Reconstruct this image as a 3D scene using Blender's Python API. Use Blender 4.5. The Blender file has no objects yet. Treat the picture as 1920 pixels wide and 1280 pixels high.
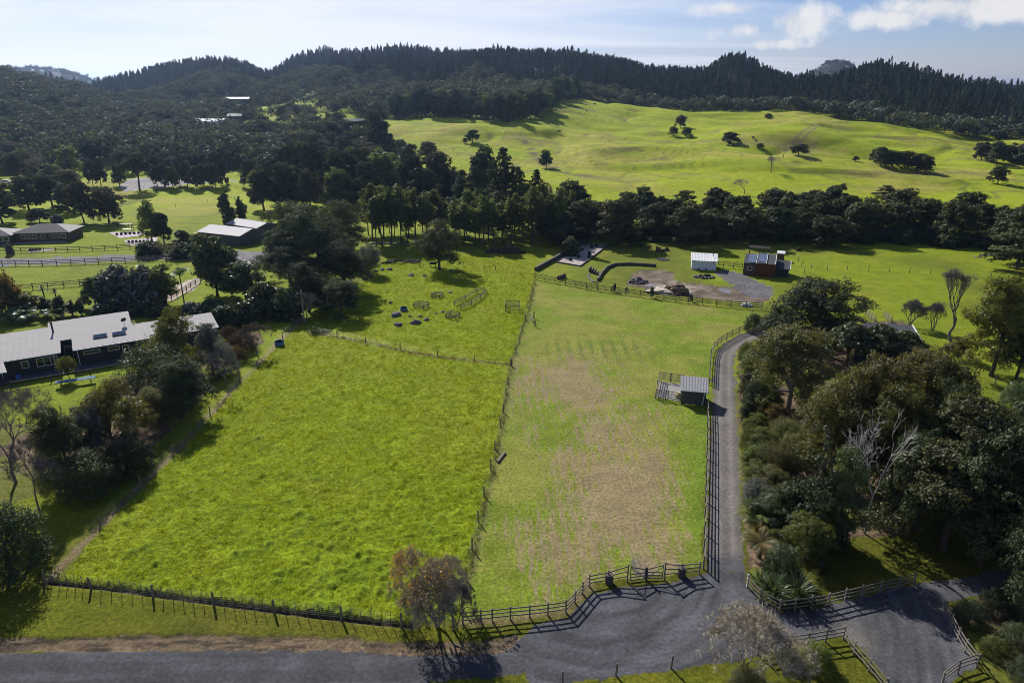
import bpy, bmesh, math, random
import numpy as np
from mathutils import Vector, Matrix, Euler

R = math.radians
SC = bpy.context.scene
COL = SC.collection
rng = np.random.default_rng(7)
random.seed(7)

# ------------------------------------------------------------------ camera
CAM_Z, PITCH, FPX = 38.0, R(20.2), 1280.0          # metres, down-tilt, focal length in photo pixels (1920 wide)
cam_d = bpy.data.cameras.new('camera')
cam = bpy.data.objects.new('camera', cam_d)
COL.objects.link(cam)
cam.location = (0, 0, CAM_Z)
cam.rotation_euler = (math.pi / 2 - PITCH, 0, 0)
cam_d.sensor_width = 36.0
cam_d.lens = 36.0 * FPX / 1920.0
cam_d.clip_start = 0.5
cam_d.clip_end = 30000
SC.camera = cam

# ------------------------------------------------------------------ sun, sky, exposure
SUN_AZ, SUN_EL = R(-27.5), R(34.5)                 # azimuth from +Y, clockwise
sun_d = bpy.data.lights.new('sun', 'SUN')
sun_d.energy = 5.0
sun_d.angle = R(0.53)
sun_d.color = (1.0, 0.955, 0.88)
sun = bpy.data.objects.new('sun', sun_d)
COL.objects.link(sun)
S_DIR = Vector((math.sin(SUN_AZ) * math.cos(SUN_EL), math.cos(SUN_AZ) * math.cos(SUN_EL), math.sin(SUN_EL)))
sun.rotation_euler = S_DIR.to_track_quat('Z', 'Y').to_euler()

SC.view_settings.view_transform = 'Standard'
SC.view_settings.look = 'None'
SC.view_settings.gamma = 1.0
SC.view_settings.use_curve_mapping = False
SC.view_settings.exposure = 0.52
cy = SC.cycles
cy.max_bounces = 5; cy.diffuse_bounces = 2; cy.glossy_bounces = 2
cy.transmission_bounces = 3; cy.transparent_max_bounces = 4; cy.volume_bounces = 0
cy.use_denoising = True
cy.pixel_filter_type = 'BLACKMAN_HARRIS'; cy.filter_width = 0.9
try:
    cy.denoiser = 'OPENIMAGEDENOISE'
    cy.denoising_input_passes = 'RGB_ALBEDO_NORMAL'
    cy.denoising_prefilter = 'ACCURATE'
except Exception:
    pass
cy.sample_clamp_indirect = 4.0
cy.use_adaptive_sampling = False
cy.caustics_reflective = False; cy.caustics_refractive = False


class NT:
    """small helper for node trees"""
    def __init__(self, tree):
        self.t = tree; self.n = tree.nodes; self.l = tree.links
    def add(self, typ, **kw):
        nd = self.n.new(typ)
        for k, v in kw.items():
            if k.startswith('_'):
                nd.inputs[k[1:].replace('_', ' ')].default_value = v
            else:
                setattr(nd, k, v)
        return nd
    def link(self, a, b):
        self.l.new(a, b)
    def math(self, op, a, b=None, c=None, clamp=False):
        nd = self.n.new('ShaderNodeMath'); nd.operation = op; nd.use_clamp = clamp
        for i, v in enumerate((a, b, c)):
            if v is None: continue
            if isinstance(v, (int, float)): nd.inputs[i].default_value = v
            else: self.l.new(v, nd.inputs[i])
        return nd.outputs[0]
    def vmath(self, op, a, b=None):
        nd = self.n.new('ShaderNodeVectorMath'); nd.operation = op
        for i, v in enumerate((a, b)):
            if v is None: continue
            if isinstance(v, (tuple, list)): nd.inputs[i].default_value = v
            else: self.l.new(v, nd.inputs[i])
        return nd
    def mix(self, f, a, b, mode='MIX'):
        nd = self.n.new('ShaderNodeMix'); nd.data_type = 'RGBA'; nd.blend_type = mode
        for i, v in ((0, f), (6, a), (7, b)):
            if isinstance(v, (int, float)): nd.inputs[i].default_value = v
            elif isinstance(v, (tuple, list)): nd.inputs[i].default_value = tuple(v) + ((1,) if len(v) == 3 else ())
            else: self.l.new(v, nd.inputs[i])
        return nd.outputs[2]
    def ramp(self, f, stops, interp='LINEAR'):
        nd = self.n.new('ShaderNodeValToRGB'); cr = nd.color_ramp; cr.interpolation = interp
        while len(cr.elements) < len(stops): cr.elements.new(0.5)
        for e, (p, c) in zip(cr.elements, stops):
            e.position = p
            e.color = (c, c, c, 1) if isinstance(c, (int, float)) else tuple(c) + (1,)
        self.l.new(f, nd.inputs[0])
        return nd.outputs[0]
    def noise(self, vec, scale, detail=4, rough=0.55, dist=0.0):
        nd = self.n.new('ShaderNodeTexNoise')
        nd.inputs['Scale'].default_value = scale; nd.inputs['Detail'].default_value = detail
        nd.inputs['Roughness'].default_value = rough; nd.inputs['Distortion'].default_value = dist
        if vec is not None: self.l.new(vec, nd.inputs['Vector'])
        return nd.outputs['Fac']


world = bpy.data.worlds.new('World')
SC.world = world
world.use_nodes = True
W = NT(world.node_tree)
W.n.clear()
sky = W.add('ShaderNodeTexSky', sky_type='NISHITA', sun_disc=False)
sky.sun_elevation = SUN_EL
sky.sun_rotation = SUN_AZ
sky.altitude = 50
sky.air_density = 1.0; sky.dust_density = 0.25; sky.ozone_density = 3.5
SKY_STR = 0.056
tc = W.add('ShaderNodeTexCoord')
dirv = tc.outputs['Generated']
sep = W.add('ShaderNodeSeparateXYZ'); W.link(dirv, sep.inputs[0])
dz = W.math('MAXIMUM', sep.outputs['Z'], 0.0)
den = W.math('ADD', dz, 0.10)
plane = W.add('ShaderNodeCombineXYZ')                       # direction projected on a cloud deck
W.link(W.math('DIVIDE', sep.outputs['X'], den), plane.inputs[0])
W.link(W.math('DIVIDE', sep.outputs['Y'], den), plane.inputs[1])
# high thin cirrus, drawn out along one bearing
mp = W.add('ShaderNodeMapping'); W.link(plane.outputs[0], mp.inputs[0])
mp.inputs['Location'].default_value = (0.6, -0.35, 0); mp.inputs['Rotation'].default_value = (0, 0, R(18)); mp.inputs['Scale'].default_value = (0.16, 0.42, 1)
ci = W.noise(mp.outputs[0], 1.0, 8, 0.58, 0.6)
ci_big = W.noise(plane.outputs[0], 0.11, 3, 0.5)
# the cirrus bank lies round the sun's side of the sky
sdot = W.vmath('DOT_PRODUCT', dirv, tuple(S_DIR)).outputs['Value']
bank = W.ramp(sdot, [(0.40, 0.0), (0.84, 1.0)])
ci_m = W.ramp(W.math('ADD', ci, W.math('MULTIPLY', bank, 0.20)), [(0.57, 0.0), (0.74, 1.0)])
ci_m = W.math('MULTIPLY', ci_m, W.ramp(W.math('ADD', ci_big, W.math('MULTIPLY', bank, 0.3)), [(0.40, 0.0), (0.62, 1.0)]))
ci_m = W.math('MULTIPLY', ci_m, 0.92)
# low fair-weather cumulus: banks of puffs set round the sky by direction, edges cut by noise
cu_n = W.noise(dirv, 9.0, 9, 0.62)
cu_f = W.noise(dirv, 26.0, 6, 0.6)
warp = W.vmath('SCALE', W.vmath('SUBTRACT', dirv, (0, 0, 0)).outputs[0]); warp.inputs['Scale'].default_value = 1.0


def px_dir(px, py):
    a = (px - 960) / FPX; v = (640 - py) / FPX
    d = Vector((a, math.cos(PITCH) + v * math.sin(PITCH), -math.sin(PITCH) + v * math.cos(PITCH)))
    return d.normalized()


cu_list = []
for (px, py, sx, sz) in [(1500, 42, 0.062, 0.024), (1395, 58, 0.05, 0.016), (1440, 84, 0.05, 0.010), (1368, 18, 0.05, 0.012), (1665, 38, 0.07, 0.016),
                         (1760, 14, 0.085, 0.022), (1870, 12, 0.09, 0.018)]:
    cu_list.append((px_dir(px, py), sx, sz))
acc = None
for c, sx, sz in cu_list:
    d = W.vmath('SUBTRACT', dirv, tuple(c)).outputs[0]
    d = W.vmath('MULTIPLY', d, (1 / sx, 1 / sx, 1 / sz)).outputs[0]
    ln = W.vmath('LENGTH', d).outputs['Value']
    g = W.math('SUBTRACT', 1.0, ln)
    acc = g if acc is None else W.math('MAXIMUM', acc, g)
# the same kind of cloud goes on over the rest of the sky
mpc = W.add('ShaderNodeMapping'); W.link(plane.outputs[0], mpc.inputs[0]); mpc.inputs['Location'].default_value = (3.1, 1.7, 0)
side = W.ramp(sep.outputs['X'], [(0.52, 0.0), (0.62, 1.0)])
back = W.ramp(W.math('MULTIPLY', sep.outputs['Y'], -1.0), [(0.0, 0.0), (0.25, 1.0)])
gen = W.math('MULTIPLY', W.math('SUBTRACT', W.noise(mpc.outputs[0], 0.7, 3, 0.5), 0.52), 4.0)
gen = W.math('ADD', gen, W.math('MULTIPLY', W.math('SUBTRACT', W.math('MAXIMUM', side, back), 1.0), 6.0))
acc = W.math('MAXIMUM', acc, gen)
cu_raw = W.math('ADD', W.math('ADD', W.math('MULTIPLY', acc, 0.75), W.math('MULTIPLY', W.math('SUBTRACT', cu_n, 0.5), 1.9)), W.math('MULTIPLY', W.math('SUBTRACT', cu_f, 0.5), 1.1))
cu_m = W.ramp(cu_raw, [(-0.02 + 0.02, 0.0), (0.52, 0.95)], 'EASE')
cu_sh = W.ramp(W.math('ADD', W.math('MULTIPLY', cu_n, 0.6), W.math('MULTIPLY', cu_f, 0.6)), [(0.40, (0.70, 0.72, 0.78)), (0.62, (0.96, 0.95, 0.94))])
bg_sky = W.add('ShaderNodeBackground'); hsv = W.add('ShaderNodeHueSaturation'); hsv.inputs['Saturation'].default_value = 1.12; W.link(W.mix(1.0, sky.outputs[0], (1.02, 0.97, 1.20), 'MULTIPLY'), hsv.inputs['Color']); W.link(hsv.outputs[0], bg_sky.inputs[0]); bg_sky.inputs[1].default_value = SKY_STR
bg_ci = W.add('ShaderNodeBackground'); bg_ci.inputs[0].default_value = (0.93, 0.95, 1.0, 1); bg_ci.inputs[1].default_value = 0.66
bg_cu = W.add('ShaderNodeBackground'); W.link(cu_sh, bg_cu.inputs[0]); bg_cu.inputs[1].default_value = 0.64
mx1 = W.add('ShaderNodeMixShader'); W.link(ci_m, mx1.inputs[0]); W.link(bg_sky.outputs[0], mx1.inputs[1]); W.link(bg_ci.outputs[0], mx1.inputs[2])
mx2 = W.add('ShaderNodeMixShader'); W.link(cu_m, mx2.inputs[0]); W.link(mx1.outputs[0], mx2.inputs[1]); W.link(bg_cu.outputs[0], mx2.inputs[2])
wo = W.add('ShaderNodeOutputWorld'); W.link(mx2.outputs[0], wo.inputs[0])


# ------------------------------------------------------------------ noise in numpy
def _hash(ix, iy, s):
    h = (ix.astype(np.int64) * 374761393 + iy.astype(np.int64) * 668265263 + s * 1442695041) & 0xFFFFFFFF
    h = ((h ^ (h >> 13)) * 1274126177) & 0xFFFFFFFF
    return ((h ^ (h >> 16)) & 0xFFFFFF) / float(0xFFFFFF)


def vnoise(x, y, s=0):
    x = np.asarray(x, float); y = np.asarray(y, float)
    ix = np.floor(x); iy = np.floor(y)
    fx = x - ix; fy = y - iy
    fx = fx * fx * fx * (fx * (fx * 6 - 15) + 10); fy = fy * fy * fy * (fy * (fy * 6 - 15) + 10)
    a = _hash(ix, iy, s); b = _hash(ix + 1, iy, s); c = _hash(ix, iy + 1, s); d = _hash(ix + 1, iy + 1, s)
    return (a + (b - a) * fx) * (1 - fy) + (c + (d - c) * fx) * fy


def fbm(x, y, s=0, o=4, g=0.5):
    r = 0; a = 1.0; t = 0
    for k in range(o):
        r = r + a * vnoise(x * 2 ** k + 17.3 * k, y * 2 ** k - 9.1 * k, s + k); t += a; a *= g
    return r / t


def sstep(a, b, x):
    t = np.clip((np.asarray(x, float) - a) / (b - a), 0, 1)
    return t * t * (3 - 2 * t)


# ------------------------------------------------------------------ the lie of the land
DEN_H = math.cos(PITCH) + math.tan(PITCH) * math.sin(PITCH)
HY = np.array([150, 190, 260, 320, 380, 440, 520, 600, 700, 850, 1000, 1300, 2000, 3500, 6000], float)
HT = {  # bearing (as photo column at the horizon): ground height at those distances
    -500: [0, 0, 0, 1, 5, 12, 22, 32, 38, 36, 34, 40, 80, 70, 60],
    0:    [0, 0, 0, 1, 6, 14, 29, 40, 42, 34, 36, 46, 92, 80, 60],
    200:  [0, 0, 0, 1, 3, 7, 14, 22, 27, 30, 32, 40, 92, 80, 60],
    300:  [0, 0, 0, 1, 2, 7, 15, 22, 28, 40, 48, 46, 80, 70, 60],
    400:  [0, 0, 0, 1, 2, 7, 15, 22, 30, 46, 60, 50, 70, 70, 60],
    500:  [0, 0, 0, 1, 4, 10, 20, 28, 34, 44, 50, 48, 70, 70, 60],
    600:  [0, 0, 0, 1, 5, 12, 22, 30, 42, 60, 66, 56, 60, 70, 60],
    800:  [0, 0, 0, 4, 10, 20, 29, 37, 48, 62, 72, 58, 60, 70, 60],
    950:  [0, 0, 0, 4, 9, 16, 26, 36, 48, 62, 72, 60, 60, 70, 60],
    1090: [0, 0, 0, 5, 10, 16, 26, 34, 40, 55, 66, 60, 60, 70, 60],
    1200: [0, 0, 0, 5, 10, 15, 21, 25, 31, 42, 52, 50, 60, 70, 60],
    1300: [0, 0, 0, 7, 10, 13, 19, 22, 30, 40, 48, 46, 60, 70, 60],
    1400: [0, 0, 0, 8, 9, 12, 18, 22, 33, 48, 54, 46, 70, 70, 60],
    1500: [0, 0, 1, 8, 8, 13, 20, 21, 28, 36, 38, 40, 108, 80, 60],
    1600: [0, 0, 1, 6, 6, 10, 16, 22, 36, 46, 44, 40, 104, 80, 60],
    1800: [0, 0, 0, 3, 4, 7, 10, 18, 33, 36, 36, 40, 50, 60, 60],
    1920: [0, 0, 0, 2, 3, 5, 8, 14, 24, 28, 30, 36, 40, 50, 60],
    2400: [0, 0, 0, 2, 3, 5, 8, 14, 24, 28, 30, 36, 40, 50, 60],
}
# the ridges are set by how high they stand against the sky: (bearing, skyline row with its trees)
SKYL = [(-500, 118), (0, 128), (60, 136), (120, 150), (172, 160), (200, 148), (250, 130), (300, 116), (350, 105), (410, 99), (465, 108), (508, 134), (530, 116), (570, 94), (610, 84), (660, 92), (700, 86), (760, 80), (830, 88), (920, 92), (1000, 88),
        (1080, 93), (1130, 103), (1190, 117), (1250, 126), (1300, 130), (1325, 126), (1352, 98), (1388, 98), (1420, 120), (1450, 134), (1520, 136), (1570, 128), (1610, 112), (1640, 106), (1690, 120), (1760, 130), (1830, 138), (1880, 145), (1920, 152), (2400, 165)]
_rd = lambda px: float(np.interp(px, [0, 160, 200, 600, 1100, 1400, 1600, 2400], [640, 660, 980, 1000, 960, 880, 800, 780]))
_keys = sorted(set(HT) | {k for k, _ in SKYL} | {1480, 1500, 1540, 1560, 1590, 1660})
_base = {k: np.array([np.interp(k, sorted(HT), [HT[q][j] for q in sorted(HT)]) for j in range(len(HY))]) for k in _keys}
HY2 = np.array([150, 190, 260, 320, 380, 440, 520, 600, 640, 700, 780, 850, 920, 1000, 1100, 1300, 1700, 2000, 2400, 3500, 6000], float)
_tab = []
for k in _keys:
    ys_ = float(np.interp(k, [p for p, _ in SKYL], [q for _, q in SKYL])); D = _rd(k)
    e_ = math.atan((640 - ys_) / FPX) - PITCH
    zr = CAM_Z + D * math.tan(e_) - (9 if k < 180 else 16)
    row = np.interp(HY2, HY, _base[k])
    z6 = float(np.interp(600, HY2, row)); y6 = 600.0
    if D < 700: z6 = float(np.interp(440, HY2, row)); y6 = 440.0
    for j, yy_ in enumerate(HY2):
        if y6 < yy_ <= D: row[j] = z6 + (zr - z6) * ((yy_ - y6) / (D - y6)) ** 0.9
        elif D < yy_ <= 1350: row[j] = zr - 14 * min(1, (yy_ - D) / 150)
        elif yy_ <= 1700 and yy_ > 1350: row[j] = max(20, zr - 8)
    far = 92 * math.exp(-(max(0, k - 90) / 130) ** 2) if k < 700 else 112 * math.exp(-((k - 1560) / 75) ** 2)
    row[HY2 == 2000] = max(40, far); row[HY2 == 2400] = max(35, far * 0.8); row[HY2 == 3500] = 45; row[HY2 == 6000] = 45
    _tab.append(row)
_pu = np.array([(k - 960) / FPX / DEN_H for k in _keys]); _tab = np.array(_tab, float); HY = HY2
_gy = np.exp(np.linspace(math.log(100), math.log(7000), 340)); _gu = np.linspace(-1.5, 1.5, 900)
_rows = np.array([np.interp(np.log(_gy), np.log(HY), r) for r in _tab])
_g = np.array([np.interp(_gu, _pu, _rows[:, j]) for j in range(len(_gy))])


def _blur(a, n, ax):
    k = np.exp(-np.linspace(-2, 2, 2 * n + 1) ** 2); k /= k.sum()
    p = np.pad(a, [(n, n) if i == ax else (0, 0) for i in range(2)], mode='edge')
    return np.apply_along_axis(lambda v: np.convolve(v, k, 'valid'), ax, p)


_g = _blur(_blur(_g, 4, 0), 5, 1)


def H(x, y):
    """terrain height, vectorised"""
    x = np.asarray(x, float); y = np.asarray(y, float)
    yc = np.clip(y, 101, 6900)
    u = np.clip(x / yc, -1.49, 1.49)
    fy = (np.log(yc) - math.log(100)) / (math.log(7000) - math.log(100)) * (len(_gy) - 1)
    fu = (u + 1.5) / 3.0 * (len(_gu) - 1)
    iy = np.clip(np.floor(fy).astype(int), 0, len(_gy) - 2); iu = np.clip(np.floor(fu).astype(int), 0, len(_gu) - 2)
    ty = fy - iy; tu = fu - iu
    z = (_g[iy, iu] * (1 - tu) + _g[iy, iu + 1] * tu) * (1 - ty) + (_g[iy + 1, iu] * (1 - tu) + _g[iy + 1, iu + 1] * tu) * ty
    k = sstep(255, 380, y)
    z = np.where(y < 200, 0.0, z * sstep(198, 250, y))
    n1 = fbm(x / 75.0, y / 60.0, 3, 3) - 0.5
    n2 = fbm(x / 22.0, y / 18.0, 9, 3) - 0.5
    spur = (1 - np.abs(2 * fbm(x / 150.0 + 7.7, y / 260.0, 57, 3) - 1)) - 0.72                   # spurs and gullies of the forested hills
    gul = np.abs(fbm(x / 58.0 + 4.2, y / 70.0, 21, 2) - 0.5)              # shallow gullies
    z = z + k * (n1 * 11.0 + n2 * 1.1 + spur * 30.0 * sstep(570, 690, y) * (1 - 0.72 * sstep(780, 930, y)) - 1.0 * np.exp(-(gul / 0.05) ** 2)) * np.clip(1.5 - y / 1500, 0.3, 1)
    pat = sstep(0.46, 0.62, fbm(x / 65.0 + 1.3, y / 48.0, 77, 2)) * sstep(250, 285, y) * (1 - sstep(520, 600, y))
    z = z + pat * ((fbm(x / 10.0, y / 6.5, 88, 3) - 0.5) * 1.0)
    hk = sstep(262, 300, y) * (1 - sstep(540, 620, y))
    bank = fbm(x / 80.0 + 8.1, y / 34.0, 99, 2)
    z = z + hk * (1.6 * sstep(0.48, 0.58, bank) - 1.0 * sstep(0.62, 0.74, bank))
    return z


def ray(px, py):
    a = (px - 960) / FPX; v = (640 - py) / FPX
    return np.array([a, math.cos(PITCH) + v * math.sin(PITCH), -math.sin(PITCH) + v * math.cos(PITCH)])


def Pz(px, py, z=0.0):
    d = ray(px, py); t = (z - CAM_Z) / d[2]
    return Vector((d[0] * t, d[1] * t, z))


def P(px, py):
    """photo pixel -> the point of the terrain it shows"""
    d = ray(px, py)
    if d[2] < 0:
        t = -CAM_Z / d[2]
        if d[1] * t < 200:
            return Vector((d[0] * t, d[1] * t, 0.0))
    ts = np.concatenate([np.arange(150, 1200, 1.5), np.arange(1200, 5000, 12)]) / d[1]
    zz = CAM_Z + d[2] * ts
    hh = H(d[0] * ts, d[1] * ts)
    w = np.nonzero(zz <= hh)[0]
    i = w[0] if len(w) else len(ts) - 1
    t = ts[i]
    return Vector((d[0] * t, d[1] * t, float(H(d[0] * t, d[1] * t))))


def at_uY(px, Y):
    """a point at a bearing (photo column near the horizon) and a distance"""
    x = (px - 960) / FPX / DEN_H * Y
    return Vector((x, Y, float(H(x, Y))))


def z_at(Y, py):
    d = ray(960, py)
    return CAM_Z + d[2] / d[1] * Y


def mpp(p):
    """metres per photo pixel at a point"""
    dep = p[1] * math.cos(PITCH) - (p[2] - CAM_Z) * math.sin(PITCH)
    return dep / FPX


# ------------------------------------------------------------------ scene helpers
def tag(o, label=None, cat=None, group=None, kind=None):
    if label: o['label'] = label
    if cat: o['category'] = cat
    if group: o['group'] = group
    if kind: o['kind'] = kind
    return o


def empty(name, loc, rz=0.0):
    o = bpy.data.objects.new(name, None)
    o.empty_display_size = 0.3
    o.location = loc; o.rotation_euler = (0, 0, rz)
    COL.objects.link(o)
    return o


def put(name, mesh, parent=None, loc=(0, 0, 0), rot=(0, 0, 0), scale=(1, 1, 1)):
    o = bpy.data.objects.new(name, mesh)
    o.parent = parent
    o.location = loc; o.rotation_euler = rot; o.scale = scale
    COL.objects.link(o)
    return o


def mesh_np(name, v, f, mat=None, smooth=False, attrs=None, cols=None):
    """v (n,3), f (m,3|4) -> mesh, quickly"""
    me = bpy.data.meshes.new(name)
    v = np.ascontiguousarray(v, np.float32); f = np.ascontiguousarray(f, np.int32)
    k = f.shape[1]
    me.vertices.add(len(v)); me.vertices.foreach_set('co', v.ravel())
    me.loops.add(f.size); me.loops.foreach_set('vertex_index', f.ravel())
    me.polygons.add(len(f))
    me.polygons.foreach_set('loop_start', np.arange(0, f.size, k, dtype=np.int32))
    me.polygons.foreach_set('loop_total', np.full(len(f), k, np.int32))
    if smooth: me.polygons.foreach_set('use_smooth', np.ones(len(f), bool))
    me.update(calc_edges=True)
    for nm, a in (attrs or {}).items():
        at = me.attributes.new(nm, 'FLOAT', 'POINT'); at.data.foreach_set('value', np.ascontiguousarray(a, np.float32))
    for nm, a in (cols or {}).items():
        at = me.attributes.new(nm, 'FLOAT_COLOR', 'POINT')
        c = np.ones((len(v), 4), np.float32); c[:, :3] = a
        at.data.foreach_set('color', c.ravel())
    if mat: me.materials.append(mat)
    return me


class MB:
    """collects shapes, builds ONE mesh"""
    def __init__(self): self.v = []; self.f = []
    def add(self, vs, fs):
        b = len(self.v); self.v += [tuple(p) for p in vs]; self.f += [tuple(i + b for i in f) for f in fs]; return self
    def box(self, c, s, rz=0.0, rx=0.0):
        m = Matrix.Translation(c) @ Matrix.Rotation(rz, 4, 'Z') @ Matrix.Rotation(rx, 4, 'X')
        x, y, z = s[0] / 2, s[1] / 2, s[2] / 2
        p = [m @ Vector(q) for q in ((-x, -y, -z), (x, -y, -z), (x, y, -z), (-x, y, -z), (-x, -y, z), (x, -y, z), (x, y, z), (-x, y, z))]
        return self.add(p, [(0, 3, 2, 1), (4, 5, 6, 7), (0, 1, 5, 4), (1, 2, 6, 5), (2, 3, 7, 6), (3, 0, 4, 7)])
    def hexa(self, lo, hi):
        """prism from a bottom ring to a top ring of points"""
        n = len(lo)
        fs = [tuple(reversed(range(n))), tuple(range(n, 2 * n))] + [(i, (i + 1) % n, n + (i + 1) % n, n + i) for i in range(n)]
        return self.add(list(lo) + list(hi), fs)
    def beam(self, a, b, w, h):
        a = Vector(a); b = Vector(b); d = (b - a).normalized()
        s = d.cross(Vector((0, 0, 1)))
        s = Vector((1, 0, 0)) if s.length < 1e-4 else s.normalized()
        u = s.cross(d)
        o = [s * -w / 2 + u * -h / 2, s * w / 2 + u * -h / 2, s * w / 2 + u * h / 2, s * -w / 2 + u * h / 2]
        return self.hexa([a + q for q in o], [b + q for q in o])
    def tube(self, pts, rads, n=6, cap=True):
        pts = [Vector(p) for p in pts]; rings = []
        b = len(self.v)
        for i, p in enumerate(pts):
            d = (pts[min(i + 1, len(pts) - 1)] - pts[max(i - 1, 0)]).normalized()
            s = d.orthogonal().normalized() if abs(d.z) < 0.95 else d.cross(Vector((0, 1, 0))).normalized()
            u = d.cross(s)
            for k in range(n):
                a = 2 * math.pi * k / n
                self.v.append(tuple(p + (s * math.cos(a) + u * math.sin(a)) * rads[i]))
        for i in range(len(pts) - 1):
            for k in range(n):
                self.f.append((b + i * n + k, b + i * n + (k + 1) % n, b + (i + 1) * n + (k + 1) % n, b + (i + 1) * n + k))
        if cap:
            self.f.append(tuple(b + k for k in reversed(range(n))))
            self.f.append(tuple(b + (len(pts) - 1) * n + k for k in range(n)))
        return self
    def mesh(self, name, mat, smooth=False):
        me = bpy.data.meshes.new(name)
        me.from_pydata(self.v, [], self.f)
        if mat: me.materials.append(mat)
        if smooth:
            me.polygons.foreach_set('use_smooth', [True] * len(me.polygons))
        me.update()
        return me
    def build(self, name, mat, parent=None, smooth=False, **kw):
        return put(name, self.mesh(name, mat, smooth), parent, **kw)


# ------------------------------------------------------------------ materials
def new_mat(name):
    m = bpy.data.materials.new(name); m.use_nodes = True
    t = NT(m.node_tree); t.n.clear()
    return m, t


def finish(t, shader):
    o = t.add('ShaderNodeOutputMaterial'); t.link(shader, o.inputs[0])


def std_mat(name, c1, c2, scale=3.0, rough=0.8, bump=0.0, bscale=20.0, metal=0.0, stretch=None, spec=0.3):
    """two-tone noise colour with grain"""
    m, t = new_mat(name)
    tcn = t.add('ShaderNodeTexCoord'); vec = tcn.outputs['Object']
    if stretch:
        mpn = t.add('ShaderNodeMapping'); mpn.inputs['Scale'].default_value = stretch; t.link(vec, mpn.inputs[0]); vec = mpn.outputs[0]
    f = t.ramp(t.noise(vec, scale, 6, 0.6), [(0.3, 0.0), (0.72, 1.0)])
    oi = t.add('ShaderNodeObjectInfo')
    f2 = t.math('ADD', t.math('MULTIPLY', f, 0.75), t.math('MULTIPLY', oi.outputs['Random'], 0.25))
    col = t.mix(f2, c1, c2)
    b = t.add('ShaderNodeBsdfPrincipled'); t.link(col, b.inputs['Base Color'])
    b.inputs['Roughness'].default_value = rough; b.inputs['Metallic'].default_value = metal
    b.inputs['Specular IOR Level'].default_value = spec
    if bump:
        bn = t.add('ShaderNodeBump'); bn.inputs['Strength'].default_value = bump; bn.inputs['Distance'].default_value = 0.02
        t.link(t.noise(vec, bscale, 5, 0.6), bn.inputs['Height']); t.link(bn.outputs[0], b.inputs['Normal'])
    finish(t, b.outputs[0])
    return m


def leaf_mat(name, col, tip=None, trans=0.35, gloss=0.05, var=0.5, grough=0.42):
    """foliage: diffuse + light through the leaf + a waxy glint; per-leaf and per-tree variation"""
    m, t = new_mat(name)
    at = t.add('ShaderNodeAttribute', attribute_name='tint')
    oi = t.add('ShaderNodeObjectInfo')
    tip = tip or tuple(c * 1.9 for c in col)
    c = t.mix(at.outputs['Fac'], tuple(x * (1 - var * 0.6) for x in col), tip)
    hs = t.add('ShaderNodeHueSaturation')
    t.link(c, hs.inputs['Color'])
    t.link(t.math('ADD', 0.482, t.math('MULTIPLY', oi.outputs['Random'], 0.036)), hs.inputs['Hue'])
    t.link(t.math('ADD', 0.78, t.math('MULTIPLY', oi.outputs['Random'], 0.5)), hs.inputs['Value'])
    d = t.add('ShaderNodeBsdfDiffuse'); t.link(hs.outputs[0], d.inputs[0])
    tr = t.add('ShaderNodeBsdfTranslucent')
    t.link(t.mix(1.0, hs.outputs[0], (1.25, 1.15, 0.55), 'MULTIPLY'), tr.inputs[0])
    mx = t.add('ShaderNodeMixShader'); mx.inputs[0].default_value = trans
    t.link(d.outputs[0], mx.inputs[1]); t.link(tr.outputs[0], mx.inputs[2])
    out = mx.outputs[0]
    if gloss > 0:
        g = t.add('ShaderNodeBsdfGlossy'); g.inputs['Roughness'].default_value = grough; g.inputs[0].default_value = (0.9, 0.95, 1, 1)
        m2 = t.add('ShaderNodeMixShader'); m2.inputs[0].default_value = gloss
        t.link(out, m2.inputs[1]); t.link(g.outputs[0], m2.inputs[2]); out = m2.outputs[0]
    finish(t, out)
    return m
# ================================================================== GROUND
def wpoly(pts):
    return np.array([[*Pz(x, y)[:2]] for x, y in pts])


def inside(x, y, poly):
    r = np.zeros(x.shape, bool); n = len(poly)
    for i in range(n):
        x1, y1 = poly[i]; x2, y2 = poly[(i + 1) % n]
        c = ((y1 > y) != (y2 > y))
        with np.errstate(divide='ignore', invalid='ignore'):
            r ^= c & (x < (x2 - x1) * (y - y1) / (y2 - y1 + 1e-12) + x1)
    return r


def dline(x, y, pts):
    """distance to a polyline"""
    d = np.full(x.shape, 1e9)
    for (x1, y1), (x2, y2) in zip(pts[:-1], pts[1:]):
        dx, dy = x2 - x1, y2 - y1
        t = np.clip(((x - x1) * dx + (y - y1) * dy) / (dx * dx + dy * dy + 1e-9), 0, 1)
        d = np.minimum(d, np.hypot(x - x1 - t * dx, y - y1 - t * dy))
    return d


def wl(pts):
    return [tuple(Pz(x, y)[:2]) for x, y in pts]


DRIVE_L = [(1327, 1070), (1327, 1000), (1328, 900), (1332, 800), (1336, 740), (1339, 690), (1343, 662), (1357, 643), (1381, 629), (1420, 613), (1470, 598)]
DRIVE_R = [(1396, 1070), (1392, 1000), (1388, 900), (1384, 800), (1380, 740), (1377, 690), (1378, 668), (1386, 655), (1402, 645), (1432, 628), (1476, 610)]
DITCH = [(92, 1089), (200, 1099), (330, 1117), (450, 1133), (560, 1147), (660, 1159), (770, 1170)]
LEFT_LINE = [(88, 1090), (190, 985), (264, 910), (325, 853), (395, 775), (452, 715), (482, 685), (530, 633), (560, 605)]
MID_LINE = [(1003, 530), (991, 585), (972, 640), (958, 684), (947, 760), (930, 860), (906, 960), (887, 1046), (872, 1110), (866, 1140)]
DIV_LINE = [(578, 622), (635, 632), (690, 643), (752, 657), (823, 669), (895, 677), (958, 684)]
TOP_LINE = [(1003, 523), (1060, 534), (1120, 545), (1200, 556), (1290, 568), (1370, 576), (1428, 580)]
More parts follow.
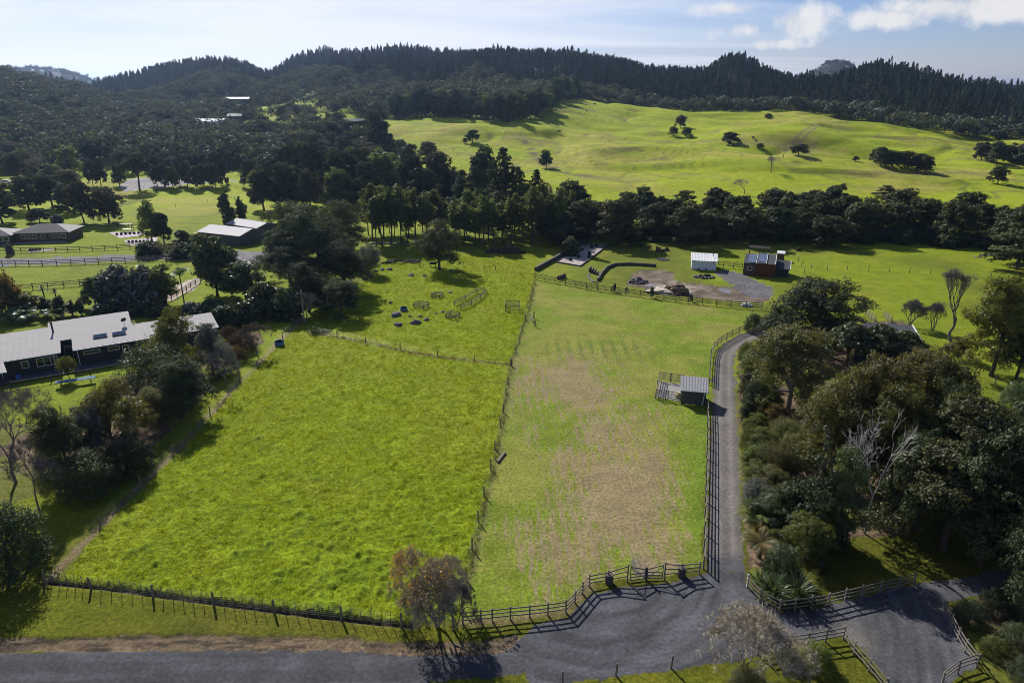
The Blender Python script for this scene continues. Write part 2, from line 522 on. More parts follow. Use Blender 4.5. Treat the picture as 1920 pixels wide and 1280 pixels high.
GATE_LINE = [(866, 1168), (930, 1163), (1000, 1153), (1062, 1144), (1105, 1098), (1141, 1090), (1178, 1086), (1247, 1082), (1285, 1072), (1312, 1068)]

POLY = {
    'road': wpoly([(-500, 1228), (0, 1224), (300, 1219), (600, 1218), (700, 1222), (790, 1228), (900, 1226), (955, 1216), (972, 1200), (985, 1190), (985, 1262), (700, 1292), (380, 1292), (-500, 1310)]),
    'gravel_yard': wpoly([(985, 1262), (985, 1186), (1000, 1174), (1062, 1158), (1084, 1140), (1108, 1112), (1180, 1100), (1250, 1093), (1333, 1072), (1396, 1070), (1404, 1098), (1440, 1130), (1462, 1146), (1560, 1132), (1716, 1094), (1800, 1082), (1930, 1058), (2050, 1040), (2050, 1085), (1900, 1100), (1775, 1128), (1790, 1165), (1835, 1240), (1770, 1290), (1680, 1295), (1640, 1240), (1600, 1203), (1583, 1190), (1480, 1212), (1380, 1240), (1200, 1262), (1000, 1290)]),
    'driveway': wpoly(DRIVE_L + DRIVE_R[::-1]),
    'paddock': wpoly([(112, 1090), (192, 990), (327, 856), (455, 716), (560, 612), (600, 580), (660, 548), (700, 505), (730, 478), (800, 470), (900, 478), (1000, 462), (1008, 480), (1003, 530), (991, 585), (958, 684), (930, 860), (887, 1046), (864, 1160), (770, 1164), (560, 1141), (330, 1111)]),
    'mown_paddock': wpoly([(1005, 530), (1120, 546), (1290, 569), (1425, 582), (1398, 604), (1360, 626), (1340, 645), (1332, 690), (1324, 860), (1315, 1062), (1247, 1078), (1141, 1088), (1103, 1095), (1060, 1144), (930, 1162), (868, 1166), (889, 1046), (932, 860), (960, 684), (993, 585)]),
    'earth_pad': wpoly([(1178, 535), (1184, 515), (1200, 505), (1262, 508), (1266, 528), (1300, 531), (1372, 537), (1400, 536), (1446, 545), (1442, 562), (1418, 568), (1360, 562), (1300, 556), (1240, 550), (1225, 543)]),
    'gravel_pad': wpoly([(1340, 512), (1358, 506), (1388, 512), (1450, 540), (1446, 556), (1412, 560), (1392, 548), (1366, 530)]),
    'gravel_bed': wpoly([(1108, 453), (1142, 457), (1120, 474), (1088, 499), (1042, 491), (1075, 470)]),
    'lane': wpoly([(-60, 486), (0, 485), (140, 482), (270, 476), (420, 469), (500, 472), (505, 440), (530, 430), (560, 440), (560, 500), (420, 487), (270, 488), (140, 494), (0, 499), (-60, 500)]),
    'sand_arena': wpoly([(225, 570), (300, 548), (340, 530), (372, 519), (380, 528), (352, 548), (325, 562), (290, 568)]),
    'far_lane': wpoly([(222, 352), (245, 341), (285, 336), (350, 334), (350, 340), (290, 346), (440, 341), (445, 346), (350, 350), (262, 360), (235, 362)]),
}
GARDEN_RIGHT = wpoly([(1384, 640), (1440, 620), (1700, 600), (1760, 680), (1780, 800), (1720, 1000), (1560, 1010), (1500, 1000), (1450, 1100), (1405, 1080), (1396, 960), (1386, 800)])
GARDEN_LEFT = wpoly([(-60, 780), (60, 800), (110, 790), (240, 700), (300, 690), (420, 640), (480, 620), (500, 640), (430, 690), (330, 800), (270, 850), (230, 900), (100, 920), (0, 950), (-60, 960)])

GARDEN_SHADE = wpoly([(1785, 1135), (1930, 1092), (2050, 1090), (2050, 1300), (1850, 1300), (1840, 1240)])  # part planted bed, part lawn whose shade is put into the litter colour
G_LUSH = np.array((0.166, 0.216, 0.007)); G_LUSH2 = np.array((0.140, 0.194, 0.007)); G_YEL = np.array((0.215, 0.215, 0.020))
G_LAWN = np.array((0.105, 0.125, 0.012)); G_HILL = np.array((0.225, 0.268, 0.010)); G_HILL2 = np.array((0.270, 0.250, 0.045))
G_STRAW = np.array((0.250, 0.205, 0.105)); G_BROWN = np.array((0.205, 0.155, 0.100)); G_MUD = np.array((0.060, 0.048, 0.036))
C_ROAD = np.array((0.068, 0.069, 0.076)); C_DRIVE = np.array((0.150, 0.136, 0.124)); C_PALE = np.array((0.40, 0.36, 0.31))


RANKZ = [None]
_rr = np.random.default_rng(19); RANK = []
while len(RANK) < 120:                                     # rank clumps where stock leave the grass
    q = (_rr.uniform(120, 960), _rr.uniform(560, 1150))
    if _rr.uniform() < 0.45: q = (_rr.uniform(560, 880), _rr.uniform(960, 1150))
    w_ = Pz(*q)
    if inside(np.array([w_.x]), np.array([w_.y]), POLY['paddock'])[0]: RANK.append((w_.x, w_.y, float(_rr.uniform(0.22, 0.6))))


def lerp(a, b, t):
    t = np.asarray(t)[..., None]
    return a * (1 - t) + b * t


def ground_rows():
    ys = [-90.0, -40.0, 0.0, 20.0, 28.0]
    y = 32.0
    while y < 205:
        ys.append(y); y += max(0.19, y * y / (38 * 683) * 1.75)
    while y < 1150:
        ys.append(y); y += 2.2 + max(0, y - 300) * 0.006
    while y < 12000:
        ys.append(y); y *= 1.045
    return np.array(ys)


def build_ground():
    ys = ground_rows()
    us = np.concatenate([np.linspace(-1.9, -0.9, 26)[:-1], np.linspace(-0.9, 0.9, 600), np.linspace(0.9, 1.9, 26)[1:]])
    Y, U = np.meshgrid(ys, us, indexing='ij')
    X = U * np.maximum(Y, 30.0)
    nr, nc = X.shape
    x, y = X.ravel(), Y.ravel()
    z = H(x, y)
    # ragged edges: look the plan up at slightly shifted points
    wob = np.clip(y / 60.0, 0.6, 2.2)
    jx = x + (fbm(x / 0.9, y / 0.9, 31, 3) - 0.5) * 0.75 * wob; jy = y + (fbm(x / 0.9, y / 0.9, 47, 3) - 0.5) * 0.75 * wob
    near = y < 420
    C = {}
    for k, pl in POLY.items():
        m = np.zeros(x.shape, bool); m[near] = inside(jx[near], jy[near], pl); C[k] = m
    C['driveway'] &= ~C['gravel_yard']
    nz1 = fbm(x / 5.0, y / 5.0, 61, 4); nz2 = fbm(x / 0.8, y / 0.8, 71, 3); nz3 = fbm(x / 26.0, y / 26.0, 81, 3); nz4 = fbm(x / 2.0, y / 2.0, 91, 3)
    # ---- base: lawns and rough pasture
    col = lerp(G_LAWN, G_LUSH, sstep(0.35, 0.65, nz3) * 0.7)
    col = lerp(col, G_YEL, sstep(0.52, 0.75, nz1) * 0.35)
    far = sstep(175, 260, y)
    hill = lerp(G_HILL, G_HILL2, np.clip(sstep(0.50, 0.72, fbm(x / 40, y / 28, 5, 4)) * 0.8, 0, 1))
    hill = lerp(hill, G_LUSH2, sstep(0.52, 0.78, fbm(x / 14, y / 9, 15, 3)) * 0.5)
    gul = np.abs(fbm(x / 58.0 + 4.2, y / 70.0, 21, 2) - 0.5)
    hill = lerp(hill, np.array((0.10, 0.085, 0.045)), np.exp(-(gul / 0.012) ** 2) * sstep(0.45, 0.6, nz3) * 0.7 * sstep(250, 300, y))
    # stock tracks contouring the slopes
    zz = z + 2.2 * (fbm(x / 30, y / 30, 33, 2) - 0.5)
    terr = np.abs(((zz * 0.95) % 1.0) - 0.5) * 2
    hill = lerp(hill, np.array((0.085, 0.10, 0.022)), (1 - sstep(0.0, 0.22, terr)) * sstep(0.42, 0.6, fbm(x / 70 + 3, y / 50, 44, 2)) * 0.7)
    stream = [tuple(P(*q)[:2]) for q in ((982, 258), (990, 275), (1003, 292), (1030, 312), (1062, 326), (1100, 330))]
    ds_ = dline(x, y, stream)
    hill = lerp(hill, np.array((0.11, 0.085, 0.05)), np.exp(-(ds_ / 3.2) ** 2) * sstep(0.35, 0.6, fbm(x / 5, y / 5, 66, 3)))
    track = [tuple(P(*q)[:2]) for q in ((1490, 272), (1505, 256), (1518, 244), (1530, 234))]
    dt_ = np.abs(dline(x, y, track) - 1.6)
    hill = lerp(hill, np.array((0.16, 0.12, 0.075)), np.exp(-(dt_ / 0.9) ** 2) * 0.9)
    wal = sstep(0.62, 0.74, fbm(x / 18.0 + 2.0, y / 7.0, 133, 4)) * sstep(250, 290, y)
    hill = lerp(hill, np.array((0.17, 0.135, 0.06)), wal * 0.55)
    col = lerp(col, hill, far)
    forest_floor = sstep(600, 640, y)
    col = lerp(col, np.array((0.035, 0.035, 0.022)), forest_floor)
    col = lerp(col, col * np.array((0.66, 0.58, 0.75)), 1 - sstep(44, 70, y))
    # ---- left lawns
    c = lerp(G_LUSH2, G_LUSH, sstep(0.3, 0.7, nz4)); c = lerp(c, G_YEL, sstep(0.5, 0.8, nz1) * 0.30); c = lerp(c, G_LUSH2 * 0.75, sstep(0.62, 0.8, nz2) * 0.4)
    c = lerp(c, G_YEL * 0.9, sstep(0.45, 0.7, nz3) * 0.30)
    ip = np.nonzero(C['paddock'])[0]
    rank = np.zeros(len(ip))
    for (rx, ry, rr_) in RANK: rank = np.maximum(rank, np.exp(-(((x[ip] - rx) ** 2 + (y[ip] - ry) ** 2) / rr_ ** 2)))
    c[ip] = lerp(c[ip], np.array((0.105, 0.158, 0.007)), rank * 0.8)
    RANKZ[0] = (ip, rank)
    col = np.where(C['paddock'][:, None], c, col)
    # ---- the grazed right paddock: mower strips and dead patches
    sx = x + 0.06 * y + 1.2 * (fbm(x / 18, y / 18, 7, 2) - 0.5)
    strips = 0.5 + 0.5 * np.sin(sx * 2 * math.pi / 1.15 + 2.0 * fbm(x / 9, y / 30, 17, 2))
    cen = wl([(1060, 690), (1130, 780), (1140, 900), (1110, 1000)])
    dead = np.exp(-(dline(x, y, cen) / 10.5) ** 2) * 0.75
    dead = dead + 0.8 * (fbm(x / 7, y / 12, 111, 4) - 0.5) + 0.16 * (strips - 0.5) + 0.3 * (fbm(x / 0.7, y / 2.0, 121, 3) - 0.5)
    up = np.exp(-(dline(x, y, wl([(1060, 612), (1120, 606), (1190, 640)])) / 4.0) ** 2) * 0.25
    c = lerp(np.array((0.132, 0.176, 0.016)), np.array((0.178, 0.186, 0.034)), sstep(0.35, 0.65, nz1))
    dead_m = np.where(C['mown_paddock'], np.clip(0.64 * (dead + up) + 0.08, 0, 1), 0.0)
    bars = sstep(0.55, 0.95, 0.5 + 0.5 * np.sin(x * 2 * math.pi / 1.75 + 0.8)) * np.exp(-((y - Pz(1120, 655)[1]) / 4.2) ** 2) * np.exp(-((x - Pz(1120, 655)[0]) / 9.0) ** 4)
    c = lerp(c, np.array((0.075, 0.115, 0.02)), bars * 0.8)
    c = lerp(c, np.array((0.105, 0.165, 0.016)), np.exp(-(dline(x, y, wl(DRIVE_L[:7])) / 1.9) ** 2) * 0.9)
    gp = np.exp(-(np.hypot(x - Pz(1203, 1062)[0], (y - Pz(1203, 1062)[1]) * 0.8) / 1.3) ** 2)
    c = lerp(c, C_ROAD * 1.15, sstep(0.35, 0.75, gp + 0.5 * (nz4 - 0.5)))
    col = np.where(C['mown_paddock'][:, None], c, col)
    # ---- garden beds under trees: leaf litter; on GARDEN_SHADE its dark tone also stands in for deep shade
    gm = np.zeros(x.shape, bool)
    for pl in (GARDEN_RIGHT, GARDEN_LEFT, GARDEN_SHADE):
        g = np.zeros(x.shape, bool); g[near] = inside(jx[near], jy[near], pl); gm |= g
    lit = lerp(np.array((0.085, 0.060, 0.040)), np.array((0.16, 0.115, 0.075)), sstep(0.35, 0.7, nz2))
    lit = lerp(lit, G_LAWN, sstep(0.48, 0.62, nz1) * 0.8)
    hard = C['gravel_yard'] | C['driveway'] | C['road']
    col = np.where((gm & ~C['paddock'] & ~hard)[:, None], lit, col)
    # ---- verge by the road: bare strip
    rb = wl([(-500, 1212), (0, 1210), (200, 1205), (330, 1203), (460, 1206), (600, 1210), (760, 1217), (900, 1214), (960, 1206)])
    dv = dline(jx, jy, rb)
    strip = (1 - sstep(0.60, 0.90, dv + 0.5 * (nz4 - 0.5)))
    band = lerp(np.array((0.135, 0.10, 0.062)), np.array((0.052, 0.041, 0.03)), sstep(0.4, 0.7, fbm(x / 2.0, y / 0.35, 131, 3)))
    col = lerp(col, band, strip * (y < 46))
    # ---- fence-line dry strips
    for ln, w, cc, a in ((LEFT_LINE, 0.42, np.array((0.17, 0.125, 0.08)), 0.85), (DIV_LINE, 0.5, G_STRAW * 0.75, 0.8), (MID_LINE, 0.45, np.array((0.12, 0.13, 0.05)), 0.7), (GATE_LINE[:5], 0.5, np.array((0.16, 0.12, 0.07)), 0.7)):
        d = dline(jx, jy, wl(ln)); col = lerp(col, cc * (0.75 + 0.5 * nz2)[:, None], np.exp(-(d / w) ** 2) * a)
    dd = dline(x, y, wl(DITCH))
    ditch = np.exp(-(dd / 0.30) ** 2)
    col = lerp(col, G_MUD * 0.8, np.clip(ditch * 1.2, 0, 1) * sstep(0.25, 0.45, nz4 + 0.25))
    # ---- gravel
    def gravel(base, sc):
        g = base * (0.80 + 0.40 * fbm(x / sc, y / sc, 141, 3))[:, None]
        return g * (0.90 + 0.2 * vnoise(x / 0.12, y / 0.12, 151))[:, None]
    tr = fbm(x / 16.0, y / 0.55 + 0.5 * np.sin(x / 9.0), 313, 3) * 1.5 - 0.1
    g = gravel(C_ROAD, 1.2); g = lerp(g, C_ROAD * 0.72, sstep(0.45, 0.9, tr) * 0.8)
    g_road = g
    g = gravel(C_ROAD, 1.6)
    arc = np.hypot(x - Pz(1120, 1060)[0], y - Pz(1120, 1060)[1])
    an = np.arctan2(y - Pz(1120, 1060)[1], x - Pz(1120, 1060)[0])
    tk = fbm(arc / 0.62 + 0.8 * fbm(x / 5, y / 5, 23, 2), an * 2.2, 303, 3)
    g = lerp(g, C_ROAD * 1.5, sstep(0.54, 0.72, tk) * 0.55); g = lerp(g, C_ROAD * 0.6, (1 - sstep(0.30, 0.46, tk)) * 0.6)
    g = lerp(g, C_ROAD * 1.45 + np.array((0.012, 0.006, 0.0)), sstep(0.55, 0.75, nz3) * 0.35)
    g = lerp(g, np.array((0.15, 0.135, 0.11)), np.exp(-(np.hypot(x - Pz(1600, 1195)[0], y - Pz(1600, 1195)[1]) / 1.6) ** 2) * 0.6)
    g = lerp(g_road, g, sstep(Pz(880, 1240)[0], Pz(1090, 1240)[0], x + 1.5 * (nz3 - 0.5)))
    col = np.where((C['gravel_yard'] | C['road'])[:, None], g, col)
    dl = dline(x, y, wl(DRIVE_L)); dr = dline(x, y, wl(DRIVE_R))
    f = dl / (dl + dr + 1e-6)
    wheel = np.exp(-((f - 0.30) / 0.10) ** 2) + np.exp(-((f - 0.72) / 0.10) ** 2)
    g = gravel(C_DRIVE * 0.78, 1.0); g = lerp(g, C_DRIVE * 1.25, wheel * 0.75)
    g = lerp(g, np.array((0.10, 0.095, 0.07)), sstep(0.86, 1.0, f) * 0.8)
    g = lerp(g, C_ROAD * 1.1, sstep(Pz(1360, 1030)[1], Pz(1360, 1055)[1], y + 0.8 * (nz4 - 0.5)) * (y < 80) * 0.9)
    col = np.where(C['driveway'][:, None], g, col)
    g = lerp(np.array((0.10, 0.076, 0.056)), np.array((0.155, 0.12, 0.09)), sstep(0.35, 0.7, nz4))
    g = lerp(g, C_PALE, np.exp(-(np.hypot(x - Pz(1268, 546)[0], (y - Pz(1268, 546)[1]) * 0.6) / 4.6) ** 2) * sstep(0.4, 0.6, nz4) * 0.8)
    col = np.where(C['earth_pad'][:, None], g, col)
    col = np.where(C['gravel_pad'][:, None], gravel(np.array((0.105, 0.105, 0.108)), 1.5), col)
    col = np.where(C['gravel_bed'][:, None], gravel(np.array((0.36, 0.31, 0.29)), 1.0), col)
    col = np.where(C['lane'][:, None], gravel(np.array((0.15, 0.145, 0.155)), 2.0), col)
    col = np.where(C['sand_arena'][:, None], gravel(np.array((0.42, 0.35, 0.29)), 2.0), col)
    col = np.where(C['far_lane'][:, None], gravel(np.array((0.24, 0.23, 0.23)), 2.0), col)
    # ---- small relief
    lump = (fbm(x / 0.45, y / 0.45, 161, 3) - 0.5) * 0.26 + (fbm(x / 2.2, y / 2.2, 171, 2) - 0.5) * 0.12
    hum = sstep(0.70, 0.85, fbm(x / 0.9, y / 0.9, 181, 2)) * 0.08
    pad = C['paddock'].astype(float)
    fl = 1 - sstep(150, 185, y)
    z = z + pad * fl * (lump + hum)
    z[RANKZ[0][0]] += 0.24 * RANKZ[0][1]
    rest = (~(C['paddock'] | hard | C['earth_pad'] | C['gravel_pad'])).astype(float) * fl
    z = z + rest * (fbm(x / 0.8, y / 0.8, 191, 3) - 0.5) * 0.09
    z = z + hard * (fbm(x / 0.5, y / 0.5, 201, 2) - 0.5) * 0.018 - (C['earth_pad'] * 0.15)
    z = z - ditch * 0.42 - strip * (y < 46) * (0.10 * fbm(x / 1.5, y / 0.5, 211, 3) + 0.03)
    rough = np.where(C['paddock'], 1.0, np.where(hard | C['earth_pad'] | C['gravel_pad'] | C['lane'] | C['gravel_bed'], 0.0, 0.55))
    # ---- split the sheet into the pieces of the setting
    idx = np.arange(nr * nc).reshape(nr, nc)
    q = np.stack([idx[:-1, :-1], idx[:-1, 1:], idx[1:, 1:], idx[1:, :-1]], -1).reshape(-1, 4)
    cls = np.zeros(nr * nc, int)
    order = ['paddock', 'mown_paddock', 'road', 'gravel_yard', 'driveway', 'earth_pad', 'gravel_pad', 'gravel_bed', 'lane', 'sand_arena', 'far_lane']
    for i, k in enumerate(order): cls[C[k]] = i + 1
    cls[(y > 640)] = 90
    fc = cls[q[:, 0]]
    v = np.stack([x, y, z], 1)
    lab = {'paddock': ('lush green tussocky paddock inside wire fences', 'paddock'), 'mown_paddock': ('close grazed paddock with brown dry patches beside the driveway', 'paddock'),
           'road': ('grey gravel road along the wire fenced verge', 'road'), 'gravel_yard': ('wide grey gravel turning area before the paddock gates', 'gravel yard'),
           'driveway': ('pale gravel driveway with wheel tracks beside the long rail fence', 'driveway'), 'earth_pad': ('bare brown earth building platform with puddles', 'earth'),
           'gravel_pad': ('grey gravel parking area beside the rust red barn', 'gravel'), 'gravel_bed': ('sloping pale gravel garden bed with dark edging', 'garden bed'),
           'lane': ('grey lane between two rail fences', 'lane'), 'sand_arena': ('pale sand riding arena inside a curved rail fence', 'arena'),
           'far_lane': ('pale gravel lane past the spreading tree', 'lane')}
    for i, k in [(0, 'ground'), (90, 'hill')] + [(i + 1, k) for i, k in enumerate(order)]:
        sel = q[fc == i]
        if not len(sel): continue
        u_, inv = np.unique(sel, return_inverse=True)
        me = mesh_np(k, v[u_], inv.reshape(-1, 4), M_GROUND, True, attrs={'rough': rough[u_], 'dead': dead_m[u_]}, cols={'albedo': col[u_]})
        o = put(k, me)
        if k == 'ground': tag(o, 'green lawns and rolling hill pasture of the valley', 'ground', kind='structure')
        elif k == 'hill': tag(o, 'forested hills closing the valley', 'hill', kind='structure')
        else: tag(o, lab[k][0], lab[k][1], kind='structure')
    return v


def ground_material():
    m, t = new_mat('ground_cover')
    col = t.add('ShaderNodeAttribute', attribute_name='albedo')
    ro = t.add('ShaderNodeAttribute', attribute_name='rough')
    g = t.add('ShaderNodeNewGeometry'); pos = g.outputs['Position']
    n1 = t.noise(pos, 3.2, 6, 0.65)
    n2 = t.noise(pos, 0.35, 5, 0.6)
    n3 = t.noise(pos, 11.0, 4, 0.7)
    f = t.math('ADD', t.math('MULTIPLY', n1, 0.9), t.math('MULTIPLY', n3, 0.8))
    v = t.mix(ro.outputs['Fac'], t.ramp(t.math('MULTIPLY', f, 0.6), [(0.32, 0.46), (0.5, 1.0), (0.68, 1.6)]), t.ramp(t.math('MULTIPLY', f, 0.6), [(0.38, 0.34), (0.5, 1.0), (0.62, 1.75)]))
    de = t.add('ShaderNodeAttribute', attribute_name='dead')
    mpd = t.add('ShaderNodeMapping'); mpd.inputs['Scale'].default_value = (4.2, 0.55, 3.0); t.link(pos, mpd.inputs[0])
    nd = t.noise(mpd.outputs[0], 1.0, 7, 0.72)
    dm = t.ramp(t.math('ADD', de.outputs['Fac'], t.math('MULTIPLY', t.math('SUBTRACT', nd, 0.5), 1.1)), [(0.33, 0.0), (0.48, 0.9)])
    dm = t.math('MULTIPLY', dm, t.ramp(de.outputs['Fac'], [(0.0, 0.0), (0.12, 1.0)]))
    straw = t.mix(n3, (0.165, 0.122, 0.072), (0.265, 0.208, 0.115))
    c0 = t.mix(dm, col.outputs['Color'], straw)
    c = t.mix(1.0, c0, v, 'MULTIPLY')
    c = t.mix(1.0, c, t.ramp(n2, [(0.3, 0.82), (0.7, 1.18)]), 'MULTIPLY')
    b = t.add('ShaderNodeBsdfPrincipled'); t.link(c, b.inputs['Base Color'])
    b.inputs['Roughness'].default_value = 0.95; b.inputs['Specular IOR Level'].default_value = 0.08
    bn = t.add('ShaderNodeBump'); bn.inputs['Distance'].default_value = 0.20
    t.link(t.math('ADD', 0.16, t.math('MULTIPLY', ro.outputs['Fac'], 0.7)), bn.inputs['Strength'])
    t.link(t.math('ADD', t.math('MULTIPLY', t.noise(pos, 2.6, 6, 0.68), 0.9), t.math('MULTIPLY', n3, 0.35)), bn.inputs['Height'])
    t.link(bn.outputs[0], b.inputs['Normal'])
    finish(t, b.outputs[0])
    return m


M_GROUND = ground_material()
GV = build_ground()


# ------------------------------------------------------------------ grass as stuff: instanced tufts
def grass_tuft(name, mat, n, h, spread, w):
    r = np.random.default_rng(n * 7 + int(h * 100)); vs = []; fs = []; tint = []
    for i in range(n):
        a = r.uniform(0, 2 * math.pi); rr = spread * math.sqrt(r.uniform()); bx, by = rr * math.cos(a), rr * math.sin(a)
        la = r.uniform(0, 2 * math.pi); ln = h * r.uniform(0.6, 1.1); lean = r.uniform(0.2, 0.9) * ln
        ax, ay = -math.sin(la) * w, math.cos(la) * w
        b = len(vs)
        mx, my = bx + math.cos(la) * lean * 0.35, by + math.sin(la) * lean * 0.35
        vs += [(bx - ax, by - ay, -0.02), (bx + ax, by + ay, -0.02), (mx + ax * 0.8, my + ay * 0.8, ln * 0.6), (mx - ax * 0.8, my - ay * 0.8, ln * 0.6), (bx + math.cos(la) * lean, by + math.sin(la) * lean, ln * 0.85)]
        fs += [(b, b + 1, b + 2), (b, b + 2, b + 3), (b + 3, b + 2, b + 4)]
        tint += [r.uniform(0, 1)] * 5
    return mesh_np(name, np.array(vs), np.array(fs), mat, attrs={'tint': np.array(tint)})


def scatter_stuff(name, pts, protos, label, cat, smin, smax, seed=1, tilt=0.15, mats=None):
    """one object: a cloud of points, each carrying a copy of one prototype mesh (geometry nodes)"""
    r = np.random.default_rng(seed)
    n = len(pts)
    me = bpy.data.meshes.new(name)
    me.vertices.add(n); me.vertices.foreach_set('co', np.ascontiguousarray(pts, np.float32).ravel())
    rot = np.zeros((n, 3), np.float32); rot[:, 2] = r.uniform(0, 2 * math.pi, n); rot[:, 0] = r.normal(0, tilt, n); rot[:, 1] = r.normal(0, tilt, n)
    a = me.attributes.new('rot', 'FLOAT_VECTOR', 'POINT'); a.data.foreach_set('vector', rot.ravel())
    sc = np.ones((n, 3), np.float32)
    s = r.uniform(smin, smax, n); sc[:, 0] = s * r.uniform(0.85, 1.15, n); sc[:, 1] = sc[:, 0]; sc[:, 2] = s
    a = me.attributes.new('scl', 'FLOAT_VECTOR', 'POINT'); a.data.foreach_set('vector', sc.ravel())
    a = me.attributes.new('which', 'INT', 'POINT'); a.data.foreach_set('value', r.integers(0, len(protos), n).astype(np.int32))
    for mt in (mats or [protos[0].materials[0]]): me.materials.append(mt)
    o = put(name, me)
    ng = bpy.data.node_groups.new(name + '_nodes', 'GeometryNodeTree')
    ng.interface.new_socket('Geometry', in_out='INPUT', socket_type='NodeSocketGeometry')
    ng.interface.new_socket('Geometry', in_out='OUTPUT', socket_type='NodeSocketGeometry')
    t = NT(ng)
    gi = t.add('NodeGroupInput'); go = t.add('NodeGroupOutput')
    g2i = t.add('GeometryNodeGeometryToInstance')
    src = []
    for pm in protos:
        po = bpy.data.objects.new(pm.name + '_source', pm)
        oi = t.add('GeometryNodeObjectInfo'); oi.inputs['Object'].default_value = po
        src.append(oi)
    for oi in reversed(src): t.link(oi.outputs['Geometry'], g2i.inputs[0])
    iop = t.add('GeometryNodeInstanceOnPoints')
    iop.inputs['Pick Instance'].default_value = True
    def attr(nm, typ):
        nd = t.add('GeometryNodeInputNamedAttribute', data_type=typ); nd.inputs['Name'].default_value = nm
        return [s_ for s_ in nd.outputs if s_.enabled and s_.name == 'Attribute'][0]
    t.link(gi.outputs[0], iop.inputs['Points'])
    t.link(g2i.outputs[0], iop.inputs['Instance'])
    t.link(attr('which', 'INT'), iop.inputs['Instance Index'])
    e2r = t.add('FunctionNodeEulerToRotation'); t.link(attr('rot', 'FLOAT_VECTOR'), e2r.inputs[0])
    t.link(e2r.outputs[0], iop.inputs['Rotation'])
    t.link(attr('scl', 'FLOAT_VECTOR'), iop.inputs['Scale'])
    t.link(iop.outputs[0], go.inputs[0])
    md = o.modifiers.new('scatter', 'NODES'); md.node_group = ng
    return tag(o, label, cat, kind='stuff')


M_GRASS = leaf_mat('grass_blade', (0.205, 0.270, 0.010), (0.300, 0.350, 0.020), trans=0.5, gloss=0.0, var=0.3)
M_GRASS_DRY = leaf_mat('dry_grass_blade', (0.16, 0.13, 0.055), (0.27, 0.22, 0.11), trans=0.35, gloss=0.02, var=0.4)
TUFTS = [grass_tuft('grass_tuft', M_GRASS, 9, 0.11, 0.16, 0.012), grass_tuft('grass_tuft', M_GRASS, 12, 0.15, 0.20, 0.014), grass_tuft('grass_tuft', M_GRASS, 14, 0.09, 0.24, 0.013)]
TUFTS_DRY = [grass_tuft('dry_tuft', M_GRASS_DRY, 12, 0.26, 0.16, 0.012), grass_tuft('dry_tuft', M_GRASS_DRY, 9, 0.18, 0.2, 0.012)]


def ground_z(x, y, pad=True):
    """same small relief as the paddock sheet"""
    lump = (fbm(x / 0.45, y / 0.45, 161, 3) - 0.5) * 0.26 + (fbm(x / 2.2, y / 2.2, 171, 2) - 0.5) * 0.12 + sstep(0.70, 0.85, fbm(x / 0.9, y / 0.9, 181, 2)) * 0.08
    if pad: return lump * (1 - sstep(150, 185, y))
    return (fbm(x / 0.8, y / 0.8, 191, 3) - 0.5) * 0.09


def tuft_points(poly, n, clump=0.55, seed=3):
    r = np.random.default_rng(seed)
    lo, hi = poly.min(0), poly.max(0)
    x = r.uniform(lo[0], hi[0], n * 3); y = r.uniform(lo[1], hi[1], n * 3)
    k = inside(x, y, poly) & (fbm(x / 1.6, y / 1.6, 221, 3) + r.uniform(-0.3, 0.3, n * 3) > clump - 0.12)
    x, y = x[k][:n], y[k][:n]
    return np.stack([x, y, ground_z(x, y)], 1)


scatter_stuff('grass', tuft_points(POLY['paddock'], 34000, 0.34), TUFTS, 'long green grass tufts across the lush paddock', 'grass', 0.7, 1.7, 5)
_l = wl(DIV_LINE); _pts = []
for (x1, y1), (x2, y2) in zip(_l[:-1], _l[1:]):
    n = int(math.hypot(x2 - x1, y2 - y1) * 11); tt = rng.uniform(0, 1, n)
    _pts.append(np.stack([x1 + (x2 - x1) * tt + rng.normal(0, 0.22, n), y1 + (y2 - y1) * tt + rng.normal(0, 0.22, n), np.zeros(n)], 1))
_l = wl(MID_LINE)
for (x1, y1), (x2, y2) in zip(_l[:-1], _l[1:]):
    n = int(math.hypot(x2 - x1, y2 - y1) * 5); tt = rng.uniform(0, 1, n)
    _pts.append(np.stack([x1 + (x2 - x1) * tt + rng.normal(0, 0.15, n), y1 + (y2 - y1) * tt + rng.normal(0, 0.15, n), np.zeros(n)], 1))
scatter_stuff('grass', np.concatenate(_pts), TUFTS_DRY, 'rank straw coloured grass under the paddock wire fences', 'grass', 0.7, 1.5, 6)
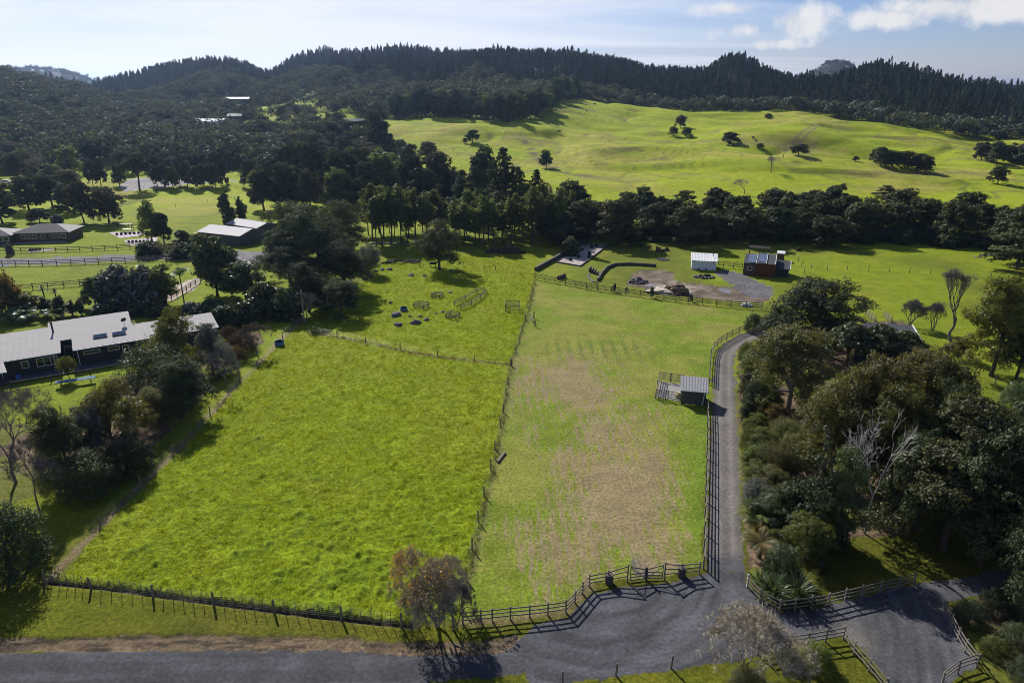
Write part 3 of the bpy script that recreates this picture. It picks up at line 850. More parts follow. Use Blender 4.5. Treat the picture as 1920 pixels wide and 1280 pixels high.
# ================================================================== TREES
M_BARK = std_mat('bark', (0.055, 0.042, 0.032), (0.12, 0.095, 0.075), 6.0, 0.95, 0.5, 18, spec=0.1)
M_BARK_PALE = std_mat('pale_bark', (0.19, 0.17, 0.15), (0.36, 0.33, 0.30), 5.0, 0.9, 0.3, 18, spec=0.1)
M_BARK_GREY = std_mat('twig_bark', (0.23, 0.195, 0.14), (0.38, 0.325, 0.235), 5.0, 0.9, 0.0, 18, spec=0.1)
M_BARK_MID = std_mat('bare_bark', (0.12, 0.105, 0.096), (0.23, 0.20, 0.185), 5.0, 0.9, spec=0.1)
M_DEAD = std_mat('dead_wood', (0.26, 0.25, 0.235), (0.42, 0.40, 0.375), 5.0, 0.9, 0.2, 18, spec=0.1)
LM = {
    'totara': leaf_mat('totara_leaf', (0.042, 0.054, 0.016), (0.105, 0.110, 0.036), trans=0.28, gloss=0.022, grough=0.6),
    'dark':   leaf_mat('dark_leaf', (0.027, 0.042, 0.017), (0.078, 0.100, 0.034), trans=0.25, gloss=0.022, grough=0.6),
    'pine':   leaf_mat('pine_needle', (0.022, 0.036, 0.025), (0.075, 0.098, 0.062), trans=0.18, gloss=0.0),
    'euc':    leaf_mat('gum_leaf', (0.090, 0.125, 0.034), (0.175, 0.205, 0.068), trans=0.48, gloss=0.016),
    'broad':  leaf_mat('broad_leaf', (0.036, 0.058, 0.014), (0.105, 0.135, 0.036), trans=0.33, gloss=0.036, grough=0.36),
    'olive':  leaf_mat('olive_leaf', (0.078, 0.086, 0.022), (0.175, 0.170, 0.050), trans=0.42, gloss=0.022, grough=0.6),
    'silver': leaf_mat('silver_leaf', (0.075, 0.090, 0.074), (0.180, 0.195, 0.170), trans=0.25, gloss=0.032),
    'yellow': leaf_mat('yellow_leaf', (0.080, 0.098, 0.016), (0.195, 0.190, 0.030), trans=0.42, gloss=0.020),
    'lime':   leaf_mat('lime_leaf', (0.075, 0.115, 0.016), (0.180, 0.215, 0.040), trans=0.42, gloss=0.020),
    'gold':   leaf_mat('gold_leaf', (0.52, 0.36, 0.05), (0.72, 0.55, 0.12), trans=0.45, gloss=0.012),
    'far':    leaf_mat('far_bush_leaf', (0.026, 0.038, 0.020), (0.120, 0.132, 0.070), trans=0.28, gloss=0.03, grough=0.6),
    'red':    leaf_mat('red_leaf', (0.30, 0.055, 0.020), (0.52, 0.13, 0.04), trans=0.45, gloss=0.0),
    'plum':   leaf_mat('plum_leaf', (0.060, 0.046, 0.040), (0.120, 0.090, 0.072), trans=0.30, gloss=0.0),
    'flax':   leaf_mat('flax_leaf', (0.045, 0.070, 0.022), (0.125, 0.165, 0.070), trans=0.28, gloss=0.02, grough=0.35),
    'palm':   leaf_mat('palm_leaf', (0.080, 0.100, 0.018), (0.240, 0.190, 0.060), trans=0.35, gloss=0.024),
    'fern':   leaf_mat('fern_leaf', (0.070, 0.095, 0.018), (0.160, 0.175, 0.050), trans=0.38, gloss=0.016),
    'rust':   leaf_mat('rust_leaf', (0.110, 0.080, 0.036), (0.200, 0.145, 0.065), trans=0.35, gloss=0.0),
}


def unit(a):
    return a / (np.linalg.norm(a, axis=1, keepdims=True) + 1e-9)


def leaf_cards(pos, nrm, L, Wd, r, tint):
    """each leaf spray is one bent kite"""
    n = len(pos)
    t = unit(np.cross(nrm, r.normal(size=(n, 3))))
    b = np.cross(nrm, t)
    L = (L * r.uniform(0.6, 1.3, n))[:, None]; Wd = (Wd * r.uniform(0.6, 1.3, n))[:, None]
    v = np.stack([pos - t * L * 0.5, pos + b * Wd * 0.5 + nrm * L * 0.08, pos + t * L * 0.5, pos - b * Wd * 0.5 + nrm * L * 0.08], 1).reshape(-1, 3)
    f = np.arange(4 * n).reshape(-1, 4)
    f = np.concatenate([f[:, [0, 1, 3]], f[:, [1, 2, 3]]])
    return v, f, np.repeat(np.clip(tint, 0, 1), 4)


def lobes_for(kind, h, w, r):
    """crown structure: clump centres and radii"""
    R0 = w / 2
    out = []
    if kind == 'column':
        n = 12
        for i in range(n):
            q = (i + 0.5) / n; z = h * (0.12 + 0.80 * q); rr = R0 * (math.sin(math.pi * min(1, q * 0.85 + 0.12)) ** 0.7)
            a = r.uniform(0, 6.28); out.append((rr * 0.35 * math.cos(a), rr * 0.35 * math.sin(a), z, max(rr * 0.75, R0 * 0.25), h * 0.10))
    elif kind == 'cone':
        n = 22
        for i in range(n):
            q = (i + 0.5) / n; z = h * (0.08 + 0.9 * q); rr = R0 * (1 - q) ** 0.85
            for k in range(max(1, int(5 * (1 - q)))):
                a = r.uniform(0, 6.28); out.append((rr * 0.6 * math.cos(a), rr * 0.6 * math.sin(a), z - rr * 0.1, max(rr * 0.48, R0 * 0.10), max(h * 0.035, rr * 0.3)))
    elif kind == 'high':          # bare stem, oval crown on top
        n = 12
        for i in range(n):
            q = (i + 0.5) / n; z = h * (0.38 + 0.57 * q); rr = R0 * r.uniform(0.7, 1.15) * math.sin(math.pi * (0.15 + 0.75 * q)) ** 0.8
            a = r.uniform(0, 6.28); out.append((rr * 0.4 * math.cos(a), rr * 0.4 * math.sin(a), z, rr * 0.7 + 0.1, h * 0.075))
    elif kind == 'layer':         # spreading plates
        n = 34
        for i in range(n):
            q = r.uniform(0, 1); z = h * (0.16 + 0.78 * q); rr = R0 * (1 - 0.72 * q) * r.uniform(0.35, 0.85)
            a = i * 2.4; s = R0 * r.uniform(0.24, 0.38) * (1 - 0.35 * q); out.append((rr * math.cos(a), rr * math.sin(a), z, s, s * 0.34))
    elif kind == 'pine':          # open whorls of short upswept sprays
        for i in range(70):
            q = (i + 0.5) / 70; z = h * (0.22 + 0.76 * q); rr = R0 * (1 - q) ** 0.7 * r.uniform(0.35, 0.95); a = i * 2.4 + r.uniform(-0.3, 0.3)
            s = R0 * r.uniform(0.13, 0.24) * (1.1 - 0.5 * q); out.append((rr * math.cos(a), rr * math.sin(a), z + rr * 0.22, s, s * r.uniform(0.5, 0.8)))
    elif kind == 'vase':          # umbrella on a forked stem
        n = 20
        for i in range(n):
            a = i * 2.4; q = math.sqrt((i + 0.5) / n); rr = R0 * 0.82 * q; z = h * (0.86 - 0.34 * q * q) + r.uniform(-0.05, 0.05) * h
            s = R0 * r.uniform(0.24, 0.34); out.append((rr * math.cos(a), rr * math.sin(a), z, s, s * 0.7))
    elif kind == 'bush':          # down to the ground
        n = 22
        for i in range(n):
            a = i * 2.4; q = (i + 0.5) / n; el = math.asin(q); rr = R0 * 0.72 * math.cos(el); z = h * (0.22 + 0.60 * q)
            s = R0 * r.uniform(0.22, 0.42); out.append((rr * math.cos(a), rr * math.sin(a), z - h * 0.04, s, h * r.uniform(0.17, 0.26)))
        out.append((0, 0, h * 0.45, R0 * 0.6, h * 0.4))
        for i in range(11):
            a = 6.283 * i / 11; out.append((R0 * 0.72 * math.cos(a), R0 * 0.72 * math.sin(a), h * 0.13, R0 * r.uniform(0.2, 0.3), h * 0.14))
    elif kind == 'dome':          # smooth clipped ball on a short leg
        n = 30
        for i in range(n):
            a = i * 2.4; q = 1 - 2 * (i + 0.5) / n; rr = R0 * 0.70 * math.sqrt(1 - q * q); z = h * 0.60 + q * h * 0.27
            out.append((rr * math.cos(a), rr * math.sin(a), z, R0 * 0.34, h * 0.14))
    else:                          # 'tree': irregular rounded crown
        n = int(r.integers(26, 34))
        for i in range(n):
            a = i * 2.4 + r.uniform(-0.4, 0.4); q = (i + 0.5) / n; el = math.asin(min(1, q * 1.02) * 0.98)
            rr = R0 * 0.78 * math.cos(el * 0.95) * r.uniform(0.5, 1.08); z = h * (0.17 + 0.66 * q) + h * r.uniform(-0.07, 0.09)
            s = R0 * r.uniform(0.17, 0.40); out.append((rr * math.cos(a), rr * math.sin(a), z, s, s * r.uniform(0.6, 0.85)))
        out.append((0, 0, h * 0.5, R0 * 0.45, h * 0.25))
    return np.array(out)


def crown_mesh(name, kind, h, w, mat, seed, leaf=0.35, dens=1.0, aspect=0.5, cap=9000):
    r = np.random.default_rng(seed)
    lob = lobes_for(kind, h, w, r)
    area = 4 * math.pi * (lob[:, 3] ** 2 * 2 + lob[:, 3] * lob[:, 4]) / 3
    n = int(min(cap, dens * 2.1 * area.sum() * 0.55 / (leaf * leaf * aspect)))
    pick = r.choice(len(lob), n, p=area / area.sum())
    # leaf sprays gather in small clumps on the skin of each lobe
    K = 26
    cd = unit(r.normal(size=(len(lob) * K, 3)))
    cd[:, 2] = np.where((cd[:, 2] < -0.15) & (r.uniform(size=len(cd)) < 0.6), -cd[:, 2], cd[:, 2])
    cr = r.uniform(0.62, 1.12, len(cd))
    ci_ = pick * K + r.integers(0, K, n)
    L = lob[pick]; ax = np.stack([L[:, 3], L[:, 3], L[:, 4]], 1)
    d = unit(r.normal(size=(n, 3)))
    off = cd[ci_] * cr[ci_][:, None] + d * (0.36 * r.uniform(0.25, 1.0, n) ** 0.5)[:, None]
    pos = L[:, :3] + off * ax
    rad = np.linalg.norm(off, axis=1)
    pos[:, 2] = np.maximum(pos[:, 2], 0.05)
    nrm = unit(cd[ci_] * 0.45 + d * 0.55 + r.normal(size=(n, 3)) * 0.40 + np.array([0, 0, 0.25]))
    lt = r.uniform(0, 1, len(lob))[pick]
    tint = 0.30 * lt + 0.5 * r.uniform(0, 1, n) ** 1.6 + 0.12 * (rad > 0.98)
    v, f, tt = leaf_cards(pos, nrm, leaf * 1.5, leaf * 1.5 * aspect, r, tint)
    return mesh_np(name, v, f, mat, attrs={'tint': tt}), lob


def trunk_mesh(name, lob, h, mat, seed, rad=None, limbs=7, fork=0.3, sides=6):
    r = np.random.default_rng(seed + 99)
    rad = rad or max(0.06, h * 0.022)
    m = MB()
    bx, by = r.normal(0, 0.02 * h, 2)
    top = Vector((bx * 1.6, by * 1.6, h * 0.82)); mid = Vector((bx, by, h * fork))
    m.tube([(0, 0, -0.15), (0, 0, h * 0.05), mid, (mid + top) / 2, top], [rad * 1.4, rad * 1.05, rad * 0.85, rad * 0.5, rad * 0.12], sides)
    sel = r.choice(len(lob), min(limbs, len(lob)), replace=False)
    for i in sel:
        c = Vector(lob[i][:3])
        t = r.uniform(0.55, 0.95)
        s = mid * t if c.z < mid.z * 1.5 else mid.lerp(top, r.uniform(0.0, 0.4))
        k = s.lerp(c, 0.5) + Vector((0, 0, 0.06 * h))
        m.tube([s, k, c], [rad * 0.5, rad * 0.32, rad * 0.08], 5, False)
    return m.mesh(name, mat, True)


def bare_mesh(name, h, w, mat, seed, depth=6, rad=None, spread=0.55, droop=0.0, lean=(0, 0), stems=1, ends=None, up=0.25, minr=0.012, twigs=7, tw=0.012):
    """leafless tree grown by forking"""
    r = random.Random(seed); m = MB(); rad = rad or h * 0.022
    L0 = h * 0.26
    def grow(p, d, ln, ra, k):
        q = p + d * ln * 0.5 + Vector((r.gauss(0, 0.05), r.gauss(0, 0.05), r.gauss(0, 0.03))) * ln
        e = p + d * ln
        m.tube([p, q, e], [ra, ra * 0.85, ra * 0.68], 5 if k < 2 else 3, False)
        if k >= depth:
            if ends is not None: ends.append((e, d))
            for j in range(twigs):
                a = Vector((r.gauss(0, 1), r.gauss(0, 1), r.gauss(0.25, 0.9))).normalized()
                nd = (d * 0.9 + a).normalized(); tl = L0 * r.uniform(0.16, 0.34); o = nd.orthogonal().normalized() * tw
                st = e - d * ln * r.uniform(0, 0.9)
                m.add([st - o, st + o, st + nd * tl], [(0, 1, 2)])
            return
        for j in range(3 if (k in (1, 2) or r.random() < 0.35) else 2):
            a = r.uniform(0, 6.283); s = spread * r.uniform(0.6, 1.25)
            o = d.orthogonal().normalized(); o.rotate(Matrix.Rotation(a, 3, d))
            nd = (d + o * s + Vector((0, 0, up - droop * (k / depth)))).normalized()
            grow(e, nd, ln * r.uniform(0.66, 0.86), max(minr, ra * r.uniform(0.55, 0.68)), k + 1)
    for s in range(stems):
        a = 6.283 * s / stems + r.uniform(-0.4, 0.4); tl = 0.0 if stems == 1 else 0.42
        grow(Vector((0, 0, -0.1)), Vector((lean[0] + tl * math.cos(a), lean[1] + tl * math.sin(a), 1)).normalized(), L0 * (1 if stems == 1 else 0.8), rad, 0)
    v = np.array(m.v)
    zmax = v[:, 2].max(); wmax = max(np.ptp(v[:, 0]), np.ptp(v[:, 1]))
    k3 = np.array([w / wmax, w / wmax, h / zmax])
    v = v * k3
    me = bpy.data.meshes.new(name); me.from_pydata([tuple(p) for p in v], [], m.f); me.materials.append(mat)
    me.polygons.foreach_set('use_smooth', [True] * len(me.polygons)); me.update()
    if ends is not None: ends[:] = [(Vector((e[0] * k3[0], e[1] * k3[1], e[2] * k3[2])), d) for e, d in ends]
    return me


def leaves_at(name, ends, mat, seed, per=4, leaf=0.12, spread=0.25, test=None):
    r = np.random.default_rng(seed)
    p = np.array([e for e, d in ends if test is None or test(e, r)])
    p = np.repeat(p, per, 0) + r.normal(0, spread, (len(p) * per, 3))
    nrm = unit(r.normal(size=p.shape) + np.array([0, 0, 0.6]))
    v, f, tt = leaf_cards(p, nrm, leaf * 1.4, leaf, r, r.uniform(0, 1, len(p)))
    return mesh_np(name, v, f, mat, attrs={'tint': tt})


def strap_mesh(name, mat, n, ln, wd, seed, el=(0.3, 1.45), arch=0.9, base=0.0, seg=5, curl=0.3):
    """rosette of arching straps: flax, cabbage tree head, palm, fern"""
    r = np.random.default_rng(seed); vs = []; fs = []; tint = []
    for i in range(n):
        a = r.uniform(0, 6.283); e = r.uniform(*el); l = ln * r.uniform(0.65, 1.1); w = wd * r.uniform(0.7, 1.2)
        p = np.array([0, 0, base], float) + r.normal(0, 0.05 * ln, 3) * np.array([1, 1, 0]); ca, sa = math.cos(a), math.sin(a); b = len(vs); tn = r.uniform(0, 1)
        for k in range(seg + 1):
            q = k / seg
            ww = w * (0.55 + 0.9 * q) * (1 - q ** 3)
            vs += [tuple(p + np.array([-sa, ca, 0]) * ww), tuple(p + np.array([sa, -ca, 0]) * ww)]
            tint += [tn, tn]
            ee = e - arch * q * q * 1.6
            p = p + np.array([ca * math.cos(ee), sa * math.cos(ee), math.sin(ee)]) * l / seg
        for k in range(seg):
            o = b + 2 * k; fs += [(o, o + 1, o + 3), (o, o + 3, o + 2)]
    v = np.array(vs); v[:, 2] = np.maximum(v[:, 2], 0.03 if base < 0.5 else -9)
    return mesh_np(name, v, np.array(fs), mat, attrs={'tint': np.array(tint)})


def frond_mesh(name, mat, n, ln, seed, base=0.0, el=(0.1, 0.9), arch=0.8, leaflet=0.3):
    """feathery fronds: tree ferns, palms"""
    r = np.random.default_rng(seed); vs = []; fs = []; tint = []
    for i in range(n):
        a = 6.283 * i / n + r.uniform(-0.2, 0.2); e = r.uniform(*el); l = ln * r.uniform(0.75, 1.1); tn = r.uniform(0, 1)
        p = np.array([0, 0, base], float); ca, sa = math.cos(a), math.sin(a)
        side = np.array([-sa, ca, 0])
        for k in range(12):
            q = k / 12; ee = e - arch * q * q * 1.5
            d = np.array([ca * math.cos(ee), sa * math.cos(ee), math.sin(ee)])
            pn = p + d * l / 12
            wl_ = leaflet * l * math.sin(math.pi * min(1, q * 0.85 + 0.15))
            for s in (-1, 1):
                b = len(vs); tip = p + side * s * wl_ + d * wl_ * 0.5 - np.array([0, 0, wl_ * 0.25])
                vs += [tuple(p), tuple(pn), tuple(tip)]; fs.append((b, b + 1, b + 2)); tint += [tn] * 3
            p = pn
    return mesh_np(name, np.array(vs), np.array(fs), mat, attrs={'tint': np.array(tint)})


def tree_obj(name, parts, loc, label, cat='tree', group=None, rz=0.0, scale=(1, 1, 1)):
    """parts: list of (part name, mesh)"""
    e = empty(name, loc, rz); e.scale = scale
    for nm, me in parts: put(nm, me, e)
    return tag(e, label, cat, group)


# ---- prototypes for the middle distance: (trunk, crown, height, width)
PROTO = {}


def proto(key, kind, h, w, mat, n, leaf, dens=1.0, bark=None, limbs=6, cap=4200, fork=0.3, rad=None):
    PROTO[key] = []
    for i in range(n):
        cm, lob = crown_mesh('crown', kind, h, w, LM[mat], 1000 + i * 13 + sum(map(ord, key)) * 7, leaf, dens, cap=cap)
        tm = trunk_mesh('trunk', lob, h, bark or M_BARK, 50 + i, limbs=limbs, fork=fork, rad=rad)
        PROTO[key].append((tm, cm, h, w))


proto('totara', 'tree', 11, 10, 'totara', 6, 0.40, 1.2, cap=9000)
proto('dark', 'tree', 11, 9, 'dark', 5, 0.40, 1.2, cap=9000)
proto('layer', 'layer', 13, 12, 'totara', 4, 0.40, 1.3, cap=9000)
proto('broad', 'tree', 8, 7, 'broad', 4, 0.30, 1.2, cap=8000)
proto('olive', 'tree', 9, 7, 'olive', 3, 0.42, 0.9, cap=4500)
proto('euc', 'high', 13, 4.2, 'euc', 5, 0.42, 0.85, bark=M_BARK, limbs=5, fork=0.5, rad=0.14, cap=2200)
proto('gum', 'tree', 12, 8, 'euc', 3, 0.45, 0.7, cap=3600)
proto('cone', 'cone', 14, 7, 'pine', 4, 0.48, 0.9, limbs=0, fork=0.5, cap=4200)
proto('column', 'column', 8, 3.4, 'dark', 3, 0.40, 1.0, limbs=0, cap=2600)
proto('pinetree', 'pine', 20, 10, 'dark', 3, 0.42, 1.3, fork=0.6, cap=6000, limbs=20)
proto('bush', 'bush', 3.5, 4.5, 'dark', 4, 0.34, 1.0, limbs=3, cap=2600)
proto('shrub', 'bush', 2.4, 3.2, 'broad', 4, 0.26, 1.0, limbs=3, cap=2600)
proto('silver', 'bush', 2.6, 3.4, 'silver', 3, 0.26, 1.0, limbs=3, cap=2600)
proto('rust', 'bush', 2.4, 3.2, 'rust', 2, 0.24, 0.7, limbs=3, cap=2200)
proto('red', 'tree', 7, 6, 'red', 1, 0.5, 0.6, cap=1500)
BARE = []
for i in range(4):
    BARE.append((bare_mesh('branches', 9, 7.5, M_BARK_GREY, 300 + i, depth=6, spread=0.6, twigs=5, tw=0.02), 9, 7.5))
_cnt = {}


def plant(key, base, h, w, label, name='evergreen_tree', cat='tree', group=None):
    """put a copy of a prototype at a real place with a real size"""
    if key == 'bare':
        i = _cnt.get(key, 0); _cnt[key] = i + 1
        me, ph, pw = BARE[i % len(BARE)]
        e = empty(name, base, random.uniform(0, 6.28)); e.scale = (w / pw, w / pw, h / ph)
        put('branches', me, e)
        return tag(e, label, cat, group)
    i = _cnt.get(key, random.randrange(3)); _cnt[key] = i + 1
    tm, cm, ph, pw = PROTO[key][i % len(PROTO[key])]
    return tree_obj(name, [('trunk', tm), ('crown', cm)], base, label, cat, group, random.uniform(0, 6.28), (w / pw, w / pw, h / ph))


def plant_px(key, px, py, ptop, wpx, label, name='evergreen_tree', cat='tree', group=None):
    b = P(px, py)
    h = max(0.5, z_at(b.y, ptop) - b.z); w = wpx * mpp(b)
    return plant(key, b, h, w, label, name, cat, group)
# ================================================================== FAR WOODS (nobody could count them) AND MIDDLE-DISTANCE TREES
def far_conifer(seed, h, w, mat, n):
    r = np.random.default_rng(seed)
    q = r.uniform(0.05, 1, n) ** 0.9
    rr = w / 2 * (1 - q) ** 0.62 * r.uniform(0.45, 1.1, n); a = r.uniform(0, 6.283, n)
    pos = np.stack([rr * np.cos(a), rr * np.sin(a), h * q * 0.97], 1)
    nrm = unit(np.stack([np.cos(a), np.sin(a), np.full(n, 0.75)], 1) + r.normal(0, 0.35, (n, 3)))
    v, f, tt = leaf_cards(pos, nrm, 1.3, 0.75, r, r.uniform(0, 1, n) ** 1.5)
    return mesh_np('conifer', v, f, mat, attrs={'tint': tt})


def far_round(seed, h, w, mat, n):
    r = np.random.default_rng(seed)
    lob = np.array([[r.normal(0, w * 0.22), r.normal(0, w * 0.22), h * r.uniform(0.4, 0.8), w * r.uniform(0.18, 0.3)] for _ in range(7)])
    L = lob[r.integers(0, 7, n)]
    d = unit(r.normal(size=(n, 3))); d[:, 2] = np.abs(d[:, 2]) * np.where(r.uniform(size=n) < 0.8, 1, -1)
    pos = L[:, :3] + d * L[:, 3:4]
    nrm = unit(d + r.normal(0, 0.4, (n, 3)))
    v, f, tt = leaf_cards(pos, nrm, 1.5, 1.0, r, 0.3 * (L[:, 2] / h) + r.uniform(0, 0.8, n) ** 1.5)
    return mesh_np('roundhead', v, f, mat, attrs={'tint': tt})


u3 = None
FAR_CON = [far_conifer(i, 17.5, 7.0, LM['pine'], 260) for i in range(5)]
FAR_RND = [far_round(i + 20, 11, 10, LM['far'], 190) for i in range(4)]

EDGE_PX = [-600, 0, 300, 440, 600, 735, 850, 960, 1010, 1050, 1090, 1200, 1300, 1400, 1500, 1600, 1700, 1800, 1920, 2500]
EDGE_Y = [500, 500, 500, 560, 520, 462, 462, 438, 475, 545, 606, 596, 566, 552, 540, 522, 486, 462, 450, 450]
UPX = lambda px: (px - 960) / FPX / DEN_H


def edge_y(u):
    return np.interp(u, [UPX(p) for p in EDGE_PX], EDGE_Y)


def clearing(u, y):
    px = u * FPX * DEN_H + 960
    return ((px > 430) & (px < 600) & (y > 425) & (y < 640) & (fbm(u * 60, y / 30.0, 8, 2) < 0.66)) | ((px > 640) & (px < 735) & (y > 400) & (y < 470))


def wood_points(n, ymin, ymax, seed, pxlo=-420, pxhi=2340, spacing=None):
    r = np.random.default_rng(seed)
    y = np.sqrt(r.uniform(ymin ** 2, ymax ** 2, n)); u = r.uniform(UPX(pxlo), UPX(pxhi), n)
    return u, y


# pines on the ridges
u, y = wood_points(21000, 440, 1080, 11)
keep = (y > edge_y(u) + 8) & ~clearing(u, y)
px = u * FPX * DEN_H + 960
conif = np.where(px < 620, y > 760, np.where(px < 1080, y > 560 + 150 * fbm(px / 90.0, y / 90.0, 3, 2), y > edge_y(u) + 30))
k = keep & conif
x_, y_ = (u * y)[k], y[k]
scatter_stuff('pine_forest', np.stack([x_, y_, H(x_, y_) - 0.6], 1), FAR_CON, 'dark pine plantation covering the ridges behind the pasture', 'forest', 0.55, 1.12, 21, 0.03)
k = keep & ~conif
x_, y_ = (u * y)[k], y[k]
u2, y2 = wood_points(5200, 440, 820, 12); k2 = (y2 > edge_y(u2)) & ~clearing(u2, y2); px2 = u2 * FPX * DEN_H + 960
k2 &= np.where(px2 < 620, y2 < 790, np.where(px2 < 1080, y2 < 640, y2 < edge_y(u2) + 26))
x_ = np.concatenate([x_, (u2 * y2)[k2]]); y_ = np.concatenate([y_, y2[k2]])
r3 = np.random.default_rng(31); y3 = np.sqrt(r3.uniform(400 ** 2, 520 ** 2, 1700)); u3 = r3.uniform(UPX(-420), UPX(735), 1700); p3 = u3 * FPX * DEN_H + 960
k3 = ~clearing(u3, y3) & ~((p3 > 600) & (y3 > 425)) & ~((p3 > 690) & (y3 > 350))
x_ = np.concatenate([x_, (u3 * y3)[k3]]); y_ = np.concatenate([y_, y3[k3]])
y4 = np.sqrt(r3.uniform(330 ** 2, 410 ** 2, 900)); u4 = r3.uniform(UPX(-420), UPX(700), 900); p4 = u4 * FPX * DEN_H + 960
k4 = ~((p4 > 640) & (y4 > 380)) & (fbm(p4 / 60.0, y4 / 25.0, 4, 2) > 0.40)
x_ = np.concatenate([x_, (u4 * y4)[k4]]); y_ = np.concatenate([y_, y4[k4]])
scatter_stuff('native_forest', np.stack([x_, y_, H(x_, y_) - 0.6], 1), FAR_RND, 'round headed native bush massed on the lower slopes', 'forest', 0.65, 1.25, 22, 0.05)
u, y = wood_points(11000, 1080, 2500, 13)
x_, y_ = u * y, y
scatter_stuff('distant_forest', np.stack([x_, y_, H(x_, y_) - 1.0], 1), FAR_RND, 'hazy woods on the farthest hills', 'forest', 0.8, 1.6, 23, 0.03)

# ---- the valley bush on the sunny-side flat: trees one can tell apart
rb = np.random.default_rng(77)
GB = 'trees of the valley bush'
placed = []


def free(x, y, d):
    for (a, b, c) in placed:
        if (a - x) ** 2 + (b - y) ** 2 < (0.5 * (c + d)) ** 2 * 0.62: return False
    return True


def blocked_px(px, py):
    """open ground that stays open: (pixel boxes of what the photo shows clear)"""
    for (a, b, c, d) in ((150, 372, 460, 430), (215, 330, 455, 372), (0, 385, 60, 430), (425, 180, 600, 232), (595, 218, 700, 250), (735, 216, 960, 300)):
        if a < px < c and b < py < d: return True
    return False


def proj(p):
    dx, dy, dz_ = p[0], p[1], p[2] - CAM_Z
    dep = dy * math.cos(PITCH) - dz_ * math.sin(PITCH); up = dy * math.sin(PITCH) + dz_ * math.cos(PITCH)
    return 960 + FPX * dx / dep, 640 - FPX * up / dep


n_bush = 0
tries = 0
KEYS = ['totara', 'totara', 'dark', 'dark', 'layer', 'broad', 'olive', 'gum', 'cone', 'gum', 'olive']
LBL = {'totara': 'bronze green bushy tree in the crowded valley bush', 'dark': 'blackish green round tree in the crowded valley bush', 'layer': 'flat layered evergreen in the crowded valley bush',
       'broad': 'glossy broadleaf tree in the crowded valley bush', 'olive': 'olive leaved tree in the crowded valley bush', 'gum': 'thin grey green gum in the crowded valley bush', 'cone': 'pointed dark conifer in the crowded valley bush', 'bare': 'leafless grey tree in the crowded valley bush'}
while n_bush < 250 and tries < 9000:
    tries += 1
    yy = math.sqrt(rb.uniform(262 ** 2, 520 ** 2)); uu = rb.uniform(UPX(-120), UPX(745)); xx = uu * yy
    zz = float(H(xx, yy)); px, py = proj((xx, yy, zz))
    if 140 < px < 470 and yy < 325: continue
    if 425 < px < 602 and yy > 425 and rb.uniform() < 0.88: continue
    if px > 640 and yy > 440: continue
    if px > 690 and yy > 360: continue
    if blocked_px(px, py): continue
    w = rb.uniform(7, 12.5)
    if not free(xx, yy, w): continue
    key = KEYS[int(rb.integers(0, len(KEYS)))] if rb.uniform() > 0.13 else 'bare'
    if px > 560 and px < 720 and rb.uniform() < 0.3: key = 'dark'
    h = w * rb.uniform(0.85, 1.25) * (1.25 if key == 'cone' else 1.0)
    # keep the crown off the open ground behind it
    placed.append((xx, yy, w)); n_bush += 1
    plant(key, (xx, yy, zz - 0.1), h, w * (0.7 if key == 'cone' else 1), LBL[key], name='bush_tree' if key != 'bare' else 'bare_tree', group=GB + ', ' + key)

# ---- shelter belt of totara across the valley floor
GT = 'evergreens of the valley floor belt'
belt = []
for row, (base0, amp) in enumerate(((452, 6), (438, 6), (424, 6))):
    px = 1045 + row * 14
    while px < 1960:
        sag = 22 * max(0, (px - 1480) / 440) ** 1.3
        b = base0 + sag + amp * math.sin(px * 0.05 + row)
        belt.append((px, b, row)); px += random.uniform(44, 66)
for (px, py, row) in belt:
    b = P(px, py); w = random.uniform(9, 13.5); h = random.uniform(8.8, 12.6)
    if 1660 < px < 1860 and row == 0: continue
    plant(random.choice(['totara', 'totara', 'layer', 'dark']), b, h, w, 'bronze green evergreen in the belt along the foot of the hill pasture', name='totara_tree', group=GT)
for i in range(60):
    px = 1050 + i * 14.5 + random.uniform(-6, 6); sag = 22 * max(0, (px - 1480) / 440) ** 1.3
    b = P(px, 447 + sag + random.uniform(-8, 4))
    plant('bush', b, random.uniform(2.6, 4.2), random.uniform(4.5, 7.5), 'dark scrub filling the foot of the evergreen belt', name='shrub', cat='shrub', group='scrub under the evergreen belt')
# ---- gum plantation: tall thin stems
GE = 'thin stemmed gums of the plantation rows'
for row, (py0, x0, x1) in enumerate(((459, 706, 1062), (448, 700, 1068), (436, 690, 1070))):
    px = x0
    while px < x1:
        b = P(px + random.uniform(-3, 3), py0 + 3 * math.sin(px * 0.03) + random.uniform(-2, 2))
        if not (800 < px < 850 and row == 0):
            plant('euc', b, random.uniform(8.5, 15.5), random.uniform(3.2, 6.2), 'slender gum tree with bare stem in the plantation rows', name='gum_tree', group=GE)
        px += random.uniform(15, 26) if row else random.uniform(11, 22)
# ================================================================== FENCES
M_TIMBER = std_mat('weathered_timber', (0.10, 0.085, 0.072), (0.24, 0.21, 0.18), 9.0, 0.85, 0.25, 40, stretch=(1, 6, 6))
M_TIMBER_DARK = std_mat('stained_timber', (0.050, 0.043, 0.038), (0.11, 0.095, 0.085), 9.0, 0.8, 0.2, 40)
M_POST = std_mat('fence_post', (0.11, 0.088, 0.068), (0.24, 0.20, 0.16), 12.0, 0.9, 0.3, 40)
M_WIRE = std_mat('galvanised_wire', (0.32, 0.32, 0.32), (0.45, 0.45, 0.45), 5.0, 0.45, metal=0.7)
M_STEEL = std_mat('galvanised_pipe', (0.42, 0.43, 0.44), (0.60, 0.60, 0.60), 5.0, 0.38, metal=0.75)
POST_ROUND = MB().tube([(0, 0, -0.3), (0, 0, 0.92), (0, 0, 1.0)], [0.075, 0.07, 0.045], 7).mesh('post', M_POST)
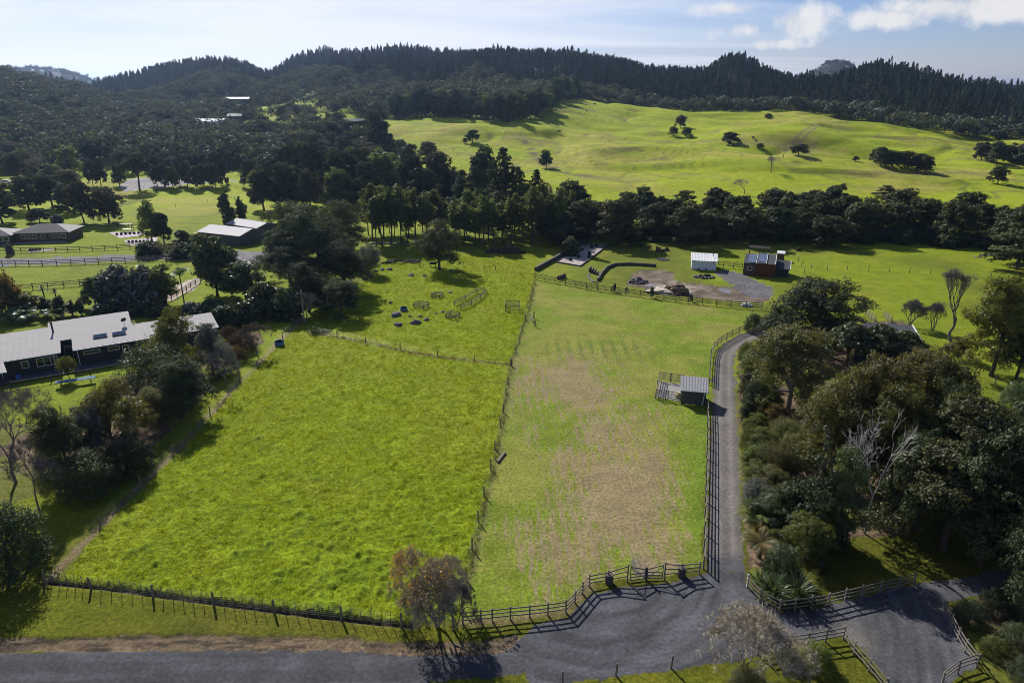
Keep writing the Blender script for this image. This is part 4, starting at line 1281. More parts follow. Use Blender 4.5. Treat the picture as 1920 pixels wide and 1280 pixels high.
POST_SQ = MB().box((0, 0, 0.35), (0.11, 0.11, 1.3)).mesh('post', M_TIMBER)
POST_SQ_D = MB().box((0, 0, 0.35), (0.12, 0.12, 1.3)).mesh('post', M_TIMBER_DARK)
POST_THIN = MB().box((0, 0, 0.45), (0.035, 0.04, 1.1)).mesh('batten', M_POST)
RAIL = MB().box((0.5, 0, 0), (1.0, 0.04, 0.10)).mesh('rail', M_TIMBER)
RAIL_D = MB().box((0.5, 0, 0), (1.0, 0.045, 0.12)).mesh('rail', M_TIMBER_DARK)


def resample(pts, step):
    """even points along a polyline, keeping its corners"""
    out = [Vector(pts[0])]
    for a, b in zip(pts[:-1], pts[1:]):
        a = Vector(a); b = Vector(b); n = max(1, round((b - a).length / step))
        out += [a.lerp(b, (i + 1) / n) for i in range(n)]
    return out


def gpt(p):
    return Vector((p[0], p[1], float(H(p[0], p[1]))))


def rail_fence(label, pts, step=2.4, n=3, h=1.15, post=None, rail=None, heights=None, corner=True, gate_gap=None, group=None):
    post = post or POST_SQ; rail = rail or RAIL
    pp = resample(pts, step) if corner else [Vector(p) for p in pts]
    pp = [gpt(p) for p in pp]
    e = empty('rail_fence', pp[0])
    hs = heights or [h] * len(pp)
    for p, hh in zip(pp, hs):
        put('post', post, e, loc=p - pp[0], scale=(1, 1, (hh + 0.08)), rot=(random.gauss(0, 0.012), random.gauss(0, 0.012), 0))
    for (a, b, ha, hb) in zip(pp[:-1], pp[1:], hs[:-1], hs[1:]):
        d = b - a; L = math.hypot(d.x, d.y)
        off = Vector((d.y, -d.x, 0)).normalized() * 0.078
        for k in range(n):
            q = 1.0 - k / (n + 0.35) if n > 1 else 1.0
            za = a.z + ha * q - 0.05; zb = b.z + hb * q - 0.05
            put('rail', rail, e, loc=Vector((a.x, a.y, za)) - pp[0] + off - d.normalized() * 0.03, rot=(0, -math.atan2(zb - za, L), math.atan2(d.y, d.x)), scale=(math.hypot(L, zb - za) + 0.02, 1, 1))
    return tag(e, label, 'fence', group)


def wire_fence(label, posts, h=1.15, wires=5, battens=0, post=None, group=None, thick=1.0, wr=0.002):
    pp = [gpt(p) for p in posts]
    e = empty('wire_fence', pp[0])
    for p in pp:
        put('post', post or POST_ROUND, e, loc=p - pp[0], scale=(thick, thick, h * random.uniform(0.97, 1.06)), rot=(random.gauss(0, 0.03), random.gauss(0, 0.03), random.uniform(0, 6)))
    if battens:
        for a, b in zip(pp[:-1], pp[1:]):
            for k in range(battens):
                put('batten', POST_THIN, e, loc=a.lerp(b, (k + 1) / (battens + 1)) - pp[0], scale=(1, 1, h), rot=(random.gauss(0, 0.02), random.gauss(0, 0.02), 0))
    for k in range(wires):
        m = MB(); z = h * (0.16 + 0.80 * k / max(1, wires - 1))
        m.tube([p - pp[0] + Vector((0, 0, z)) for p in pp], [wr] * len(pp), 3, False)
        m.build('wire', M_WIRE, e)
    return tag(e, label, 'fence', group)


W2 = lambda pts: [Pz(x, y) for x, y in pts]
wire_fence('wire fence with round posts and thin battens along the mown roadside verge', W2([(84, 1091), (171, 1104), (287, 1119), (401, 1134), (514, 1147), (640, 1160), (753, 1173), (850, 1180)]), 1.2, 6, 5, thick=1.25)
wire_fence('wire fence with spaced posts along the strip of lawn below the pale roofed house', W2([(84, 1092), (188, 988), (264, 912), (325, 853), (394, 778), (450, 717), (482, 688), (530, 634), (541, 621)]), 1.2, 5)
wire_fence('wire fence with many posts between lush and grazed paddocks', W2([(1003, 533), (999, 548), (995, 562), (990, 577), (985, 601), (979, 622), (973, 644), (967, 664), (959, 686), (952, 722), (949, 741), (944, 774), (938, 799), (928, 843), (920, 879), (908, 930), (897, 978), (885, 1030), (873, 1085), (866, 1140)]), 1.2, 5)
wire_fence('wire fence crossing the lush paddock on a strip of straw coloured grass', W2([(577, 623), (632, 633), (686, 644), (750, 656), (821, 669), (890, 679), (957, 686)]), 1.15, 4)
wire_fence('low wire fence past the spreading paddock tree', W2([(786, 501), (870, 498), (887, 501), (908, 504), (929, 507), (975, 515), (1001, 521)]), 1.1, 3)
wire_fence('wire fence of widely set posts across the flat behind the red barn', W2([(1521, 504), (1551, 506), (1588, 506), (1628, 509), (1667, 511), (1705, 512), (1744, 514), (1782, 516), (1858, 520), (1898, 524), (1960, 529)]), 1.2, 4)
wire_fence('short wire fence running back from the red barn', W2([(1508, 512), (1503, 500), (1497, 490), (1490, 480), (1484, 470)]), 1.2, 4)
wire_fence('wire fence climbing the hill pasture beside the lone dark tree', [P(830, 294), P(850, 283), P(872, 273), P(893, 264), P(915, 256), P(936, 248), P(952, 241)], 1.2, 3)
wire_fence('sagging wire fence across the flat below the valley bush', [Pz(x, y) for x, y in ((270, 398), (330, 390), (390, 380), (440, 374))], 1.2, 3)
wire_fence('wire fence beside the gravel road below the turning area', W2([(1055, 1282), (1155, 1266), (1258, 1252)]), 1.1, 3)
wire_fence('garden wire fence under the yellow leaved tree', W2([(1800, 690), (1835, 706), (1865, 718), (1900, 728), (1950, 740)]), 1.1, 3)

# post and rail
DR_F = W2([(1318, 1066), (1320, 1000), (1322, 940), (1324, 880), (1326, 820), (1326, 766)])
rail_fence('long rail fence lining the gravel driveway below the horse shelter', DR_F, 2.4, 4, 1.25, POST_SQ, RAIL)
DR_G = W2([(1329, 722), (1331, 690), (1333, 668), (1338, 655), (1352, 643), (1372, 632), (1398, 620), (1430, 608)])
rail_fence('rail fence curving with the driveway above the horse shelter', DR_G, 2.2, 4, 1.25, POST_SQ, RAIL)
rail_fence('rail fence sweeping across the top of the grazed paddock', W2(TOP_LINE), 2.6, 3, 1.25, POST_SQ_D, RAIL_D)
GP = W2([(868, 1169), (902, 1166), (923, 1164), (957, 1160), (993, 1157), (1027, 1153), (1061, 1148), (1078, 1130), (1092, 1113), (1105, 1099), (1140, 1093), (1176, 1090)])
rail_fence('rail fence stepping up from the autumn tree to the paddock gates', GP, 9, 3, 1.15, heights=[1.15] * 10 + [1.2, 1.65], corner=False)
rail_fence('short rail fence between paddock gates and driveway', W2([(1245, 1086), (1277, 1080), (1311, 1076), (1318, 1075)])[:3], 9, 3, 1.15, heights=[1.65, 1.25, 1.2], corner=False)
rail_fence('rail fence in front of the flax clump', W2([(1401, 1101), (1424, 1127), (1461, 1147), (1490, 1144), (1520, 1140), (1552, 1134), (1584, 1126), (1615, 1119), (1650, 1110), (1684, 1103), (1713, 1095)]), 9, 3, 1.15, corner=False)
rail_fence('rail fence turning round the grass corner below the gravel drive', W2([(1420, 1226), (1446, 1219), (1480, 1214), (1513, 1209), (1547, 1203), (1581, 1197), (1600, 1226), (1628, 1258), (1660, 1296)]), 9, 3, 1.15, corner=False)
rail_fence('rail fence in deep shade on the far side of the drive', W2([(1770, 1150), (1782, 1175), (1795, 1200), (1808, 1222), (1830, 1250), (1795, 1262), (1765, 1285)]), 9, 3, 1.15, corner=False)
rail_fence('dark rail fence on the lane verge below the hip roofed house', W2([(-20, 474), (60, 473), (150, 471), (220, 468), (268, 464)]), 2.6, 3, 1.2, POST_SQ_D, RAIL_D)
rail_fence('dark rail fence along the lane edge above the riding paddock', W2([(-20, 499), (80, 498), (160, 495), (260, 491), (365, 485)]), 2.8, 3, 1.25, POST_SQ_D, RAIL_D)
rail_fence('dark rail fence across the lawn behind the tree ferns', W2([(34, 545), (90, 540), (150, 535), (200, 531)]), 2.4, 3, 1.2, POST_SQ_D, RAIL_D)
rail_fence('dark rail fence curving round the sand arena', W2([(262, 573), (300, 567), (322, 562), (342, 551), (358, 540), (376, 528)]), 2.0, 3, 1.2, POST_SQ_D, RAIL_D)
rail_fence('dark rail fence behind the garden beds of the hip roofed house', W2([(145, 429), (200, 427), (262, 425)]), 3.0, 2, 1.1, POST_SQ_D, RAIL_D)
rail_fence('dark board fence between the white shed and the red barn', W2([(1346, 500), (1356, 501), (1375, 503), (1391, 505)]), 2.0, 3, 1.4, POST_SQ_D, RAIL_D)
rail_fence('pale stock race rails beyond the dark roofed building', W2([(1622, 592), (1633, 600), (1640, 607)]), 1.6, 4, 1.4)
rail_fence('bleached stock race rails opposite the dark roofed building', W2([(1657, 596), (1664, 602), (1670, 608)]), 1.6, 4, 1.3)
rail_fence('short dark rails beside the slim power pole', W2([(549, 613), (560, 610), (571, 606)]), 1.4, 4, 1.2, POST_SQ_D, RAIL_D)


def gate_leaf(label, a, b, h0, h1, mat=None, n=4):
    """a swinging gate from hinge a to latch b"""
    a = Vector(a); b = Vector(b); d = (b - a); L = d.length; d.normalize()
    e = empty('farm_gate', a, math.atan2(d.y, d.x))
    mt = mat or M_STEEL
    MB().tube([(0.06, 0, 0.12), (0.06, 0, h0)], [0.035] * 2, 6).build('stile', mt, e)
    MB().tube([(L - 0.06, 0, 0.12), (L - 0.06, 0, h1)], [0.035] * 2, 6).build('stile', mt, e)
    for k in range(n):
        q = k / (n - 1); z0 = 0.15 + (h0 - 0.2) * q if k == n - 1 else 0.15 + (h1 - 0.2) * q * 0.95
        z1 = 0.15 + (h1 - 0.2) * q
        MB().beam((0.06, 0, z0), (L - 0.06, 0, z1), 0.045, 0.10).build('bar', mt, e)
    MB().beam((0.06, 0.03, h0 * 0.9), (L - 0.06, 0.03, 0.2), 0.03, 0.06).build('brace', mt, e)
    return tag(e, label, 'gate')


g0, g1, g2 = Pz(1180, 1090), Pz(1211, 1086), Pz(1243, 1086)
gate_leaf('pale barred paddock gate leaf hung next to the stepped rail fence', g0, g1 - (g1 - g0) * 0.03, 1.5, 1.1, M_TIMBER)
gate_leaf('pale barred paddock gate leaf hung next to the short rail fence', g2, g1 + (g2 - g1) * 0.03, 1.5, 1.1, M_TIMBER)
MB().box((0, 0, 0.55), (0.16, 0.16, 1.4)).build('gate_post', M_TIMBER_DARK, loc=g1)
tag(bpy.data.objects['gate_post'], 'short dark post where the two paddock gate leaves meet', 'post')
gate_leaf('small gate standing in the wire fence by the bare earth patch', Pz(993, 598), Pz(1000, 606), 1.1, 1.1, M_POST)
for k, (a, b) in enumerate((((1141, 1094), (1150, 1094)), ((1277, 1081), (1286, 1081)))):
    o = MB().tube([(0, 0, 0.05), (0, 0, 0.9)], [0.34, 0.34], 14).build('drum', M_TIMBER_DARK, loc=Pz(*b) + Vector((-0.35, 0.1, 0)))
    tag(o, ('black drum tied to the stepped rail fence', 'black drum tied to the short rail fence')[k], 'drum')
    o.rotation_euler = (0.0, 0.0, k * 0.8)

# ================================================================== BUILDINGS
M_ROOF_PALE = std_mat('pale_steel_roof', (0.31, 0.298, 0.29), (0.36, 0.347, 0.335), 0.7, 0.85, metal=0.0, spec=0.1)
M_ROOF_WHITE = std_mat('white_steel_roof', (0.55, 0.56, 0.56), (0.68, 0.68, 0.66), 0.8, 0.7, spec=0.2)
M_ROOF_GREY = std_mat('grey_steel_roof', (0.22, 0.22, 0.23), (0.36, 0.36, 0.37), 2.5, 0.7, metal=0.1, spec=0.2, stretch=(6, 1, 1))
M_ROOF_DARK = std_mat('charcoal_roof', (0.045, 0.046, 0.055), (0.075, 0.076, 0.088), 1.2, 0.8, spec=0.12)
M_WALL_DARK = std_mat('charcoal_cladding', (0.028, 0.030, 0.032), (0.045, 0.046, 0.048), 2.0, 0.7)
M_WALL_RED = std_mat('rust_red_cladding', (0.085, 0.024, 0.009), (0.135, 0.042, 0.016), 2.0, 0.75, stretch=(8, 8, 0.6))
M_WALL_WHITE = std_mat('white_cladding', (0.58, 0.63, 0.68), (0.72, 0.76, 0.80), 1.5, 0.6)
M_WALL_GREY = std_mat('grey_cladding', (0.055, 0.062, 0.058), (0.09, 0.095, 0.09), 1.5, 0.7)
M_BRICK = std_mat('brown_brick', (0.075, 0.050, 0.042), (0.13, 0.085, 0.065), 6.0, 0.85)
M_TRIM = std_mat('white_trim', (0.62, 0.62, 0.62), (0.78, 0.78, 0.78), 3.0, 0.5)
M_CONC = std_mat('concrete', (0.20, 0.19, 0.18), (0.30, 0.285, 0.27), 3.0, 0.9, 0.2, 20)
M_DECK = std_mat('dark_deck', (0.070, 0.068, 0.072), (0.11, 0.105, 0.11), 5.0, 0.8)
M_BLUE = std_mat('blue_plastic', (0.035, 0.12, 0.42), (0.06, 0.18, 0.55), 3.0, 0.45)
M_BLUEGREY = std_mat('blue_grey_plastic', (0.08, 0.13, 0.22), (0.12, 0.19, 0.31), 3.0, 0.85, spec=0.1)
M_STONE = std_mat('field_stone', (0.07, 0.066, 0.072), (0.19, 0.18, 0.185), 4.0, 0.9, 0.6, 9)
M_SKYLIGHT = std_mat('skylight_glass', (0.022, 0.038, 0.080), (0.03, 0.05, 0.10), 1.0, 1.0, spec=0.0)
M_SOLAR = std_mat('solar_panel', (0.075, 0.105, 0.175), (0.11, 0.15, 0.23), 1.0, 0.8, spec=0.1)


def glass_mat():
    m, t = new_mat('window_glass')
    b = t.add('ShaderNodeBsdfPrincipled')
    n = t.noise(t.add('ShaderNodeTexCoord').outputs['Object'], 1.5, 2)
    t.link(t.ramp(n, [(0.3, (0.012, 0.015, 0.018)), (0.7, (0.03, 0.035, 0.04))]), b.inputs['Base Color'])
    b.inputs['Roughness'].default_value = 0.06; b.inputs['Specular IOR Level'].default_value = 0.7
    finish(t, b.outputs[0]); return m


M_GLASS = glass_mat()


def window(parent, x, z, w, h, y=0.0, nx=1, mat=None, face=-1):
    """window in a wall on the local X axis, looking to local -Y"""
    f = MB(); t = 0.07
    f.box((0, 0, h / 2), (w + t, 0.06, t)).box((0, 0, -h / 2), (w + t, 0.08, t)).box((-w / 2, 0, 0), (t, 0.06, h - t)).box((w / 2, 0, 0), (t, 0.06, h - t))
    for i in range(1, nx): f.box((-w / 2 + w * i / nx, 0, 0), (0.05, 0.05, h - t))
    o = f.build('window', mat or M_TRIM, parent, loc=(x, y + face * 0.035, z))
    for i in range(nx):
        ww = w / nx - 0.05
        MB().box((-w / 2 + w * (i + 0.5) / nx, 0.0, 0), (ww, 0.02, h - t)).build('pane', M_GLASS, o)
    return o


def roof_sheet(lo, hi, thick=0.12, ribs=0, rib_h=0.035):
    """sloping slab between a low edge (2 points) and a high edge (2 points), with standing ribs"""
    m = MB(); a, b = Vector(lo[0]), Vector(lo[1]); c, d = Vector(hi[1]), Vector(hi[0])
    dn = Vector((0, 0, -thick))
    m.hexa([a + dn, b + dn, c + dn, d + dn], [a, b, c, d])
    for i in range(ribs):
        q = (i + 0.5) / ribs; p0 = a.lerp(b, q); p1 = d.lerp(c, q)
        m.beam(p0 + Vector((0, 0, rib_h * 0.45)), p1 + Vector((0, 0, rib_h * 0.45)), 0.06, rib_h)
    return m


def frame_of(pa, pb):
    d = pb - pa
    return math.atan2(d.y, d.x)


# ---- the long pale roofed house
O = Pz(25, 674, 2.75); E1 = Pz(285, 632, 2.75)
ang = frame_of(O, E1)
hs = empty('long_house', (O.x, O.y, 0), ang)
inv = Matrix.Rotation(-ang, 3, 'Z')


def hl(px, py, z):
    """pixel at height z -> the long house's own axes"""
    q = Pz(px, py, z); v = inv @ Vector((q.x - O.x, q.y - O.y, 0)); return v.x, v.y


s_l = hl(-60, 690, 2.75)[0]; s_a = hl(114, 661, 2.75)[0]; s_b = hl(136, 655, 2.75)[0]; s_r = hl(404, 606, 2.9)[0]
f1 = hl(89, 611, 4.0); f2 = hl(89, 604, 4.1); f3 = hl(240, 582, 4.2); f4 = hl(243, 605, 3.8); f5 = hl(396, 581, 4.0)
dA = f1[1]; dB = f2[1] + 0.3; dC = f4[1] + 0.4
sB0, sB1 = f2[0], f3[0]; sC1 = f5[0]
zf = 2.75; sl = 0.10
zz_ = lambda y: zf + sl * y
rt = MB()
# left block, recess, middle block, right block
recess = hl(126, 636, 3.2)[1]
roof_sheet([(s_l, 0, zf), (s_a, 0, zf)], [(s_l, dA, zz_(dA)), (s_a, dA, zz_(dA))], 0.14, int((s_a - s_l) / 0.75)).build('roof', M_ROOF_PALE, hs)
roof_sheet([(s_a + 0.002, recess, zz_(recess)), (s_b - 0.002, recess, zz_(recess))], [(s_a + 0.002, dB, zz_(dB)), (s_b - 0.002, dB, zz_(dB))], 0.14, 3).build('roof', M_ROOF_PALE, hs)
roof_sheet([(sB0, dA + 0.004, zz_(dA)), (s_a, dA + 0.004, zz_(dA))], [(sB0, dB, zz_(dB)), (s_a, dB, zz_(dB))], 0.14, 4).build('roof', M_ROOF_PALE, hs)
roof_sheet([(s_b, 0, zf), (sB1, 0, zf)], [(s_b, dB, zz_(dB)), (sB1, dB, zz_(dB))], 0.14, int((sB1 - s_b) / 0.75)).build('roof', M_ROOF_PALE, hs)
roof_sheet([(sB1 + 0.003, 0, zf), (sC1, 0, zf)], [(sB1 + 0.003, dC, zz_(dC)), (sC1, dC, zz_(dC))], 0.14, int((sC1 - sB1) / 0.75)).build('roof', M_ROOF_PALE, hs)
# porch roof at the near end
roof_sheet([(s_l, -4.2, zf - 0.25), (hl(15, 683, 2.6)[0], -4.2, zf - 0.25)], [(s_l, -0.02, zf - 0.02), (hl(15, 683, 2.6)[0] - 0.6, -0.02, zf - 0.02)], 0.12, 6).build('porch_roof', M_ROOF_PALE, hs)
ov = 0.55
for (xa, xb) in ((s_l, s_a), (s_b, sC1)):
    MB().box(((xa + xb) / 2, -0.07, zf - 0.09), (xb - xa - 0.02, 0.12, 0.11)).build('gutter', M_TRIM, hs)
wall = MB()
for (x0, x1, y0, y1) in ((s_l + 0.2, s_a - 0.25, ov, dA - 0.3), (s_a - 0.246, s_b + 0.25, recess + 0.35, dB - 0.3), (s_b + 0.254, sB1, ov, dB - 0.3), (sB1 + 0.004, sC1 - 0.3, ov, dC - 0.3)):
    wall.hexa([(x0, y0, 0), (x1, y0, 0), (x1, y1, 0), (x0, y1, 0)], [(x0, y0, zz_(y0) - 0.15), (x1, y0, zz_(y0) - 0.15), (x1, y1, zz_(y1) - 0.15), (x0, y1, zz_(y1) - 0.15)])
wall.build('wall', M_WALL_DARK, hs)
deck = MB()
xd1 = hl(240, 668, 0.2)[0]
for i in range(11):
    deck.box(((s_l + xd1) / 2, ov - 0.18 - i * 0.26, 0.16), (xd1 - s_l, 0.245, 0.06))
deck.build('deck', M_DECK, hs)
for q in (hl(104, 680, 1.0)[0], hl(148, 668, 1.0)[0], hl(4, 695, 1.0)[0]):
    MB().tube([(q, ov - 0.08, 0.15), (q, ov - 0.08, 2.6)], [0.05, 0.05], 6).build('downpipe', M_TRIM, hs)
window(hs, hl(47, 681, 1.6)[0], 1.6, 0.8, 1.0, ov)
window(hs, hl(89, 675, 1.5)[0], 1.55, 2.5, 1.2, ov, 3)
window(hs, hl(172, 656, 1.8)[0], 1.85, 2.1, 0.5, ov)
window(hs, hl(213, 651, 1.8)[0], 1.85, 1.5, 0.6, ov)
window(hs, hl(235, 650, 1.5)[0], 1.5, 0.8, 1.1, ov)
window(hs, (s_a + s_b) / 2, 1.1, 0.95, 2.0, recess + 0.35)
for (xa, xb) in ((172, 203), (208, 238)):
    c0 = hl(xa, 632 - (xa - 172) * 0.14, 3.2); c1 = hl(xb, 627 - (xb - 203) * 0.14, 3.2)
    yc = c0[1]; xm = (c0[0] + c1[0]) / 2; ww = c1[0] - c0[0] - 0.3
    sk = MB().box((0, 0, 0), (ww, 1.35, 0.16)).build('skylight', M_ROOF_DARK, hs, loc=(xm, yc, zz_(yc) + 0.09), rot=(math.atan(sl), 0, 0))
    MB().box((0, -0.02, 0.09), (ww - 0.2, 1.1, 0.03)).build('pane', M_SKYLIGHT, sk)
fl = hl(100, 624, 3.4)
fo = MB().tube([(0, 0, 0), (0, 0, 1.5)], [0.13, 0.13], 10).tube([(0, 0, 1.5), (0, 0, 1.62)], [0.2, 0.2], 10).build('flue', M_ROOF_DARK, hs, loc=(fl[0], fl[1], zz_(fl[1]) - 0.05))
ds = hl(233, 605, 3.8)
do = MB().tube([(0, 0, 0), (0, 0, 0.9)], [0.03, 0.03], 6).build('dish_mast', M_STEEL, hs, loc=(ds[0], ds[1], zz_(ds[1]) - 0.02))
dm = MB(); dm.tube([(0, 0, 0), (0, 0.06, 0), (0, 0.16, 0)], [0.05, 0.28, 0.42], 14, False)
dm.build('dish', M_WALL_DARK, do, loc=(0, -0.1, 0.85), rot=(0.5, 0, 0.3))
vp = hl(250, 603, 3.7)
MB().tube([(0, 0, 0), (0, 0, 0.5)], [0.06, 0.06], 8).build('vent_pipe', M_TRIM, hs, loc=(vp[0], vp[1], zz_(vp[1]) - 0.02))
tag(hs, 'long single storey house with pale steel roof and charcoal walls', 'house')
o = MB().tube([(0, 0, 0), (0, 0, 0.5)], [0.28, 0.32], 14).build('bucket', M_BLUE, loc=Pz(35, 709, 0.2)); tag(o, 'blue plastic tub on the deck of the pale roofed house', 'tub')
# lawn awning on legs
aw = Pz(105, 728); aw2 = Pz(180, 717); aa = frame_of(aw, aw2); al = (aw2 - aw).length
a_ = empty('lawn_table', aw, aa)
MB().box((al / 2, 0.35, 0.72), (al, 0.95, 0.06)).build('table_top', M_BLUEGREY, a_)
for x in (0.6, al - 0.6):
    for y in (0.05, 0.65): MB().box((x, y, 0.345), (0.06, 0.06, 0.69)).build('leg', M_WALL_DARK, a_)
tag(a_, 'long blue grey trestle table on the lawn below the pale roofed house', 'table')
# deck fence of the lawn edge
rail_fence('thin dark rail along the edge of the house deck', [Pz(22, 727), Pz(97, 715), Pz(170, 703), Pz(238, 690)], 8, 1, 0.9, POST_SQ_D, RAIL_D)

# ---- horse shelter and its pen
A = Pz(1276, 757); B = Pz(1322, 761); sa = frame_of(A, B); sw = (B - A).length
st = empty('horse_shelter', A, sa)
sd = 2.7; z0, z1 = 2.05, 2.65
w_ = MB()
w_.box((sw / 2, 0.03, z0 / 2 + 0.02), (sw, 0.05, z0 - 0.04)); w_.box((sw - 0.03, sd / 2, z0 / 2 + 0.1), (0.05, sd - 0.12, z0 + 0.12)); w_.box((sw / 2, sd - 0.03, z1 / 2 - 0.05), (sw, 0.05, z1 - 0.14))
w_.build('wall', M_WALL_GREY, st)
for (x, y, z) in ((0.06, 0.12, z0), (0.06, sd - 0.12, z1 - 0.1)):
    MB().box((x, y, z / 2 - 0.03), (0.1, 0.1, z - 0.08)).build('post', M_TIMBER_DARK, st)
rs = roof_sheet([(-0.15, -0.35, z0 - 0.03), (sw + 0.25, -0.35, z0 - 0.03)], [(-0.15, sd + 0.2, z1 + 0.08), (sw + 0.25, sd + 0.2, z1 + 0.08)], 0.06, 18, 0.04).build('roof', M_ROOF_GREY, st)
MB().tube([(sw - 0.25, -0.30, z0 - 0.08), (sw - 0.35, -0.12, 0.35), (sw - 0.55, -0.25, 0.1)], [0.045] * 3, 6).build('downpipe', M_TRIM, st)
tag(st, 'small horse shelter with grey ribbed roof beside the driveway', 'shelter')
pen = W2([(1277, 755), (1252, 750), (1229, 747), (1232, 730), (1236, 713), (1257, 716), (1280, 719)])
rail_fence('square rail pen attached to the horse shelter', pen, 9, 4, 1.3, POST_SQ, RAIL, corner=False)
pp_ = [Pz(1231, 745), Pz(1275, 752), Pz(1279, 721), Pz(1238, 716)]
o = MB().hexa([p + Vector((0, 0, -0.05)) for p in pp_], [p + Vector((0, 0, 0.06)) for p in pp_]).build('pen_floor', M_CONC); tag(o, 'bare hard floor inside the horse shelter pen', 'floor', kind='structure')
o = MB().box((0, 0, 0.30), (0.75, 0.5, 0.5), 0.3).box((0.1, 0.05, 0.62), (0.5, 0.4, 0.18), 0.5).build('hay_bale', std_mat('hay', (0.42, 0.34, 0.16), (0.6, 0.5, 0.28), 20, 0.95), loc=Pz(1271, 745)); tag(o, 'pale straw bale inside the horse shelter pen', 'bale')

# ---- white shed
A = Pz(1296, 505); B = Pz(1342, 507.5); sa = frame_of(A, B); sw = (B - A).length
st = empty('white_shed', A, sa); sd = 4.2; z0, z1 = 2.1, 2.75
w_ = MB().hexa([(0, 0, 0), (sw, 0, 0), (sw, sd, 0), (0, sd, 0)], [(0, 0, z0), (sw, 0, z0), (sw, sd, z1), (0, sd, z1)]); w_.build('wall', M_WALL_WHITE, st)
roof_sheet([(-0.25, -0.35, z0 + 0.05), (sw + 0.35, -0.35, z0 + 0.05)], [(-0.25, sd + 0.25, z1 + 0.16), (sw + 0.35, sd + 0.25, z1 + 0.16)], 0.08, 9, 0.10).build('roof', M_ROOF_WHITE, st)
MB().tube([(sw * 0.86, 2.6, 2.5), (sw * 0.86, 2.6, 3.5)], [0.07] * 2, 8).build('flue', M_ROOF_DARK, st)
for x in (0.55, sw - 0.6): MB().box((x, -0.03, z0 - 0.22), (0.3, 0.05, 0.22)).build('vent', M_WALL_DARK, st)
MB().box((sw + 0.03, 1.2, 1.0), (0.05, 0.85, 1.95)).build('door', M_WALL_RED, st)
for x in (1.6, 3.2): MB().box((x, -0.12, 0.25), (0.35, 0.2, 0.4)).build('meter_box', M_BLUEGREY, st)
tag(st, 'small white shed with white ribbed roof on the lawn', 'shed')

# ---- rust red barn
A = Pz(1392, 516); B = Pz(1448, 521); sa = frame_of(A, B); sw = (B - A).length
st = empty('red_barn', A, sa); st.scale = (1.06, 1.06, 1.15); sd = 5.2
blocks = ((0, 0.40, 0.5, 2.35), (0.403, 0.72, 0.0, 2.6), (0.723, 1.0, 0.003, 2.55))
for bi, (q0, q1, y0, z0) in enumerate(blocks):
    x0, x1 = q0 * sw, q1 * sw
    wl_ = MB(); wl_.hexa([(x0, y0, 0), (x1, y0, 0), (x1, sd, 0), (x0, sd, 0)], [(x0, y0, z0), (x1, y0, z0), (x1, sd, z0 + 0.75), (x0, sd, z0 + 0.75)]); wl_.build('wall', M_WALL_RED if bi else M_BRICK, st)
for (q0, q1, y0, z0) in blocks:
    x0, x1 = q0 * sw, q1 * sw
    rf = roof_sheet([(x0 - 0.05, y0 - 0.35, z0 + 0.06), (x1 - 0.02, y0 - 0.35, z0 + 0.06)], [(x0 - 0.05, sd + 0.2, z0 + 0.86), (x1 - 0.02, sd + 0.2, z0 + 0.86)], 0.09, 0).build('roof', M_ROOF_DARK, st)
    MB().beam((x1 - 0.08, y0 - 0.35, z0 + 0.13), (x1 - 0.08, sd + 0.2, z0 + 0.93), 0.10, 0.10).build('barge_board', M_TRIM, rf)
for (xa, xb, zz0) in ((0.13, 0.36, 2.35), (0.44, 0.69, 2.6)):
    m = roof_sheet([(xa * sw, 0.45, zz0 + 0.23), (xb * sw, 0.45, zz0 + 0.23)], [(xa * sw, sd - 0.5, zz0 + 0.86), (xb * sw, sd - 0.5, zz0 + 0.86)], 0.05, 0)
    m.build('solar_panel', M_SOLAR, st)
MB().hexa([(sw + 0.01, 1.6, 0), (sw + 2.6, 1.6, 0), (sw + 2.6, sd, 0), (sw + 0.01, sd, 0)], [(sw + 0.01, 1.6, 1.5), (sw + 2.6, 1.6, 1.4), (sw + 2.6, sd, 1.9), (sw + 0.01, sd, 2.0)]).build('lean_to', M_WALL_DARK, st)
lr = roof_sheet([(sw + 0.05, 0.9, 1.75), (sw + 2.9, 0.9, 1.6)], [(sw + 0.05, sd + 0.2, 2.45), (sw + 2.9, sd + 0.2, 2.3)], 0.08, 0).build('lean_to_roof', M_ROOF_DARK, st)
MB().beam((sw + 2.86, 0.9, 1.68), (sw + 2.86, sd + 0.2, 2.38), 0.1, 0.1).build('barge_board', M_TRIM, lr)
MB().box((sw * 0.55, -0.04, 1.05), (1.5, 0.06, 2.1)).build('door', M_WALL_RED, st)
window(st, sw * 0.2, 1.35, 0.9, 0.7, 0.5)
tag(st, 'rust red barn with dark stepped roof and solar panels', 'barn')
o = empty('utility_hut', Pz(1456, 489), sa)
MB().hexa([(0, 0, 0), (1.6, 0, 0), (1.6, 1.6, 0), (0, 1.6, 0)], [(0, 0, 1.75), (1.6, 0, 1.75), (1.6, 1.6, 1.95), (0, 1.6, 1.95)]).build('wall', M_BRICK, o)
roof_sheet([(-0.1, -0.2, 1.87), (1.7, -0.2, 1.87)], [(-0.1, 1.8, 2.11), (1.7, 1.8, 2.11)], 0.08, 4).build('roof', M_ROOF_WHITE, o)
tag(o, 'narrow brown hut with a pale roof behind the red barn', 'hut')
pg = empty('pergola', Pz(1404, 482), sa)
for x in (0, 2.2, 4.4):
    for y in (0, 2.6): MB().box((x, y, 1.15), (0.14, 0.14, 2.3)).build('post', M_TIMBER_DARK, pg)
for k in range(8): MB().box((2.2, k * 0.38 - 0.02, 2.36), (4.9, 0.12, 0.10)).build('rafter', M_TIMBER_DARK, pg)
tag(pg, 'dark timber pergola behind the red barn', 'pergola')

